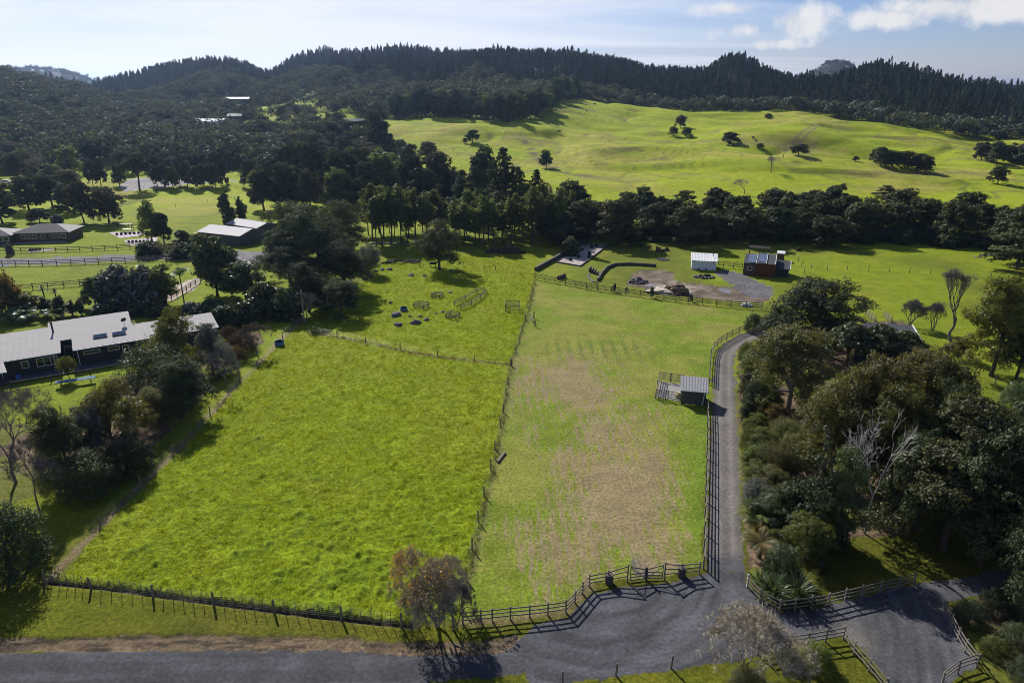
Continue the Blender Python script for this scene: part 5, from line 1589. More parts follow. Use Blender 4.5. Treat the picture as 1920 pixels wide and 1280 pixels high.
# ---- building with dark roof among the garden trees
A = Pz(1620, 640); B = Pz(1733, 655)
r0, r1, r2, r3 = Pz(1600, 646, 2.6), Pz(1741, 660, 2.6), Pz(1711, 610, 3.4), Pz(1622, 603, 3.4)
st = empty('garden_house', (r0.x, r0.y, 0)); L_ = lambda p: Vector((p.x - r0.x, p.y - r0.y, p.z))
rf = roof_sheet([L_(r0), L_(r1)], [L_(r3), L_(r2)], 0.1, 0).build('roof', M_ROOF_DARK, st)
MB().beam(L_(r1) + Vector((0, 0, 0.02)), L_(r2) + Vector((0, 0, 0.02)), 0.14, 0.14).build('barge_board', M_TRIM, rf)
c = (L_(r0) + L_(r1) + L_(r2) + L_(r3)) / 4
lo = [Vector((c.x + (q.x - c.x) * 0.92, c.y + (q.y - c.y) * 0.92, 0)) for q in map(L_, (r0, r1, r2, r3))]
MB().hexa(lo, [Vector((q.x, q.y, zt - 0.16)) for q, zt in zip(lo, (2.6, 2.6, 3.35, 3.35))]).build('wall', M_WALL_DARK, st)
tag(st, 'dark roofed building with white barge board among the garden trees', 'house')

# ---- hip roofed brick house by the lane
def hip_house(loc, rz, w, d, hw, hr, label, name='hip_roofed_house', panels=True):
    e = empty(name, loc, rz)
    MB().box((w / 2, d / 2, hw / 2), (w, d, hw)).build('wall', M_BRICK, e)
    o = 0.6; i = d / 2 + o
    m = MB().add([(-o, -o, hw), (w + o, -o, hw), (w + o, d + o, hw), (-o, d + o, hw), (i - o, d / 2, hw + hr), (w - i + o, d / 2, hw + hr)], [(0, 1, 5, 4), (2, 3, 4, 5), (3, 2, 1, 0)])
    m.build('roof', M_ROOF_DARK, e)
    MB().add([(w + o, -o, hw + 0.003), (w + o, d + o, hw + 0.003), (w - i + o, d / 2, hw + hr + 0.003)], [(0, 1, 2)]).build('hip_end', M_ROOF_PALE, e)
    MB().add([(-o, d + o, hw + 0.003), (-o, -o, hw + 0.003), (i - o, d / 2, hw + hr + 0.003)], [(0, 1, 2)]).build('hip_end', M_ROOF_PALE, e)
    for q, ww, nx in ((0.18, 1.6, 2), (0.34, 1.8, 2), (0.52, 1.0, 1), (0.74, 1.8, 2), (0.9, 1.2, 1)): window(e, q * w, 1.45, ww, 1.1, 0, nx)
    MB().box((w * 0.45, -1.0, 0.05), (w, 1.8, 0.1)).build('patio', M_CONC, e)
    return tag(e, label, 'house')


A = Pz(30, 455); B = Pz(131, 452)
hip_house(A, frame_of(A, B), (B - A).length, 8.5, 2.5, 1.6, 'brick house with dark hip roof beside the lane')
A = Pz(-60, 462); B = Pz(22, 458)
hip_house(A, frame_of(A, B), (B - A).length, 8.0, 2.4, 1.5, 'brick wing with pale hip ends joining the hip roofed house')


def gable_shed(label, pa, pb, depth, hw, hr, wall, roof, name='farm_shed', ribs=14):
    rz = frame_of(pa, pb); w = (pb - pa).length
    e = empty(name, pa, rz)
    MB().add([(0, 0, 0), (w, 0, 0), (w, depth, 0), (0, depth, 0), (0, 0, hw), (w, 0, hw), (w, depth, hw), (0, depth, hw), (0, depth / 2, hw + hr), (w, depth / 2, hw + hr)],
             [(0, 1, 5, 4), (1, 2, 6, 9, 5), (2, 3, 7, 6), (3, 0, 4, 8, 7)]).build('wall', wall, e)
    roof_sheet([(-0.2, -0.3, hw), (w + 0.2, -0.3, hw)], [(-0.2, depth / 2, hw + hr + 0.09), (w + 0.2, depth / 2, hw + hr + 0.09)], 0.07, ribs).build('roof', roof, e)
    roof_sheet([(w + 0.2, depth + 0.3, hw), (-0.2, depth + 0.3, hw)], [(w + 0.2, depth / 2 + 0.004, hw + hr + 0.09), (-0.2, depth / 2 + 0.004, hw + hr + 0.09)], 0.07, ribs).build('roof', roof, e)
    MB().box((w * 0.3, -0.03, hw * 0.42), (2.4, 0.06, hw * 0.8)).build('door', M_WALL_DARK, e)
    return tag(e, label, 'shed')


gable_shed('grey steel farm shed with pale gable roof behind the broadleaf trees', Pz(374, 453), Pz(452, 462), 9.0, 2.7, 1.1, M_WALL_GREY, M_ROOF_GREY)
gable_shed('second steel shed with blue grey roof behind the first', Pz(428, 437), Pz(484, 446), 7.0, 2.7, 0.9, M_WALL_GREY, M_ROOF_GREY)
gable_shed('small shed with white roof at the gravel yard under tall trees', Pz(489, 441), Pz(516, 438), 3.5, 2.4, 0.5, M_WALL_DARK, M_ROOF_WHITE, ribs=6)
# far buildings on the slope
def far_house(label, px, Y, w, d, hw, hr, wall, roof, dz=0.0, rz=0.1, name='farm_house'):
    c = at_uY(px, Y); v = Vector((w / 2 * math.cos(rz), w / 2 * math.sin(rz), 0))
    o = gable_shed(label, Vector((c.x, c.y, c.z + dz)) - v, Vector((c.x, c.y, c.z + dz)) + v, d, hw, hr, wall, roof, name, 8)
    o['category'] = 'house'
    MB().box((w * 0.7, -0.04, hw * 0.55), (w * 0.22, 0.08, hw * 0.4)).build('window', M_GLASS, o)
    MB().box((w / 2, d / 2, -1.5), (w, d, 3.0)).build('foundation', wall, o)
    return o


far_house('white roofed building high among the valley bush', 441, 600, 20, 8, 6.5, 1.5, M_WALL_DARK, M_ROOF_WHITE, 4.0)
far_house('pale roofed farmhouse below the white roofed building', 384, 470, 18, 9, 6.2, 1.6, M_WALL_WHITE, M_ROOF_WHITE, 3.0)
far_house('grey roofed cottage next to the pale roofed farmhouse', 432, 480, 9, 6, 5.5, 1.5, M_WALL_GREY, M_ROOF_GREY, 3.0)
far_house('dark house with a long white terrace under the forest edge', 656, 446, 14, 8, 3.0, 1.2, M_WALL_DARK, M_ROOF_DARK, 0.5)
c = at_uY(640, 436); o = MB().box((0, 0, 0.5), (22, 1.2, 1.0)).build('terrace_wall', M_TRIM, loc=c + Vector((0, 0, 0.2))); tag(o, 'long white terrace wall under the forest edge', 'wall')


# ================================================================== VEHICLES
M_PAINT = [std_mat('white_paint', (0.66, 0.67, 0.68), (0.72, 0.73, 0.74), 1.0, 0.25, spec=0.6), std_mat('blue_grey_paint', (0.22, 0.27, 0.34), (0.28, 0.33, 0.40), 1.0, 0.25, spec=0.6)]
M_TYRE = std_mat('tyre_rubber', (0.018, 0.018, 0.018), (0.03, 0.03, 0.03), 5.0, 0.9)


def car(label, loc, rz, paint):
    e = empty('parked_car', loc, rz)
    prof = [(-2.1, 0.35), (2.1, 0.35), (2.15, 0.75), (1.3, 0.95), (0.6, 1.45), (-1.2, 1.48), (-2.0, 1.0), (-2.15, 0.75)]
    MB().hexa([(x, -0.85, z) for x, z in prof], [(x, 0.85, z) for x, z in prof]).build('body', paint, e)
    for y in (-0.86, 0.86): MB().hexa([(x, y - 0.01, z) for x, z in ((-1.1, 1.0), (0.95, 1.0), (0.52, 1.38), (-1.0, 1.40))], [(x, y + 0.01, z) for x, z in ((-1.1, 1.0), (0.95, 1.0), (0.52, 1.38), (-1.0, 1.40))]).build('side_window', M_GLASS, e)
    for x in (-1.35, 1.35):
        for y in (-0.8, 0.8):
            wh = MB().tube([(0, -0.11, 0), (0, 0.11, 0)], [0.33, 0.33], 14).build('wheel', M_TYRE, e, loc=(x, y, 0.33))
            MB().tube([(0, -0.12, 0), (0, 0.12, 0)], [0.19, 0.19], 10).build('rim', M_STEEL, wh)
    return tag(e, label, 'car')


car('white car parked in the bush beside the far paddock', P(12, 345), 0.4, M_PAINT[0])
car('blue grey car parked in the bush beside the far paddock', P(73, 345), 0.2, M_PAINT[1])
car('white car parked behind the gum plantation stems', Pz(774, 404), 0.1, M_PAINT[0])

# ================================================================== PADDOCK FURNITURE
def hurdle_pen(label, px, py, w, d, h, rz, rows=3):
    e = empty('stock_pen', Pz(px, py), rz)
    cs = [(-w / 2, -d / 2), (w / 2, -d / 2), (w / 2, d / 2), (-w / 2, d / 2)]
    for x, y in cs: MB().box((x, y, h / 2 - 0.08), (0.12, 0.12, h + 0.16)).build('post', M_POST, e)
    for (a, b) in zip(cs, cs[1:] + cs[:1]):
        for k in range(rows):
            z = h * (0.28 + 0.68 * k / (rows - 1)) if rows > 1 else h * 0.9
            a3 = Vector((a[0], a[1], z)); b3 = Vector((b[0], b[1], z)); n = (b3 - a3).normalized().cross(Vector((0, 0, 1))) * 0.083
            MB().beam(a3 + n, b3 + n, 0.045, 0.11).build('rail', M_POST, e)
    return tag(e, label, 'pen')


hurdle_pen('square timber hurdle pen standing apart next to the wire fence', 961, 580, 2.5, 2.2, 1.35, -0.05)
hurdle_pen('timber hurdle pen nearest the boulder cluster', 790, 576, 2.2, 1.7, 0.95, -0.5)
hurdle_pen('smallest timber hurdle pen on its own by the tree shadow', 820, 556, 1.7, 1.5, 0.8, -0.35)
hurdle_pen('low timber hurdle pen at the end of the long stock race', 849, 595, 1.9, 1.6, 0.9, -0.45)
e = empty('stock_race', Pz(880, 572))
e0 = Pz(880, 572)
for side in ([(852, 573), (873, 562), (893, 549), (908, 546)], [(864, 581), (884, 572), (901, 560), (913, 549)]):
    pp = [Pz(*q) for q in side]
    for p in pp: MB().box((0, 0, 0.45), (0.12, 0.12, 1.1)).build('post', M_POST, e, loc=p - e0)
    for a, b in zip(pp[:-1], pp[1:]):
        for z in (0.35, 0.65, 0.92): MB().beam(a - e0 + Vector((0, -0.085, z)), b - e0 + Vector((0, -0.085, z)), 0.045, 0.11).build('rail', M_POST, e)
tag(e, 'long bent timber stock race between tree shadow and hurdle pens', 'stock race')


def rock_mesh(seed, s):
    r = random.Random(seed); bm = bmesh.new(); bmesh.ops.create_icosphere(bm, subdivisions=3, radius=1.0)
    ox = r.uniform(0, 90)
    for v in bm.verts:
        n = float(fbm(np.array(v.co.x * 1.3 + ox), np.array(v.co.y * 1.3 + v.co.z * 1.7), seed, 3)) - 0.5
        v.co *= 1 + 0.75 * n
        v.co = Vector((v.co.x * s[0], v.co.y * s[1], max(v.co.z, -0.35) * s[2]))
    me = bpy.data.meshes.new('boulder'); bm.to_mesh(me); bm.free(); me.materials.append(M_STONE)
    return me


ROCKS = [rock_mesh(i, (1.0, 0.8, 0.7)) for i in range(6)]
rk = [(705, 508, 9, 'boulder in the tight trio beside the white flowering shrub'), (717, 506, 11, 'boulder in the tight trio beside the white flowering shrub'), (731, 506, 12, 'boulder in the tight trio beside the white flowering shrub'),
      (771, 517, 15, 'ragged boulder on its own on the slope above the hurdle pens'), (796, 518, 11, 'dark boulder at the edge of the paddock tree shadow'), (732, 568, 11, 'low boulder on its own above the blue trough'),
      (742, 592, 22, 'broad pale boulder next to the blue trough'), (746, 610, 18, 'long low boulder below all the others in the paddock'), (769, 594, 9, 'small stone between larger boulders below the blue trough'),
      (787, 594, 12, 'rounded boulder in the cluster below the blue trough'), (799, 600, 14, 'steep boulder at the edge of the cluster below the blue trough'), (780, 606, 22, 'widest dark boulder of the cluster below the blue trough'), (844, 549, 10, 'grey boulder beside the long stock race'), (846, 507, 9, 'boulder at the foot of the spreading paddock tree'),
      (830, 585, 9, 'flat stone between hurdle pens'), (818, 588, 7, 'flat broken stone beside the hurdle pens'), (752, 490, 7, 'loose rock below the log heap')]
for i, (px, py, w, lb) in enumerate(rk):
    b = Pz(px, py); s = w * mpp(b) / 2 * 0.95
    o = put('boulder', ROCKS[i % 6], None, b + Vector((0, 0, s * 0.02)), (0, 0, i * 1.7), (s, s * 0.95, s * 0.95)); tag(o, lb, 'boulder', 'boulders in the trio' if 'trio' in lb else None)


def trough(label, px, py, r, h):
    e = empty('water_trough', Pz(px, py))
    m = MB(); m.tube([(0, 0, 0), (0, 0, h), (0, 0, h), (0, 0, h * 0.7)], [r, r * 1.06, r * 0.93, r * 0.9], 20, False); m.build('tub', M_BLUEGREY, e, True)
    MB().tube([(0, 0, h * 0.80), (0, 0, h * 0.82)], [r * 0.92, r * 0.92], 20).build('water', M_SOLAR, e)
    return tag(e, label, 'trough')


trough('round blue water trough among the boulders', 757, 582, 0.65, 0.6)
trough('round blue grey water trough by the lawn wire fence', 524, 647, 0.68, 0.7)
# power pole
e = empty('utility_pole', Pz(571, 606)); ph = z_at(Pz(571, 606).y, 543)
MB().tube([(0, 0, -0.3), (0, 0, ph)], [0.13, 0.09], 8).build('pole', M_BARK_PALE, e)
MB().box((0, 0, ph - 0.7), (1.6, 0.1, 0.12)).build('cross_arm', M_TIMBER, e)
tag(e, 'slim grey power pole at the corner of the dividing wire fence', 'pole')
e = empty('hive_stand', Pz(663, 562))
for x in (-0.22, 0.22): MB().box((x, 0, 0.95), (0.10, 0.05, 1.9)).build('board', M_TRIM, e)
MB().box((0, 0.06, 1.2), (0.60, 0.04, 0.08)).build('crosspiece', M_TRIM, e)
tag(e, 'pair of upright white boards in the shade of the big dark trees', 'boards')
o = MB().box((0, 0, 0.12), (0.22, 2.2, 0.2)).build('timber_baulk', M_TIMBER, loc=Pz(940, 858), rot=(0, 0, -0.35)); tag(o, 'pale timber baulk lying in the grazed paddock by the wire fence', 'timber')
for q, lb in (((1003, 612), 'weathered strainer post beside the bare earth patch'), ((1001, 596), 'leaning post above the bare earth patch')):
    o = put('strainer_post', POST_ROUND, None, Pz(*q), (0.04, 0.02, 0), (1.5, 1.5, 1.25)); tag(o, lb, 'post')
# log heap, brush heaps, stone row
e = empty('log_heap', Pz(752, 492))
r = random.Random(4)
for k in range(26):
    x = r.uniform(-4.2, 4.2); y = r.uniform(-1.2, 1.2); L = r.uniform(1.0, 2.6); a = r.gauss(0, 0.5); z = 0.18 + max(0, 0.75 - abs(x) * 0.2) * r.random()
    MB().tube([(-L / 2, 0, 0), (L / 2, 0, r.uniform(-0.1, 0.25))], [r.uniform(0.12, 0.24)] * 2, 7).build('log', M_BARK if k % 3 else M_BARK_PALE, e, loc=(x, y, z), rot=(0, 0, a))
tag(e, 'heap of sawn logs beside the spreading paddock tree', 'log heap')


def heap(name, label, cat, px, py, w, d, h, mat, seed, kind=None):
    r = random.Random(seed); bm = bmesh.new(); bmesh.ops.create_icosphere(bm, subdivisions=4, radius=1.0)
    for v in bm.verts:
        n = float(fbm(np.array(v.co.x * 2.4 + seed * 5.1), np.array(v.co.y * 2.4 + v.co.z * 2), seed, 4)) - 0.5
        v.co *= 1 + 0.8 * n
        v.co = Vector((v.co.x * w / 2, v.co.y * d / 2, max(v.co.z, -0.15) * h * 0.9))
    me = bpy.data.meshes.new(name); bm.to_mesh(me); bm.free(); me.materials.append(mat)
    return tag(put(name, me, None, Pz(px, py)), label, cat, kind=kind)


M_SOIL = std_mat('dark_soil', (0.030, 0.024, 0.018), (0.085, 0.065, 0.045), 3.0, 0.95, 0.8, 6)
M_BARKCHIP = std_mat('bark_chip', (0.10, 0.068, 0.045), (0.24, 0.165, 0.11), 5.0, 0.95, 0.8, 9)
M_SANDY = std_mat('pale_clay', (0.32, 0.26, 0.21), (0.52, 0.45, 0.38), 3.0, 0.95, 0.7, 6)
M_TURF = std_mat('turf', (0.085, 0.125, 0.014), (0.15, 0.185, 0.022), 2.0, 0.95, 0.8, 6, spec=0.05)
heap('brush_heap', 'dark brush heap on the far side of the paddock', 'heap', 955, 474, 6.5, 3.0, 1.7, M_SOIL, 3)
heap('brush_heap', 'smaller dark brush heap beside the large one', 'heap', 925, 473, 4.0, 2.5, 1.1, M_SOIL, 5)
heap('clay_heap', 'pale clay spoil heap on the bare earth platform', 'heap', 1250, 547, 7.5, 4.5, 0.9, M_SANDY, 7)
heap('bark_heap', 'dark brown bark heap on top of the pale clay spoil', 'heap', 1268, 549, 4.6, 3.2, 1.7, M_BARKCHIP, 9)
heap('turf_mound', 'smooth grass mound at the head of the gravel garden bed', 'mound', 1138, 453, 8.5, 5.0, 1.5, M_TURF, 11)
e = empty('rock_pile', Pz(1196, 528))
for k in range(34):
    a = r.uniform(0, 6.28); q = math.sqrt(r.random()); s = r.uniform(0.2, 0.5)
    put('stone', ROCKS[k % 6], e, (q * 1.9 * math.cos(a), q * 1.3 * math.sin(a), 0.08 + (1 - q) * 0.9 * r.random()), (r.random(), r.random(), a), (s, s, s))
tag(e, 'pile of dark rubble stones beside the puddle', 'rock pile')
e = empty('stone_row', Pz(735, 458))
for k in range(34):
    s = r.uniform(0.25, 0.5); put('stone', ROCKS[k % 6], e, (-6.3 + k * 0.38, r.gauss(0, 0.25), 0.1), (r.random(), 0, r.uniform(0, 6)), (s, s, s))
tag(e, 'row of piled stones along the foot of the gum plantation', 'stone row')
e = empty('rockery', Pz(1321, 520))
for k in range(16):
    a = k / 16 * 6.28; s = r.uniform(0.25, 0.5); put('stone', ROCKS[k % 6], e, (2.0 * math.cos(a), 0.9 * math.sin(a), 0.08), (0, 0, a), (s, s, s))
for k in range(5):
    put('plant', PROTO['shrub'][k % 4][1], e, (r.uniform(-1.2, 1.2), r.uniform(-0.4, 0.4), 0), (0, 0, k), (0.28, 0.28, 0.3))
tag(e, 'small oval rockery in front of the white shed', 'rockery')
e = empty('fire_ring', Pz(1243, 487))
for k in range(18):
    a = k / 18 * 6.28; put('stone', ROCKS[k % 6], e, (1.25 * math.cos(a), 1.0 * math.sin(a), 0.05), (0, 0, a * 2), (0.26, 0.26, 0.28))
MB().tube([(0, 0, 0.02), (0, 0, 0.05)], [1.0, 0.95], 16).build('ash_bed', M_SOIL, e)
tag(e, 'ring of stones round a fire bed on the lawn', 'fire ring')
for k, (px, hgt, lb) in enumerate(((1231, 1.4, 'tall thin carved stump seat on the lawn'), (1236, 1.2, 'upright stump next to the tall thin one on the lawn'), (1243, 0.7, 'broad low stump at the end of the stump row on the lawn'))):
    o = MB().tube([(0, 0, 0), (0, 0, hgt * 0.6), (0, 0, hgt)], [0.3 + k * 0.12, 0.26 + k * 0.12, 0.2 + k * 0.12], 9).build('stump', M_BARK, loc=Pz(px, 472)); tag(o, lb, 'stump')
o = MB().tube([(-1.3, 0, 0.42), (1.3, 0, 0.42)], [0.45, 0.42], 12).build('fallen_log', M_BARK, loc=Pz(1053, 522), rot=(0, 0, 0.95)); tag(o, 'thick dark log lying on the lawn inside the curved rail fence', 'log')


def water_mat():
    m, t = new_mat('puddle_water')
    b = t.add('ShaderNodeBsdfPrincipled')
    n = t.noise(t.add('ShaderNodeTexCoord').outputs['Object'], 0.8, 3)
    t.link(t.ramp(n, [(0.3, (0.14, 0.11, 0.085)), (0.7, (0.19, 0.155, 0.125))]), b.inputs['Base Color'])
    b.inputs['Roughness'].default_value = 0.05
    bn = t.add('ShaderNodeBump'); bn.inputs['Strength'].default_value = 0.05; t.link(t.noise(t.add('ShaderNodeTexCoord').outputs['Object'], 8, 3), bn.inputs['Height']); t.link(bn.outputs[0], b.inputs['Normal'])
    finish(t, b.outputs[0]); return m


M_WATER = water_mat()
for (px, py, w, d, lb) in ((1212, 534, 3.8, 3.0, 'muddy puddle beside the rubble pile'), (1360, 545, 2.3, 4.2, 'muddy puddle in front of the red barn')):
    pts = [(w / 2 * math.cos(a) * (1 + 0.18 * math.sin(3 * a)), d / 2 * math.sin(a) * (1 + 0.15 * math.cos(2 * a + 1))) for a in [k / 24 * 6.283 for k in range(24)]]
    o = MB().add([(x, y, 0) for x, y in pts], [tuple(range(24))]).build('puddle', M_WATER, loc=Pz(px, py, -0.13)); tag(o, lb, 'puddle', kind='structure')
m = MB(); dp = [Vector(p) for p in W2(DITCH)]
for a, b in zip(dp[:-1], dp[1:]):
    n = Vector((-(b - a).y, (b - a).x, 0)).normalized() * 0.13
    m.add([a - n + Vector((0, 0, -0.44)), b - n + Vector((0, 0, -0.44)), b + n + Vector((0, 0, -0.44)), a + n + Vector((0, 0, -0.44))], [(0, 1, 2, 3)])
o = m.build('ditch_water', M_WATER); tag(o, 'narrow water in the ditch behind the roadside wire fence', 'water', kind='structure')

# garden steps, retaining walls, bed edging
e = empty('garden_steps', Pz(1118, 512)); e0 = Pz(1118, 512)
for k in range(6):
    a = Pz(1107 + k * 4.2, 509 + k * 1.6); MB().box((0, 0, 0.08 + 0.09 * (5 - k)), (1.7, 0.32, 0.16 + 0.18 * (5 - k)), 1.2).build('step', M_TIMBER_DARK, e, loc=a - e0)
tag(e, 'flight of dark timber garden steps down to the lawn', 'steps')


def low_wall(name, label, pts, w, h, mat, cat='wall', top=None):
    pp = resample(W2(pts), 1.2); e = empty(name, pp[0])
    for i, (a, b) in enumerate(zip(pp[:-1], pp[1:])):
        MB().beam(a - pp[0] + Vector((0, 0, h / 2)), b - pp[0] + Vector((0, 0, h / 2)), w, h).build('block', mat, e)
    return tag(e, label, cat)


low_wall('retaining_wall', 'dark curved retaining wall between steps and upper lawn', [(1121, 527), (1128, 515), (1138, 504), (1152, 498), (1180, 497), (1230, 500)], 0.35, 0.65, M_TIMBER_DARK)
low_wall('retaining_wall', 'pale stone edging on the outer side of the garden steps', [(1104, 512), (1104, 522), (1112, 529), (1121, 531)], 0.25, 0.25, M_STONE)
low_wall('bed_edging', 'dark timber edging down the long side of the gravel garden bed', [(1004, 508), (1040, 488), (1075, 466), (1112, 446)], 0.5, 0.9, M_TIMBER_DARK, 'edging')
low_wall('bed_edging', 'thin timber edging on the lawn side of the gravel garden bed', [(1042, 492), (1088, 500), (1115, 480), (1143, 458)], 0.2, 0.3, M_TIMBER_DARK, 'edging')
low_wall('bed_edging', 'pale timber edging between lawn and gravel parking', [(1352, 516), (1368, 525), (1386, 535)], 0.15, 0.15, M_TIMBER, 'edging')

# white stacked sacks by the curved fence, bucket pair
o = heap('sack_pile', 'white plastic sacks slumped behind the curved rail fence', 'sacks', 1400, 574, 2.3, 1.2, 0.7, M_TRIM, 13)
for q, lb in (((1374, 550), 'yellow marker peg beside the puddle'), ((1383, 551), 'yellow marker peg beside the gravel edge')):
    o = MB().tube([(0, 0, 0), (0, 0, 0.7)], [0.09, 0.07], 6).build('marker_peg', std_mat('yellow_paint', (0.6, 0.55, 0.12), (0.75, 0.7, 0.2), 2, 0.6), loc=Pz(*q)); tag(o, lb, 'peg')
o = MB().box((0, 0, 0.6), (0.08, 0.08, 1.4)).box((0, -0.05, 1.2), (0.10, 0.03, 0.18)).build('marker_post', M_TRIM, loc=Pz(1400, 1100)); tag(o, 'white and yellow marker post at the driveway mouth', 'post')
# garden lounge seat on the hip roofed house's lawn
e = empty('garden_swing', Pz(239, 433))
for x in (-1.6, 1.6):
    for y in (-0.6, 0.6): MB().beam((x, y * 1.2, 0), (x, y * 0.2, 2.0), 0.1, 0.1).build('leg', M_TIMBER_DARK, e)
MB().box((0, 0, 2.02), (3.5, 1.3, 0.08)).build('canopy', M_WALL_DARK, e)
MB().box((0, 0, 0.5), (2.6, 0.6, 0.12)).build('seat', M_TRIM, e)
tag(e, 'garden swing seat with dark canopy beside the planted beds', 'swing seat')
M_PINKBED = std_mat('pinkish_gravel', (0.30, 0.25, 0.27), (0.45, 0.39, 0.41), 5.0, 0.95)
for pts, lb in (([(203, 436), (225, 447), (282, 440), (275, 434)], 'pale gravel flower bed nearest the swing seat'), ([(231, 451), (243, 460), (290, 462), (296, 445)], 'pale gravel flower bed next to the tall gum'), ([(50, 469), (55, 473), (100, 470), (102, 466)], 'pale gravel strip beside the lane verge')):
    pp = W2(pts); e = empty('flower_bed', pp[0])
    MB().hexa([p - pp[0] + Vector((0, 0, -0.05)) for p in pp], [p - pp[0] + Vector((0, 0, 0.07)) for p in pp]).build('bed', M_PINKBED, e)
    for k in range(7 if len(lb) > 40 else 4):
        a = (pp[0].lerp(pp[1], 0.5)).lerp(pp[3].lerp(pp[2], 0.5), (k + 0.7) / 8) - pp[0]
        put('plant', PROTO['bush'][k % 4][1], e, a, (0, 0, k), (0.16, 0.16, 0.2))
    tag(e, lb, 'flower bed')


# ---- cow
def cow(label, loc, rz, s):
    m = MB()
    m.tube([(-0.95, 0, 1.0), (-0.85, 0, 1.0), (-0.4, 0, 0.96), (0.2, 0, 0.95), (0.65, 0, 1.02), (0.9, 0, 1.1), (1.15, 0, 1.28), (1.3, 0, 1.25), (1.6, 0, 1.08)], [0.05, 0.30, 0.36, 0.38, 0.34, 0.24, 0.16, 0.14, 0.08], 10)
    for x, y in ((-0.72, 0.2), (-0.72, -0.2), (0.6, 0.2), (0.6, -0.2)):
        m.tube([(x, y, 0.95), (x + (0.05 if x > 0 else -0.08), y, 0.5), (x, y, 0)], [0.15, 0.08, 0.06], 6)
    m.tube([(-0.95, 0, 1.15), (-1.08, 0, 0.9), (-1.08, 0, 0.5)], [0.03, 0.025, 0.04], 5)
    for y in (-0.18, 0.18): m.tube([(1.25, y * 0.6, 1.36), (1.2, y * 1.6, 1.4)], [0.05, 0.02], 5)
    o = m.build('cow', std_mat('black_hide', (0.018, 0.016, 0.015), (0.035, 0.03, 0.028), 4, 0.8), None, True, loc=loc, rot=(0, 0, rz), scale=(s, s, s))
    return tag(o, label, 'cow')


cow('small black cow standing beside the paddock tree trunk', Pz(812, 500), 0.1, 0.85)
for k, (px, py, lb) in enumerate(((1048, 250, 'black cow grazing below the round dark tree on the hill pasture'), (1100, 210, 'black cow grazing high on the hill pasture near the forest'), (1115, 198, 'black cow grazing just under the hilltop'), (1412, 262, 'black cow grazing on the slope above the gully trees'))):
    cow(lb, P(px, py), k * 1.3, 1.0)
# ================================================================== NEAR AND NAMED TREES
_seed = [500]


HQ = {}


def hq(kind, i):
    """finely leaved crowns shared between the near trees"""
    if (kind, i) not in HQ:
        h, w, leaf, cap = {'tree': (10, 9, 0.155, 26000), 'bush': (5, 6, 0.12, 15000), 'layer': (12, 12, 0.20, 24000), 'cone': (9, 5, 0.15, 15000), 'vase': (7, 6, 0.18, 13000), 'dome': (5, 5, 0.13, 10000)}[kind]
        cm, lob = crown_mesh('crown', kind, h, w, LM['dark'], 7000 + 31 * i + len(kind), leaf, 3.0, 0.5, cap)
        tm = trunk_mesh('trunk', lob, h, M_BARK, 7000 + i, limbs=14, fork=0.3)
        HQ[(kind, i)] = (tm, cm, h, w)
    return HQ[(kind, i)]


def utree(kind, mat, px, py, ptop, wpx, label, name='tree', leaf=0.24, dens=1.0, bark=None, cap=11000, fork=0.3, limbs=8, rad=None, cat='tree', group=None, aspect=0.5, hscale=1.0):
    """a near tree at its own size"""
    b = P(px, py); h = max(0.6, z_at(b.y, ptop) - b.z) * hscale; w = wpx * mpp(b)
    _seed[0] += 17
    n = {'tree': 4, 'bush': 3, 'layer': 2}.get(kind, 1)
    tm, cm, ph, pw = hq(kind, (_seed[0] // 17) % n)
    e = empty(name, b, (_seed[0] * 0.77) % 6.283); e.scale = (w / pw, w / pw, h / ph)
    for nm, me, mt in (('trunk', tm, bark or M_BARK), ('crown', cm, LM[mat])):
        o = put(nm, me, e); o.material_slots[0].link = 'OBJECT'; o.material_slots[0].material = mt
    return tag(e, label, cat, group)


def ubare(px, py, ptop, wpx, label, name='bare_tree', mat=None, depth=7, spread=0.55, droop=0.0, stems=1, leaves=None, rad=None, up=0.25, minr=0.012, cat='tree', twigs=7):
    b = P(px, py); h = max(0.6, z_at(b.y, ptop) - b.z); w = wpx * mpp(b)
    _seed[0] += 17; ends = []
    me = bare_mesh('branches', h, w, mat or M_BARK_MID, _seed[0], depth, rad, spread, droop, stems=stems, ends=ends, up=up, minr=minr, twigs=twigs)
    parts = [('branches', me)]
    if leaves:
        lm, per, lf, sp, test = leaves
        parts.append(('leaves', leaves_at('leaves', ends, LM[lm], _seed[0], per, lf, sp, test)))
    return tree_obj(name, parts, b, label, cat)


# ---- autumn tree at the roadside
ubare(818, 1174, 1038, 205, 'rounded roadside tree with bare twigs and orange leaves on one flank', 'autumn_tree', depth=8, spread=0.85, up=0.06, minr=0.010, stems=3, rad=0.12, twigs=4, mat=M_BARK_GREY,
      leaves=('gold', 4, 0.12, 0.2, lambda e, r: (e.x < -1.6 - 0.8 * r.uniform() and e.z > 2.0 and r.uniform() < 0.5) or (e.z > 4.2 and e.x < 1.0 and r.uniform() < 0.2)))
ubare(857, 1176, 1085, 80, 'lower leafless tree leaning out beside the orange leaved roadside tree', depth=7, spread=0.75, up=0.1, minr=0.010, stems=2)
M_TWIG = std_mat('brown_twig', (0.29, 0.245, 0.17), (0.43, 0.37, 0.265), 5, 0.9)
ubare(1395, 1252, 1138, 190, 'brown leafless shrub spilling over the gravel edge', 'bare_shrub', depth=6, spread=0.85, stems=6, up=0.06, rad=0.045, minr=0.008, mat=M_TWIG, cat='shrub', twigs=4)
ubare(1470, 1262, 1180, 120, 'grey brown leafless shrub against the corner rail fence', 'bare_shrub', depth=5, spread=0.8, stems=5, up=0.06, rad=0.035, minr=0.008, mat=M_TWIG, cat='shrub', twigs=3)
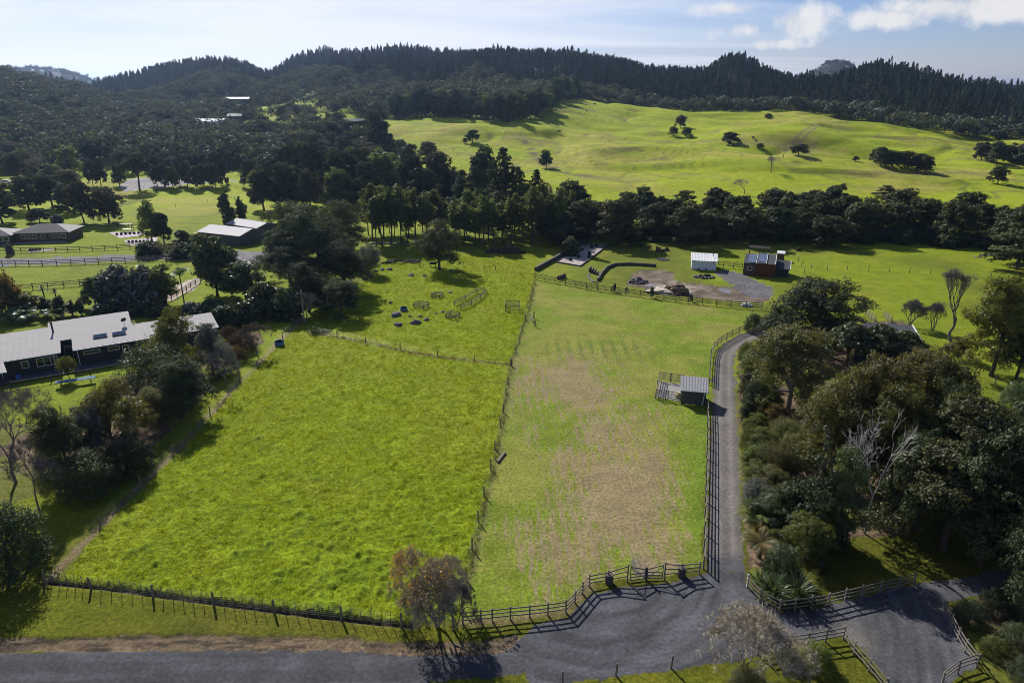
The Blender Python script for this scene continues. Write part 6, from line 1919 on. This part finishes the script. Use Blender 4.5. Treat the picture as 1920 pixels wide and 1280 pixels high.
utree('bush', 'olive', 1400, 1290, 1258, 75, 'pale olive shrub at the foot of the brown leafless shrub', 'shrub', 0.13, 0.6, cat='shrub')
utree('bush', 'lime', 1530, 1250, 1208, 70, 'bright green shrub inside the corner rail fence', 'shrub', 0.13, cat='shrub')
utree('bush', 'broad', 1480, 1245, 1222, 50, 'low dark shrub inside the corner rail fence', 'shrub', 0.13, cat='shrub')
e = empty('stone_scatter', Pz(955, 1204))
r = random.Random(61)
for k in range(30):
    sz = r.uniform(0.03, 0.09); put('stone', ROCKS[k % 6], e, (r.gauss(0, 0.5), r.gauss(0, 0.45), 0.03), (0, 0, k), (sz, sz, sz))
tag(e, 'scatter of loose stones at the verge beside the gravel', 'stones')

# ---- garden beside the driveway
utree('tree', 'dark', 1522, 655, 512, 185, 'dense dark round tree at the bend of the driveway', 'evergreen_tree', 0.30, 1.2, cap=13000)
utree('tree', 'dark', 1455, 640, 575, 75, 'small dark tree tucked against the bend of the driveway', 'evergreen_tree', 0.28, 1.1)
utree('bush', 'dark', 1412, 622, 585, 36, 'clipped dark bush where the driveway disappears', 'shrub', 0.2, cat='shrub')
utree('tree', 'olive', 1478, 768, 598, 185, 'feathery olive tree with pale forked stems beside the driveway', 'olive_tree', 0.22, 0.62, bark=M_BARK_PALE, limbs=14, cap=12000)
for i, (px, py, pt, w, lb) in enumerate(((1585, 700, 603, 100, 'bright green palm headed tree in front of the dark roofed building'), (1640, 700, 606, 92, 'glossy palm headed tree next to the dark roof edge'), (1690, 690, 618, 72, 'smaller palm headed tree under the dark roof'))):
    utree('vase', 'broad', px, py, pt, w, lb, 'broadleaf_tree', 0.26, 1.2)
utree('tree', 'olive', 1712, 890, 628, 175, 'tall olive green tree topping the garden thicket', 'olive_tree', 0.26, 1.35, cap=14000)
utree('tree', 'olive', 1622, 905, 646, 175, 'broad olive green tree in the thicket behind the dead tree', 'olive_tree', 0.26, 1.3, cap=14000)
utree('tree', 'olive', 1555, 900, 685, 170, 'olive tree with mossy sheen on the driveway side of the thicket', 'olive_tree', 0.26, 1.3, cap=14000)
utree('tree', 'olive', 1665, 950, 712, 160, 'bronze topped tree in the thicket below the tall olive green tree', 'olive_tree', 0.26, 1.2, cap=14000)
utree('tree', 'dark', 1745, 960, 690, 130, 'blackish tree on the shaded side of the thicket', 'evergreen_tree', 0.3, 1.2, cap=12000)
utree('cone', 'dark', 1515, 1010, 795, 135, 'dark pyramid conifer between thicket and driveway ferns', 'conifer', 0.24, 1.1, cap=12000, limbs=0)
utree('tree', 'broad', 1565, 1025, 845, 105, 'green glossy tree in front of the dead tree', 'broadleaf_tree', 0.22, 1.1)
utree('tree', 'broad', 1460, 985, 900, 90, 'leafy green shrub tree above the driveway palms', 'broadleaf_tree', 0.2, 1.0)
utree('layer', 'totara', 1765, 1030, 738, 290, 'huge dark layered evergreen shading the drive', 'evergreen_tree', 0.34, 1.5, cap=15000, rad=0.55)
utree('layer', 'dark', 1872, 1000, 745, 240, 'dark spreading evergreen next to the huge layered one', 'evergreen_tree', 0.34, 1.4, cap=14000, rad=0.45)
utree('layer', 'dark', 1960, 1110, 800, 300, 'dark spreading evergreen over the shaded end of the drive', 'evergreen_tree', 0.34, 1.3, cap=12000, rad=0.45)
utree('layer', 'totara', 2000, 960, 700, 200, 'dark evergreen beyond the lawn past the shaded drive', 'evergreen_tree', 0.34, 1.3, cap=9000, rad=0.4)
utree('tree', 'dark', 1700, 1005, 790, 130, 'dark tree filling the shade behind the lawn', 'evergreen_tree', 0.3, 1.2, cap=9000)
utree('tree', 'dark', 1835, 1060, 770, 200, 'black green tree shading the drive and its far fence', 'evergreen_tree', 0.34, 1.3, cap=11000, fork=0.4)
utree('tree', 'dark', 1925, 1180, 900, 160, 'black green tree behind the fence in deep shade', 'evergreen_tree', 0.3, 1.2, cap=9000)
utree('tree', 'yellow', 1858, 705, 512, 150, 'yellow tinged broad tree on the garden lawn', 'yellow_tree', 0.30, 0.95, cap=10000, limbs=10)
utree('tree', 'yellow', 1795, 672, 628, 48, 'small yellow leaved tree at the end of the dark roof', 'yellow_tree', 0.2, 0.9)
utree('tree', 'broad', 1905, 710, 590, 110, 'dark leaved tree behind the yellow tinged tree', 'broadleaf_tree', 0.3, 1.0)
ubare(1782, 640, 497, 70, 'tall leafless poplar standing behind the yellow tinged tree', depth=7, spread=0.35, up=0.55)
ubare(1706, 612, 560, 60, 'pale twiggy shrub beyond the dark roof', 'bare_shrub', depth=6, spread=0.7, stems=4, leaves=('silver', 2, 0.16, 0.2, lambda e, r: r.uniform() < 0.5), cat='shrub')
ubare(1748, 620, 560, 50, 'thin leafless bush next to the tall leafless poplar', 'bare_shrub', depth=6, spread=0.6, stems=3, cat='shrub')
utree('bush', 'plum', 1752, 700, 660, 50, 'dark plum shrub under the white barge board', 'shrub', 0.2, cat='shrub')
ubare(1622, 1000, 757, 120, 'bleached dead tree standing in front of the thicket', 'dead_tree', M_DEAD, depth=5, spread=0.75, up=0.0, minr=0.028, rad=0.16, twigs=0)
ubare(1580, 1005, 806, 55, 'thin bleached dead sapling beside the dead tree', 'dead_tree', M_DEAD, depth=4, spread=0.6, up=0.1, minr=0.035, rad=0.1, twigs=1)
utree('tree', 'lime', 1514, 1045, 958, 110, 'young lime green tree with pale stem on the lawn by the flax', 'young_tree', 0.18, 0.8, bark=M_BARK_PALE, fork=0.35, rad=0.14)
for i, (px, py, pt, w, lb, mt) in enumerate(((1812, 790, 745, 70, 'bright shrub on the garden lawn edge', 'lime'), (1850, 800, 760, 60, 'dark shrub on the garden lawn edge', 'broad'), (1905, 770, 715, 70, 'dense shrub against the garden wire fence', 'broad'), (1870, 835, 770, 90, 'olive shrub below the garden lawn', 'olive'), (1790, 850, 790, 80, 'dark shrub between lawn and layered evergreen', 'dark'))):
    utree('bush', mt, px, py, pt, w, lb, 'shrub', 0.2, 1.0, cat='shrub')

for i, (px, py, pt, w, mt, lb) in enumerate(((1815, 1165, 1125, 60, 'dark', 'low dark shrub behind the shaded rail fence'), (1870, 1150, 1105, 70, 'dark', 'spreading dark shrub in the shaded bed'), (1905, 1215, 1175, 70, 'broad', 'glossy shrub in the shaded bed'), (1860, 1225, 1195, 50, 'fern', 'ferny shrub at the back of the shaded rail fence'), (1930, 1280, 1235, 80, 'dark', 'dark shrub at the lower end of the shaded bed'))):
    utree('bush', mt, px, py, pt, w, lb, 'shrub', 0.2, 1.0, cat='shrub')
# ferns, flaxes and shrubs down the driveway edge
hedge_spec = [(1397, 672, 645, 30, 'lime'), (1402, 700, 668, 38, 'lime'), (1400, 735, 700, 36, 'dark'), (1412, 760, 715, 44, 'dark'), (1400, 790, 755, 34, 'dark'), (1412, 812, 778, 44, 'lime'), (1403, 838, 805, 36, 'fern'), (1425, 850, 810, 55, 'fern'),
              (1408, 870, 838, 42, 'lime'), (1440, 880, 838, 60, 'olive'), (1412, 905, 870, 44, 'fern'), (1445, 925, 880, 66, 'olive'), (1416, 940, 905, 50, 'silver'), (1445, 960, 915, 60, 'broad'), (1418, 972, 940, 46, 'broad'), (1470, 830, 790, 60, 'olive'), (1455, 800, 762, 50, 'rust'), (1440, 770, 735, 44, 'lime'), (1490, 870, 815, 70, 'olive')]
hl_names = {'lime': 'bright green', 'dark': 'dark green', 'fern': 'ferny yellow green', 'rust': 'rusty brown', 'olive': 'olive', 'silver': 'silvery', 'broad': 'glossy green'}
for i, (px, py, pt, w, mt) in enumerate(hedge_spec):
    utree('tree' if i % 3 else 'bush', mt, px + 3, py + 4, pt - 6, w * 1.25, hl_names[mt] + ' shrub in the mixed planting along the driveway edge', 'shrub', 0.15, 1.0, cap=4200, limbs=2, cat='shrub', group='driveway edge shrubs, ' + hl_names[mt])
rh = random.Random(17)
for i in range(46):
    t_ = rh.random(); py = 665 + 330 * t_; px = 1394 + 12 * t_ + abs(rh.gauss(0, 1)) * (14 + 30 * t_); mt = rh.choice(['lime', 'fern', 'fern', 'olive', 'olive', 'broad', 'dark'])
    utree('tree', mt, px, py, py - rh.uniform(18, 34), rh.uniform(22, 42), hl_names[mt] + ' shrub in the mixed planting along the driveway edge', 'shrub', 0.14, 0.8, cap=1500, limbs=2, cat='shrub', group='driveway edge shrubs, ' + hl_names[mt])


def rosette(kind, px, py, size, label, name, mat, n=46, wd=0.05, stem=0.0, cat='plant', group=None):
    b = P(px, py); _seed[0] += 3
    parts = []
    if stem:
        parts.append(('trunk', MB().tube([(0, 0, -0.1), (0.05, 0, stem * 0.5), (0, 0, stem)], [0.14, 0.11, 0.10], 7).mesh('trunk', M_BARK, True)))
    if kind == 'strap': me = strap_mesh('leaves', LM[mat], n, size, wd, _seed[0], el=(0.35, 1.45) if not stem else (-0.4, 1.5), arch=0.75, base=stem)
    else: me = frond_mesh('fronds', LM[mat], n, size, _seed[0], base=stem)
    parts.append(('leaves' if kind == 'strap' else 'fronds', me))
    return tree_obj(name, parts, b, label, cat, group)


rosette('strap', 1450, 1120, 2.3, 'big dark flax clump behind the rail fence corner', 'flax_clump', 'flax', 150, 0.055)
rosette('strap', 1492, 1122, 2.5, 'largest flax clump with drooping blades behind the rail fence', 'flax_clump', 'flax', 190, 0.06)
rosette('strap', 1425, 1098, 1.7, 'spiky flax clump at the mouth of the driveway', 'flax_clump', 'flax', 90, 0.045)
rosette('strap', 1541, 1072, 1.1, 'small flax alone on the garden lawn', 'flax_clump', 'flax', 60, 0.035)
utree('bush', 'broad', 1466, 1078, 1022, 75, 'leafy green shrub above the flax clumps', 'shrub', 0.2, 1.0, cat='shrub')
rosette('frond', 1424, 1046, 1.9, 'palm with orange tinged fronds at the driveway edge', 'palm', 'palm', 26, stem=1.6)
rosette('strap', 1416, 1020, 1.2, 'cabbage tree head with tawny skirt at the driveway edge', 'cabbage_tree', 'palm', 110, 0.035, stem=1.4)
rosette('frond', 1420, 985, 2.2, 'wide tree fern spreading over the driveway edge', 'tree_fern', 'fern', 22, stem=1.0)
rosette('frond', 1440, 1005, 1.9, 'tree fern next to the wide one', 'tree_fern', 'fern', 20, stem=0.9)
rosette('frond', 1408, 880, 1.6, 'tree fern between shrubs on the driveway edge', 'tree_fern', 'fern', 18, stem=0.7)

# ---- garden below the pale roofed house
utree('tree', 'yellow', 335, 705, 572, 108, 'tall yellow green tree rising in front of the pale roof', 'yellow_tree', 0.24, 1.0, cap=10000, hscale=1.0)
utree('bush', 'broad', 300, 740, 640, 130, 'large rounded glossy tree below the pale roofed house', 'broadleaf_tree', 0.20, 1.4, cap=13000)
utree('tree', 'dark', 345, 775, 662, 130, 'dense dark tree next to the large rounded glossy tree', 'evergreen_tree', 0.24, 1.3, cap=11000)
utree('tree', 'olive', 300, 800, 725, 90, 'olive thin tree under the rounded glossy tree', 'plum_tree', 0.18, 0.5, cap=5000)
utree('tree', 'silver', 398, 690, 605, 70, 'silvery leaved tree at the end of the pale roof', 'silver_tree', 0.2, 1.0)
utree('bush', 'silver', 422, 700, 640, 55, 'silver grey shrub beside the lawn strip', 'shrub', 0.2, 1.0, cat='shrub')
ubare(425, 728, 652, 70, 'weeping leafless tree over the lawn strip', depth=6, spread=0.8, droop=0.7, minr=0.012)
utree('tree', 'yellow', 218, 848, 712, 140, 'yellow green tree with visible stem below the lawn table', 'yellow_tree', 0.22, 1.0, cap=10000, fork=0.4)
utree('tree', 'broad', 130, 905, 758, 112, 'tall dark glossy tree below the lawn table', 'broadleaf_tree', 0.22, 1.25, cap=11000)
utree('tree', 'silver', 178, 868, 750, 80, 'greyish leaved tree between the glossy tree and the yellow green tree', 'silver_tree', 0.2, 0.8)
utree('bush', 'dark', 240, 885, 812, 105, 'dark shrub under the yellow green tree', 'shrub', 0.2, 0.8, cat='shrub')
utree('bush', 'broad', 168, 925, 846, 110, 'dark glossy shrub at the foot of the tall glossy tree', 'shrub', 0.22, 1.0, cat='shrub')
utree('bush', 'broad', 100, 880, 820, 55, 'small glossy shrub among bare branches', 'shrub', 0.2, 1.0, cat='shrub')
ubare(30, 905, 722, 200, 'wide leafless tree with grey branches on the lawn edge', depth=7, spread=0.75, up=0.08, minr=0.016, rad=0.2)
ubare(75, 960, 830, 120, 'leafless tree beside the dark round bush', depth=7, spread=0.7, up=0.1, minr=0.014, rad=0.14)
utree('bush', 'dark', 24, 1068, 946, 160, 'big dark round bush by the corner of the roadside verge', 'round_bush', 0.18, 1.5, cap=14000, cat='shrub')
utree('tree', 'dark', -62, 1090, 850, 150, 'dark tree beyond the big round bush', 'evergreen_tree', 0.26, 1.2, cap=9000)
utree('dome', 'lime', 131, 712, 668, 34, 'clipped ball tree on the edge of the deck', 'topiary_tree', 0.14, 1.6, rad=0.06, cap=3500)
ubare(482, 664, 603, 64, 'small plum tree with reddish bare twigs by the lawn trough', 'plum_tree', depth=7, spread=0.7, leaves=('plum', 2, 0.16, 0.2, lambda e, r: r.uniform() < 0.5))
for i, (px, py, pt, w, mt, lb) in enumerate(((455, 655, 622, 60, 'plum', 'dark plum shrub behind the small plum tree'), (432, 640, 610, 40, 'plum', 'plum shrub in the flower border by the lawn'), (445, 675, 648, 40, 'rust', 'brown heathy shrub in the flower border by the lawn'))):
    utree('bush', mt, px, py, pt, w, lb, 'shrub', 0.18, 0.9, cat='shrub')

# ---- behind the pale roofed house
for i, (px, py, pt, w) in enumerate(((88, 592, 556, 26), (118, 592, 553, 28), (137, 590, 562, 17), (153, 590, 560, 18))):
    plant_px('column', px, py, pt, w, 'dark clipped conifer in the row behind the pale roof', 'conifer', group='clipped conifers behind the house')
for i, (px, py, lb) in enumerate(((18, 606, 'grey green tree fern at the corner of the pale roof'), (50, 602, 'tree fern leaning over the pale roof edge'), (105, 598, 'tree fern between the clipped conifers and the roof'))):
    rosette('frond', px, py, 3.0, lb, 'tree_fern', 'flax', 18, stem=1.2)
rosette('strap', 85, 566, 1.3, 'tall cabbage tree behind the clipped conifers', 'cabbage_tree', 'flax', 90, 0.04, stem=2.4)
rosette('strap', 106, 562, 1.1, 'short cabbage tree behind the clipped conifers', 'cabbage_tree', 'flax', 80, 0.04, stem=1.6)
plant_px('rust', 12, 590, 510, 70, 'reddish brown leaved tree at the end of the house garden', 'bronze_tree')
plant_px('olive', 52, 590, 548, 60, 'brown olive shrub next to the reddish brown tree', 'shrub', 'shrub')
plant_px('silver', 225, 570, 498, 85, 'purple grey broad tree behind the house', 'silver_tree')
plant_px('silver', 275, 572, 496, 80, 'largest silvery grey tree behind the house', 'silver_tree')
plant_px('broad', 180, 575, 515, 50, 'dark big leaved tree at the end of the silvery trees', 'broadleaf_tree')
plant_px('gum', 312, 572, 490, 60, 'thin greyish gum beside the silvery trees', 'gum_tree')
rosette('frond', 347, 578, 2.4, 'tall feathery palm inside the arena fence bend', 'palm', 'flax', 20, stem=6.5)
for i, (px, py, pt, w, key, lb) in enumerate(((190, 590, 570, 40, 'shrub', 'dark shrub behind the house ridge'), (215, 588, 566, 42, 'bush', 'low dark bush behind the house ridge'), (260, 588, 568, 50, 'bush', 'spreading dark bush behind the house skylights'), (300, 590, 570, 50, 'bush', 'dark bush behind the notch of the house roof'),
        (360, 590, 566, 50, 'silver', 'silvery shrub under the feathery palm'), (400, 588, 562, 55, 'shrub', 'leafy shrub past the end of the pale roof'), (430, 610, 570, 60, 'bush', 'dark bush at the end of the house garden'), (470, 600, 560, 60, 'shrub', 'green shrub at the mouth of the lawn strip'))):
    plant_px(key, px, py, pt, w, lb, 'shrub', 'shrub')

# ---- big dark clump in the middle
plant_px('broad', 408, 555, 432, 100, 'open crowned broadleaf tree in front of the steel sheds', 'broadleaf_tree')
plant_px('broad', 462, 565, 485, 85, 'glossy broadleaf tree next to the open crowned one', 'broadleaf_tree')
utree('tree', 'dark', 600, 535, 392, 170, 'massive black green tree heading the central clump', 'evergreen_tree', 0.42, 1.3, cap=12000)
utree('tree', 'dark', 545, 530, 408, 130, 'dark tree on the lane side of the central clump', 'evergreen_tree', 0.42, 1.2, cap=9000)
utree('tree', 'dark', 650, 548, 440, 110, 'dark tree on the paddock side of the central clump', 'evergreen_tree', 0.40, 1.2, cap=9000)
utree('tree', 'totara', 560, 480, 370, 120, 'bronze green tree rising behind the central clump', 'evergreen_tree', 0.45, 1.1, cap=7000)
utree('tree', 'totara', 640, 480, 375, 110, 'bronze green tree behind the massive black green tree', 'evergreen_tree', 0.45, 1.1, cap=7000)
utree('tree', 'dark', 580, 585, 490, 105, 'lower dark tree at the front of the central clump', 'evergreen_tree', 0.35, 1.2, cap=9000)
utree('tree', 'dark', 640, 590, 520, 90, 'shaded dark tree over the white boards', 'evergreen_tree', 0.34, 1.1, cap=7000)
utree('dome', 'silver', 693, 512, 458, 46, 'round white flowering shrub at the edge of the central clump', 'flowering_shrub', 0.26, 1.3, cap=4500, cat='shrub')
plant_px('shrub', 500, 590, 528, 70, 'broad grey green shrub in front of the central clump', 'shrub', 'shrub')
plant_px('bush', 540, 596, 540, 60, 'dark shrub beside the power pole', 'shrub', 'shrub')
plant_px('bare', 575, 600, 548, 60, 'twiggy leafless shrub behind the power pole', 'bare_shrub', 'shrub')
# spreading paddock tree
utree('tree', 'totara', 824, 506, 413, 96, 'lone spreading tree with thick trunk in the paddock', 'paddock_tree', 0.34, 0.95, cap=8000, rad=0.55, limbs=14, fork=0.28)
plant_px('shrub', 1070, 478, 444, 34, 'grey twiggy shrub beside the gravel garden bed', 'shrub', 'shrub')
plant_px('pinetree', 943, 425, 276, 95, 'tall open pine rising above the gum plantation', 'pine_tree')
plant_px('pinetree', 972, 420, 312, 60, 'second pine leaning beside the tall open pine', 'pine_tree')
plant_px('pinetree', 1005, 418, 318, 60, 'lower pine at the end of the gum plantation', 'pine_tree')
plant_px('pinetree', 868, 418, 318, 70, 'dark pine behind the gum plantation', 'pine_tree')
plant_px('bare', 1026, 420, 340, 34, 'leafless tree behind the plantation end', 'bare_tree')
r = random.Random(8)
for i in range(26):
    px = r.uniform(480, 930); py = r.uniform(360, 396)
    plant_px(r.choice(['dark', 'totara', 'gum', 'cone', 'dark']), px, py, py - r.uniform(75, 110), r.uniform(55, 80), 'dark tree in the thick wood behind the gum plantation', 'wood_tree', group='wood behind the gum plantation')
for i in range(34):
    px = r.uniform(590, 850); Y = r.uniform(248, 345)
    if px > 800 and Y > 300: continue
    b = at_uY(px, Y); plant(r.choice(['dark', 'totara', 'layer', 'dark', 'broad']), b, r.uniform(9, 14), r.uniform(9, 13), 'dark tree on the wooded knoll below the hill pasture', 'wood_tree', group='wooded knoll trees')
plant('dark', at_uY(703, 350), 24, 16, 'tall bulky dark tree standing above the wooded knoll', 'evergreen_tree')
plant('dark', at_uY(640, 330), 15, 13, 'round dark tree next to the tall bulky one', 'evergreen_tree')
# left middle: open flat with single trees
for (px, py, pt, w, key, lb) in ((285, 452, 370, 50, 'gum', 'tall leaning gum beside the flower beds'), (308, 456, 394, 42, 'dark', 'dark rounded tree beside the tall leaning gum'), (430, 428, 356, 30, 'column', 'narrow upright tree on the open flat'), (455, 424, 368, 22, 'column', 'thin upright tree next to the narrow one'), (348, 474, 430, 42, 'broad', 'lime leaved fruit tree near the steel sheds'),
        (158, 418, 335, 55, 'totara', 'dark tree in the pair behind the hip roofed house'), (205, 418, 342, 68, 'totara', 'wider dark tree in the pair behind the hip roofed house'), (75, 418, 388, 34, 'dark', 'small rounded tree behind the hip roofed house'), (60, 418, 395, 20, 'olive', 'thin small tree behind the hip roofed house'), (108, 418, 402, 22, 'silver', 'pale flowering bush behind the hip roofed house'),
        (20, 478, 455, 14, 'silver', 'little round headed tree on the lane verge'), (262, 356, 285, 62, 'vase', 'spreading tree with forked trunk beside the gravel lane'), (312, 490, 455, 50, 'bare', 'leafless tree on the lane edge'), (282, 480, 452, 50, 'bush', 'dark shrubs at the lane bend'), (345, 482, 455, 55, 'bush', 'dark shrub mass near the steel sheds'),
        (5, 420, 340, 70, 'dark', 'dark tree behind the brick wing'), (55, 395, 330, 70, 'totara', 'dark tree on the flat above the brick wing'), (100, 392, 325, 60, 'dark', 'round tree beside the parked cars'), (130, 400, 345, 50, 'dark', 'dark tree shading the flat behind the house')):
    if key == 'vase': utree('vase', 'totara', px, py, pt, w, lb, 'spreading_tree', 0.5, 1.1, cap=4000, rad=0.6, limbs=12)
    else: plant_px(key, px, py, pt, w, lb, {'bare': 'bare_tree', 'bush': 'shrub'}.get(key, 'tree'), 'shrub' if key == 'bush' else 'tree')
for i, px in enumerate((295, 310, 325, 338, 352, 368, 382, 396, 405, 418, 225, 190, 175)):
    py = 348 + (i % 3) * 3 if px > 240 else 350
    plant_px(['totara', 'dark'][i % 2], px, py, py - r.uniform(42, 62), r.uniform(22, 34), 'small dark tree in the row along the gravel lane', 'tree', group='trees along the gravel lane')
# red and bare accents in the valley
plant('red', at_uY(546, 385), 8, 7, 'red autumn tree in the valley bush', 'autumn_tree')
plant('red', at_uY(624, 352), 5, 5, 'small orange red tree in the valley bush', 'autumn_tree')
for (px, Y, lb) in ((470, 372, 0), (495, 376, 0), (515, 380, 0), (440, 378, 0), (605, 365, 0), (75, 430, 0), (110, 435, 0), (140, 432, 0), (10, 345, 0), (535, 470, 0)):
    plant('bare', at_uY(px, Y), 10, 11, 'grey leafless tree in the valley bush', 'bare_tree', group='bare trees in the valley bush')
# hill pasture trees
for (px, py, pt, w, key, lb) in ((886, 268, 241, 28, 'dark', 'lone dark tree beside the hill fence'), (872, 270, 258, 10, 'dark', 'bushlet at the foot of the lone hill tree'), (803, 298, 264, 40, 'totara', 'dark tree at the corner of the hill fence'), (1024, 316, 281, 28, 'dark', 'dark cone shaped tree by the stream bed'), (1276, 240, 213, 24, 'totara', 'dark tree on the gully edge of the hill pasture'), (1262, 256, 236, 20, 'olive', 'grey shrub tree below the gully edge tree'), (1288, 258, 240, 22, 'dark', 'dark shrub next to the grey shrub tree'),
        (1370, 270, 246, 38, 'dark', 'round dark tree on the upper pasture'), (1445, 325, 290, 40, 'bare', 'wind swept leafless tree on the pasture brow'), (1468, 298, 275, 30, 'bare', 'second leafless tree on the pasture brow'), (1497, 292, 268, 42, 'totara', 'low bronze tree clump at the foot of the hill track'), (1604, 303, 292, 14, 'dark', 'small dark bush in the pasture gully'), (1425, 280, 268, 18, 'olive', 'grey bush on the upper pasture slope'),
        (1870, 345, 305, 38, 'totara', 'dark tree above the end of the belt'), (1440, 222, 212, 16, 'broad', 'pale rounded tree at the pine forest foot'), (1660, 372, 345, 50, 'layer', 'flat topped tree standing out above the belt'), (1395, 365, 335, 44, 'bare', 'grey leafless thicket behind the belt')):
    plant_px(key, px, py, pt, w, lb, 'hill_tree' if key != 'bare' else 'bare_tree')
for i, (px, py, pt, w) in enumerate(((1650, 310, 276, 38), (1672, 314, 280, 42), (1695, 316, 280, 44), (1718, 320, 288, 42), (1734, 326, 290, 32), (1640, 304, 280, 26))):
    plant_px(['totara', 'dark'][i % 2], px, py, pt, w, 'dark tree in the compact grove on the hill pasture', 'hill_tree', group='compact grove on the pasture')
for i in range(9):
    plant_px(['totara', 'layer', 'dark'][i % 3], 1840 + i * 14 + (i % 2) * 5, 300 + (i % 3) * 5, 262 + (i % 2) * 8, 38, 'dark tree of the grove at the end of the hill pasture', 'hill_tree', group='grove at the pasture end')
plant_px('layer', 1905, 505, 412, 130, 'broad bronze evergreen at the end of the belt', 'totara_tree')
for i in range(10):
    px = 1210 + i * 9
    plant_px('shrub', px + r.uniform(-8, 8), 452 + r.uniform(-3, 3), 442, 16, 'low scrub at the foot of the belt', 'shrub', 'shrub', group='scrub below the belt')
# forest-edge trees one can tell apart
for i in range(44):
    px = 740 + i * 8; Y = float(edge_y(UPX(px))) + r.uniform(-6, 10)
    plant(r.choice(['totara', 'gum', 'dark', 'broad']), at_uY(px, Y), r.uniform(12, 20), r.uniform(10, 15), 'tree at the shaded forest edge above the hill pasture', 'forest_edge_tree', group='forest edge trees')
# saplings inside the curved fence, shrubs in the gravel bed
for (px, py, pt, w, lb) in ((1152, 547, 530, 8, 'thin sapling inside the curved rail fence'), (1222, 558, 536, 9, 'tallest sapling inside the curved rail fence'), (1296, 566, 552, 8, 'leafy sapling near the clay heap'), (1175, 545, 538, 5, 'tiny sapling inside the curved rail fence')):
    plant_px('broad', px, py, pt, w, lb, 'sapling')
for i, (px, py, w, pt) in enumerate(((1091, 470, 7, 465), (1109, 465, 6, 452), (1105, 478, 6, 470), (1118, 462, 7, 456), (1085, 483, 6, 478), (1104, 484, 6, 478), (1070, 488, 6, 483))):
    plant_px('bush', px, py, pt, w, 'small dark shrub planted in the gravel garden bed', 'shrub', 'shrub', group='gravel bed shrubs')
for i, (px, py) in enumerate(((1182, 462), (1203, 462), (1250, 470), (1497, 470))):
    plant_px('shrub', px, py, py - 6, 9, 'little shrub dotted on the shed lawn', 'shrub', 'shrub', group='dotted lawn shrubs')

# ---- haze: the valley air
m, t = new_mat('valley_air')
pv = t.add('ShaderNodeVolumePrincipled')
pv.inputs['Color'].default_value = (0.42, 0.62, 1.0, 1); pv.inputs['Density'].default_value = 0.00007; pv.inputs['Anisotropy'].default_value = 0.62
oo = t.add('ShaderNodeOutputMaterial'); t.link(pv.outputs[0], oo.inputs['Volume'])
HZ = MB().hexa([(-9000, -150, -30), (9000, -150, -30), (9000, 13000, -30), (-9000, 13000, -30)], [(-9000, -150, 165), (9000, -150, 165), (9000, 13000, 165), (-9000, 13000, 165)])
o = HZ.build('haze', m); tag(o, 'thin blue haze hanging in the valley air', 'haze', kind='stuff')
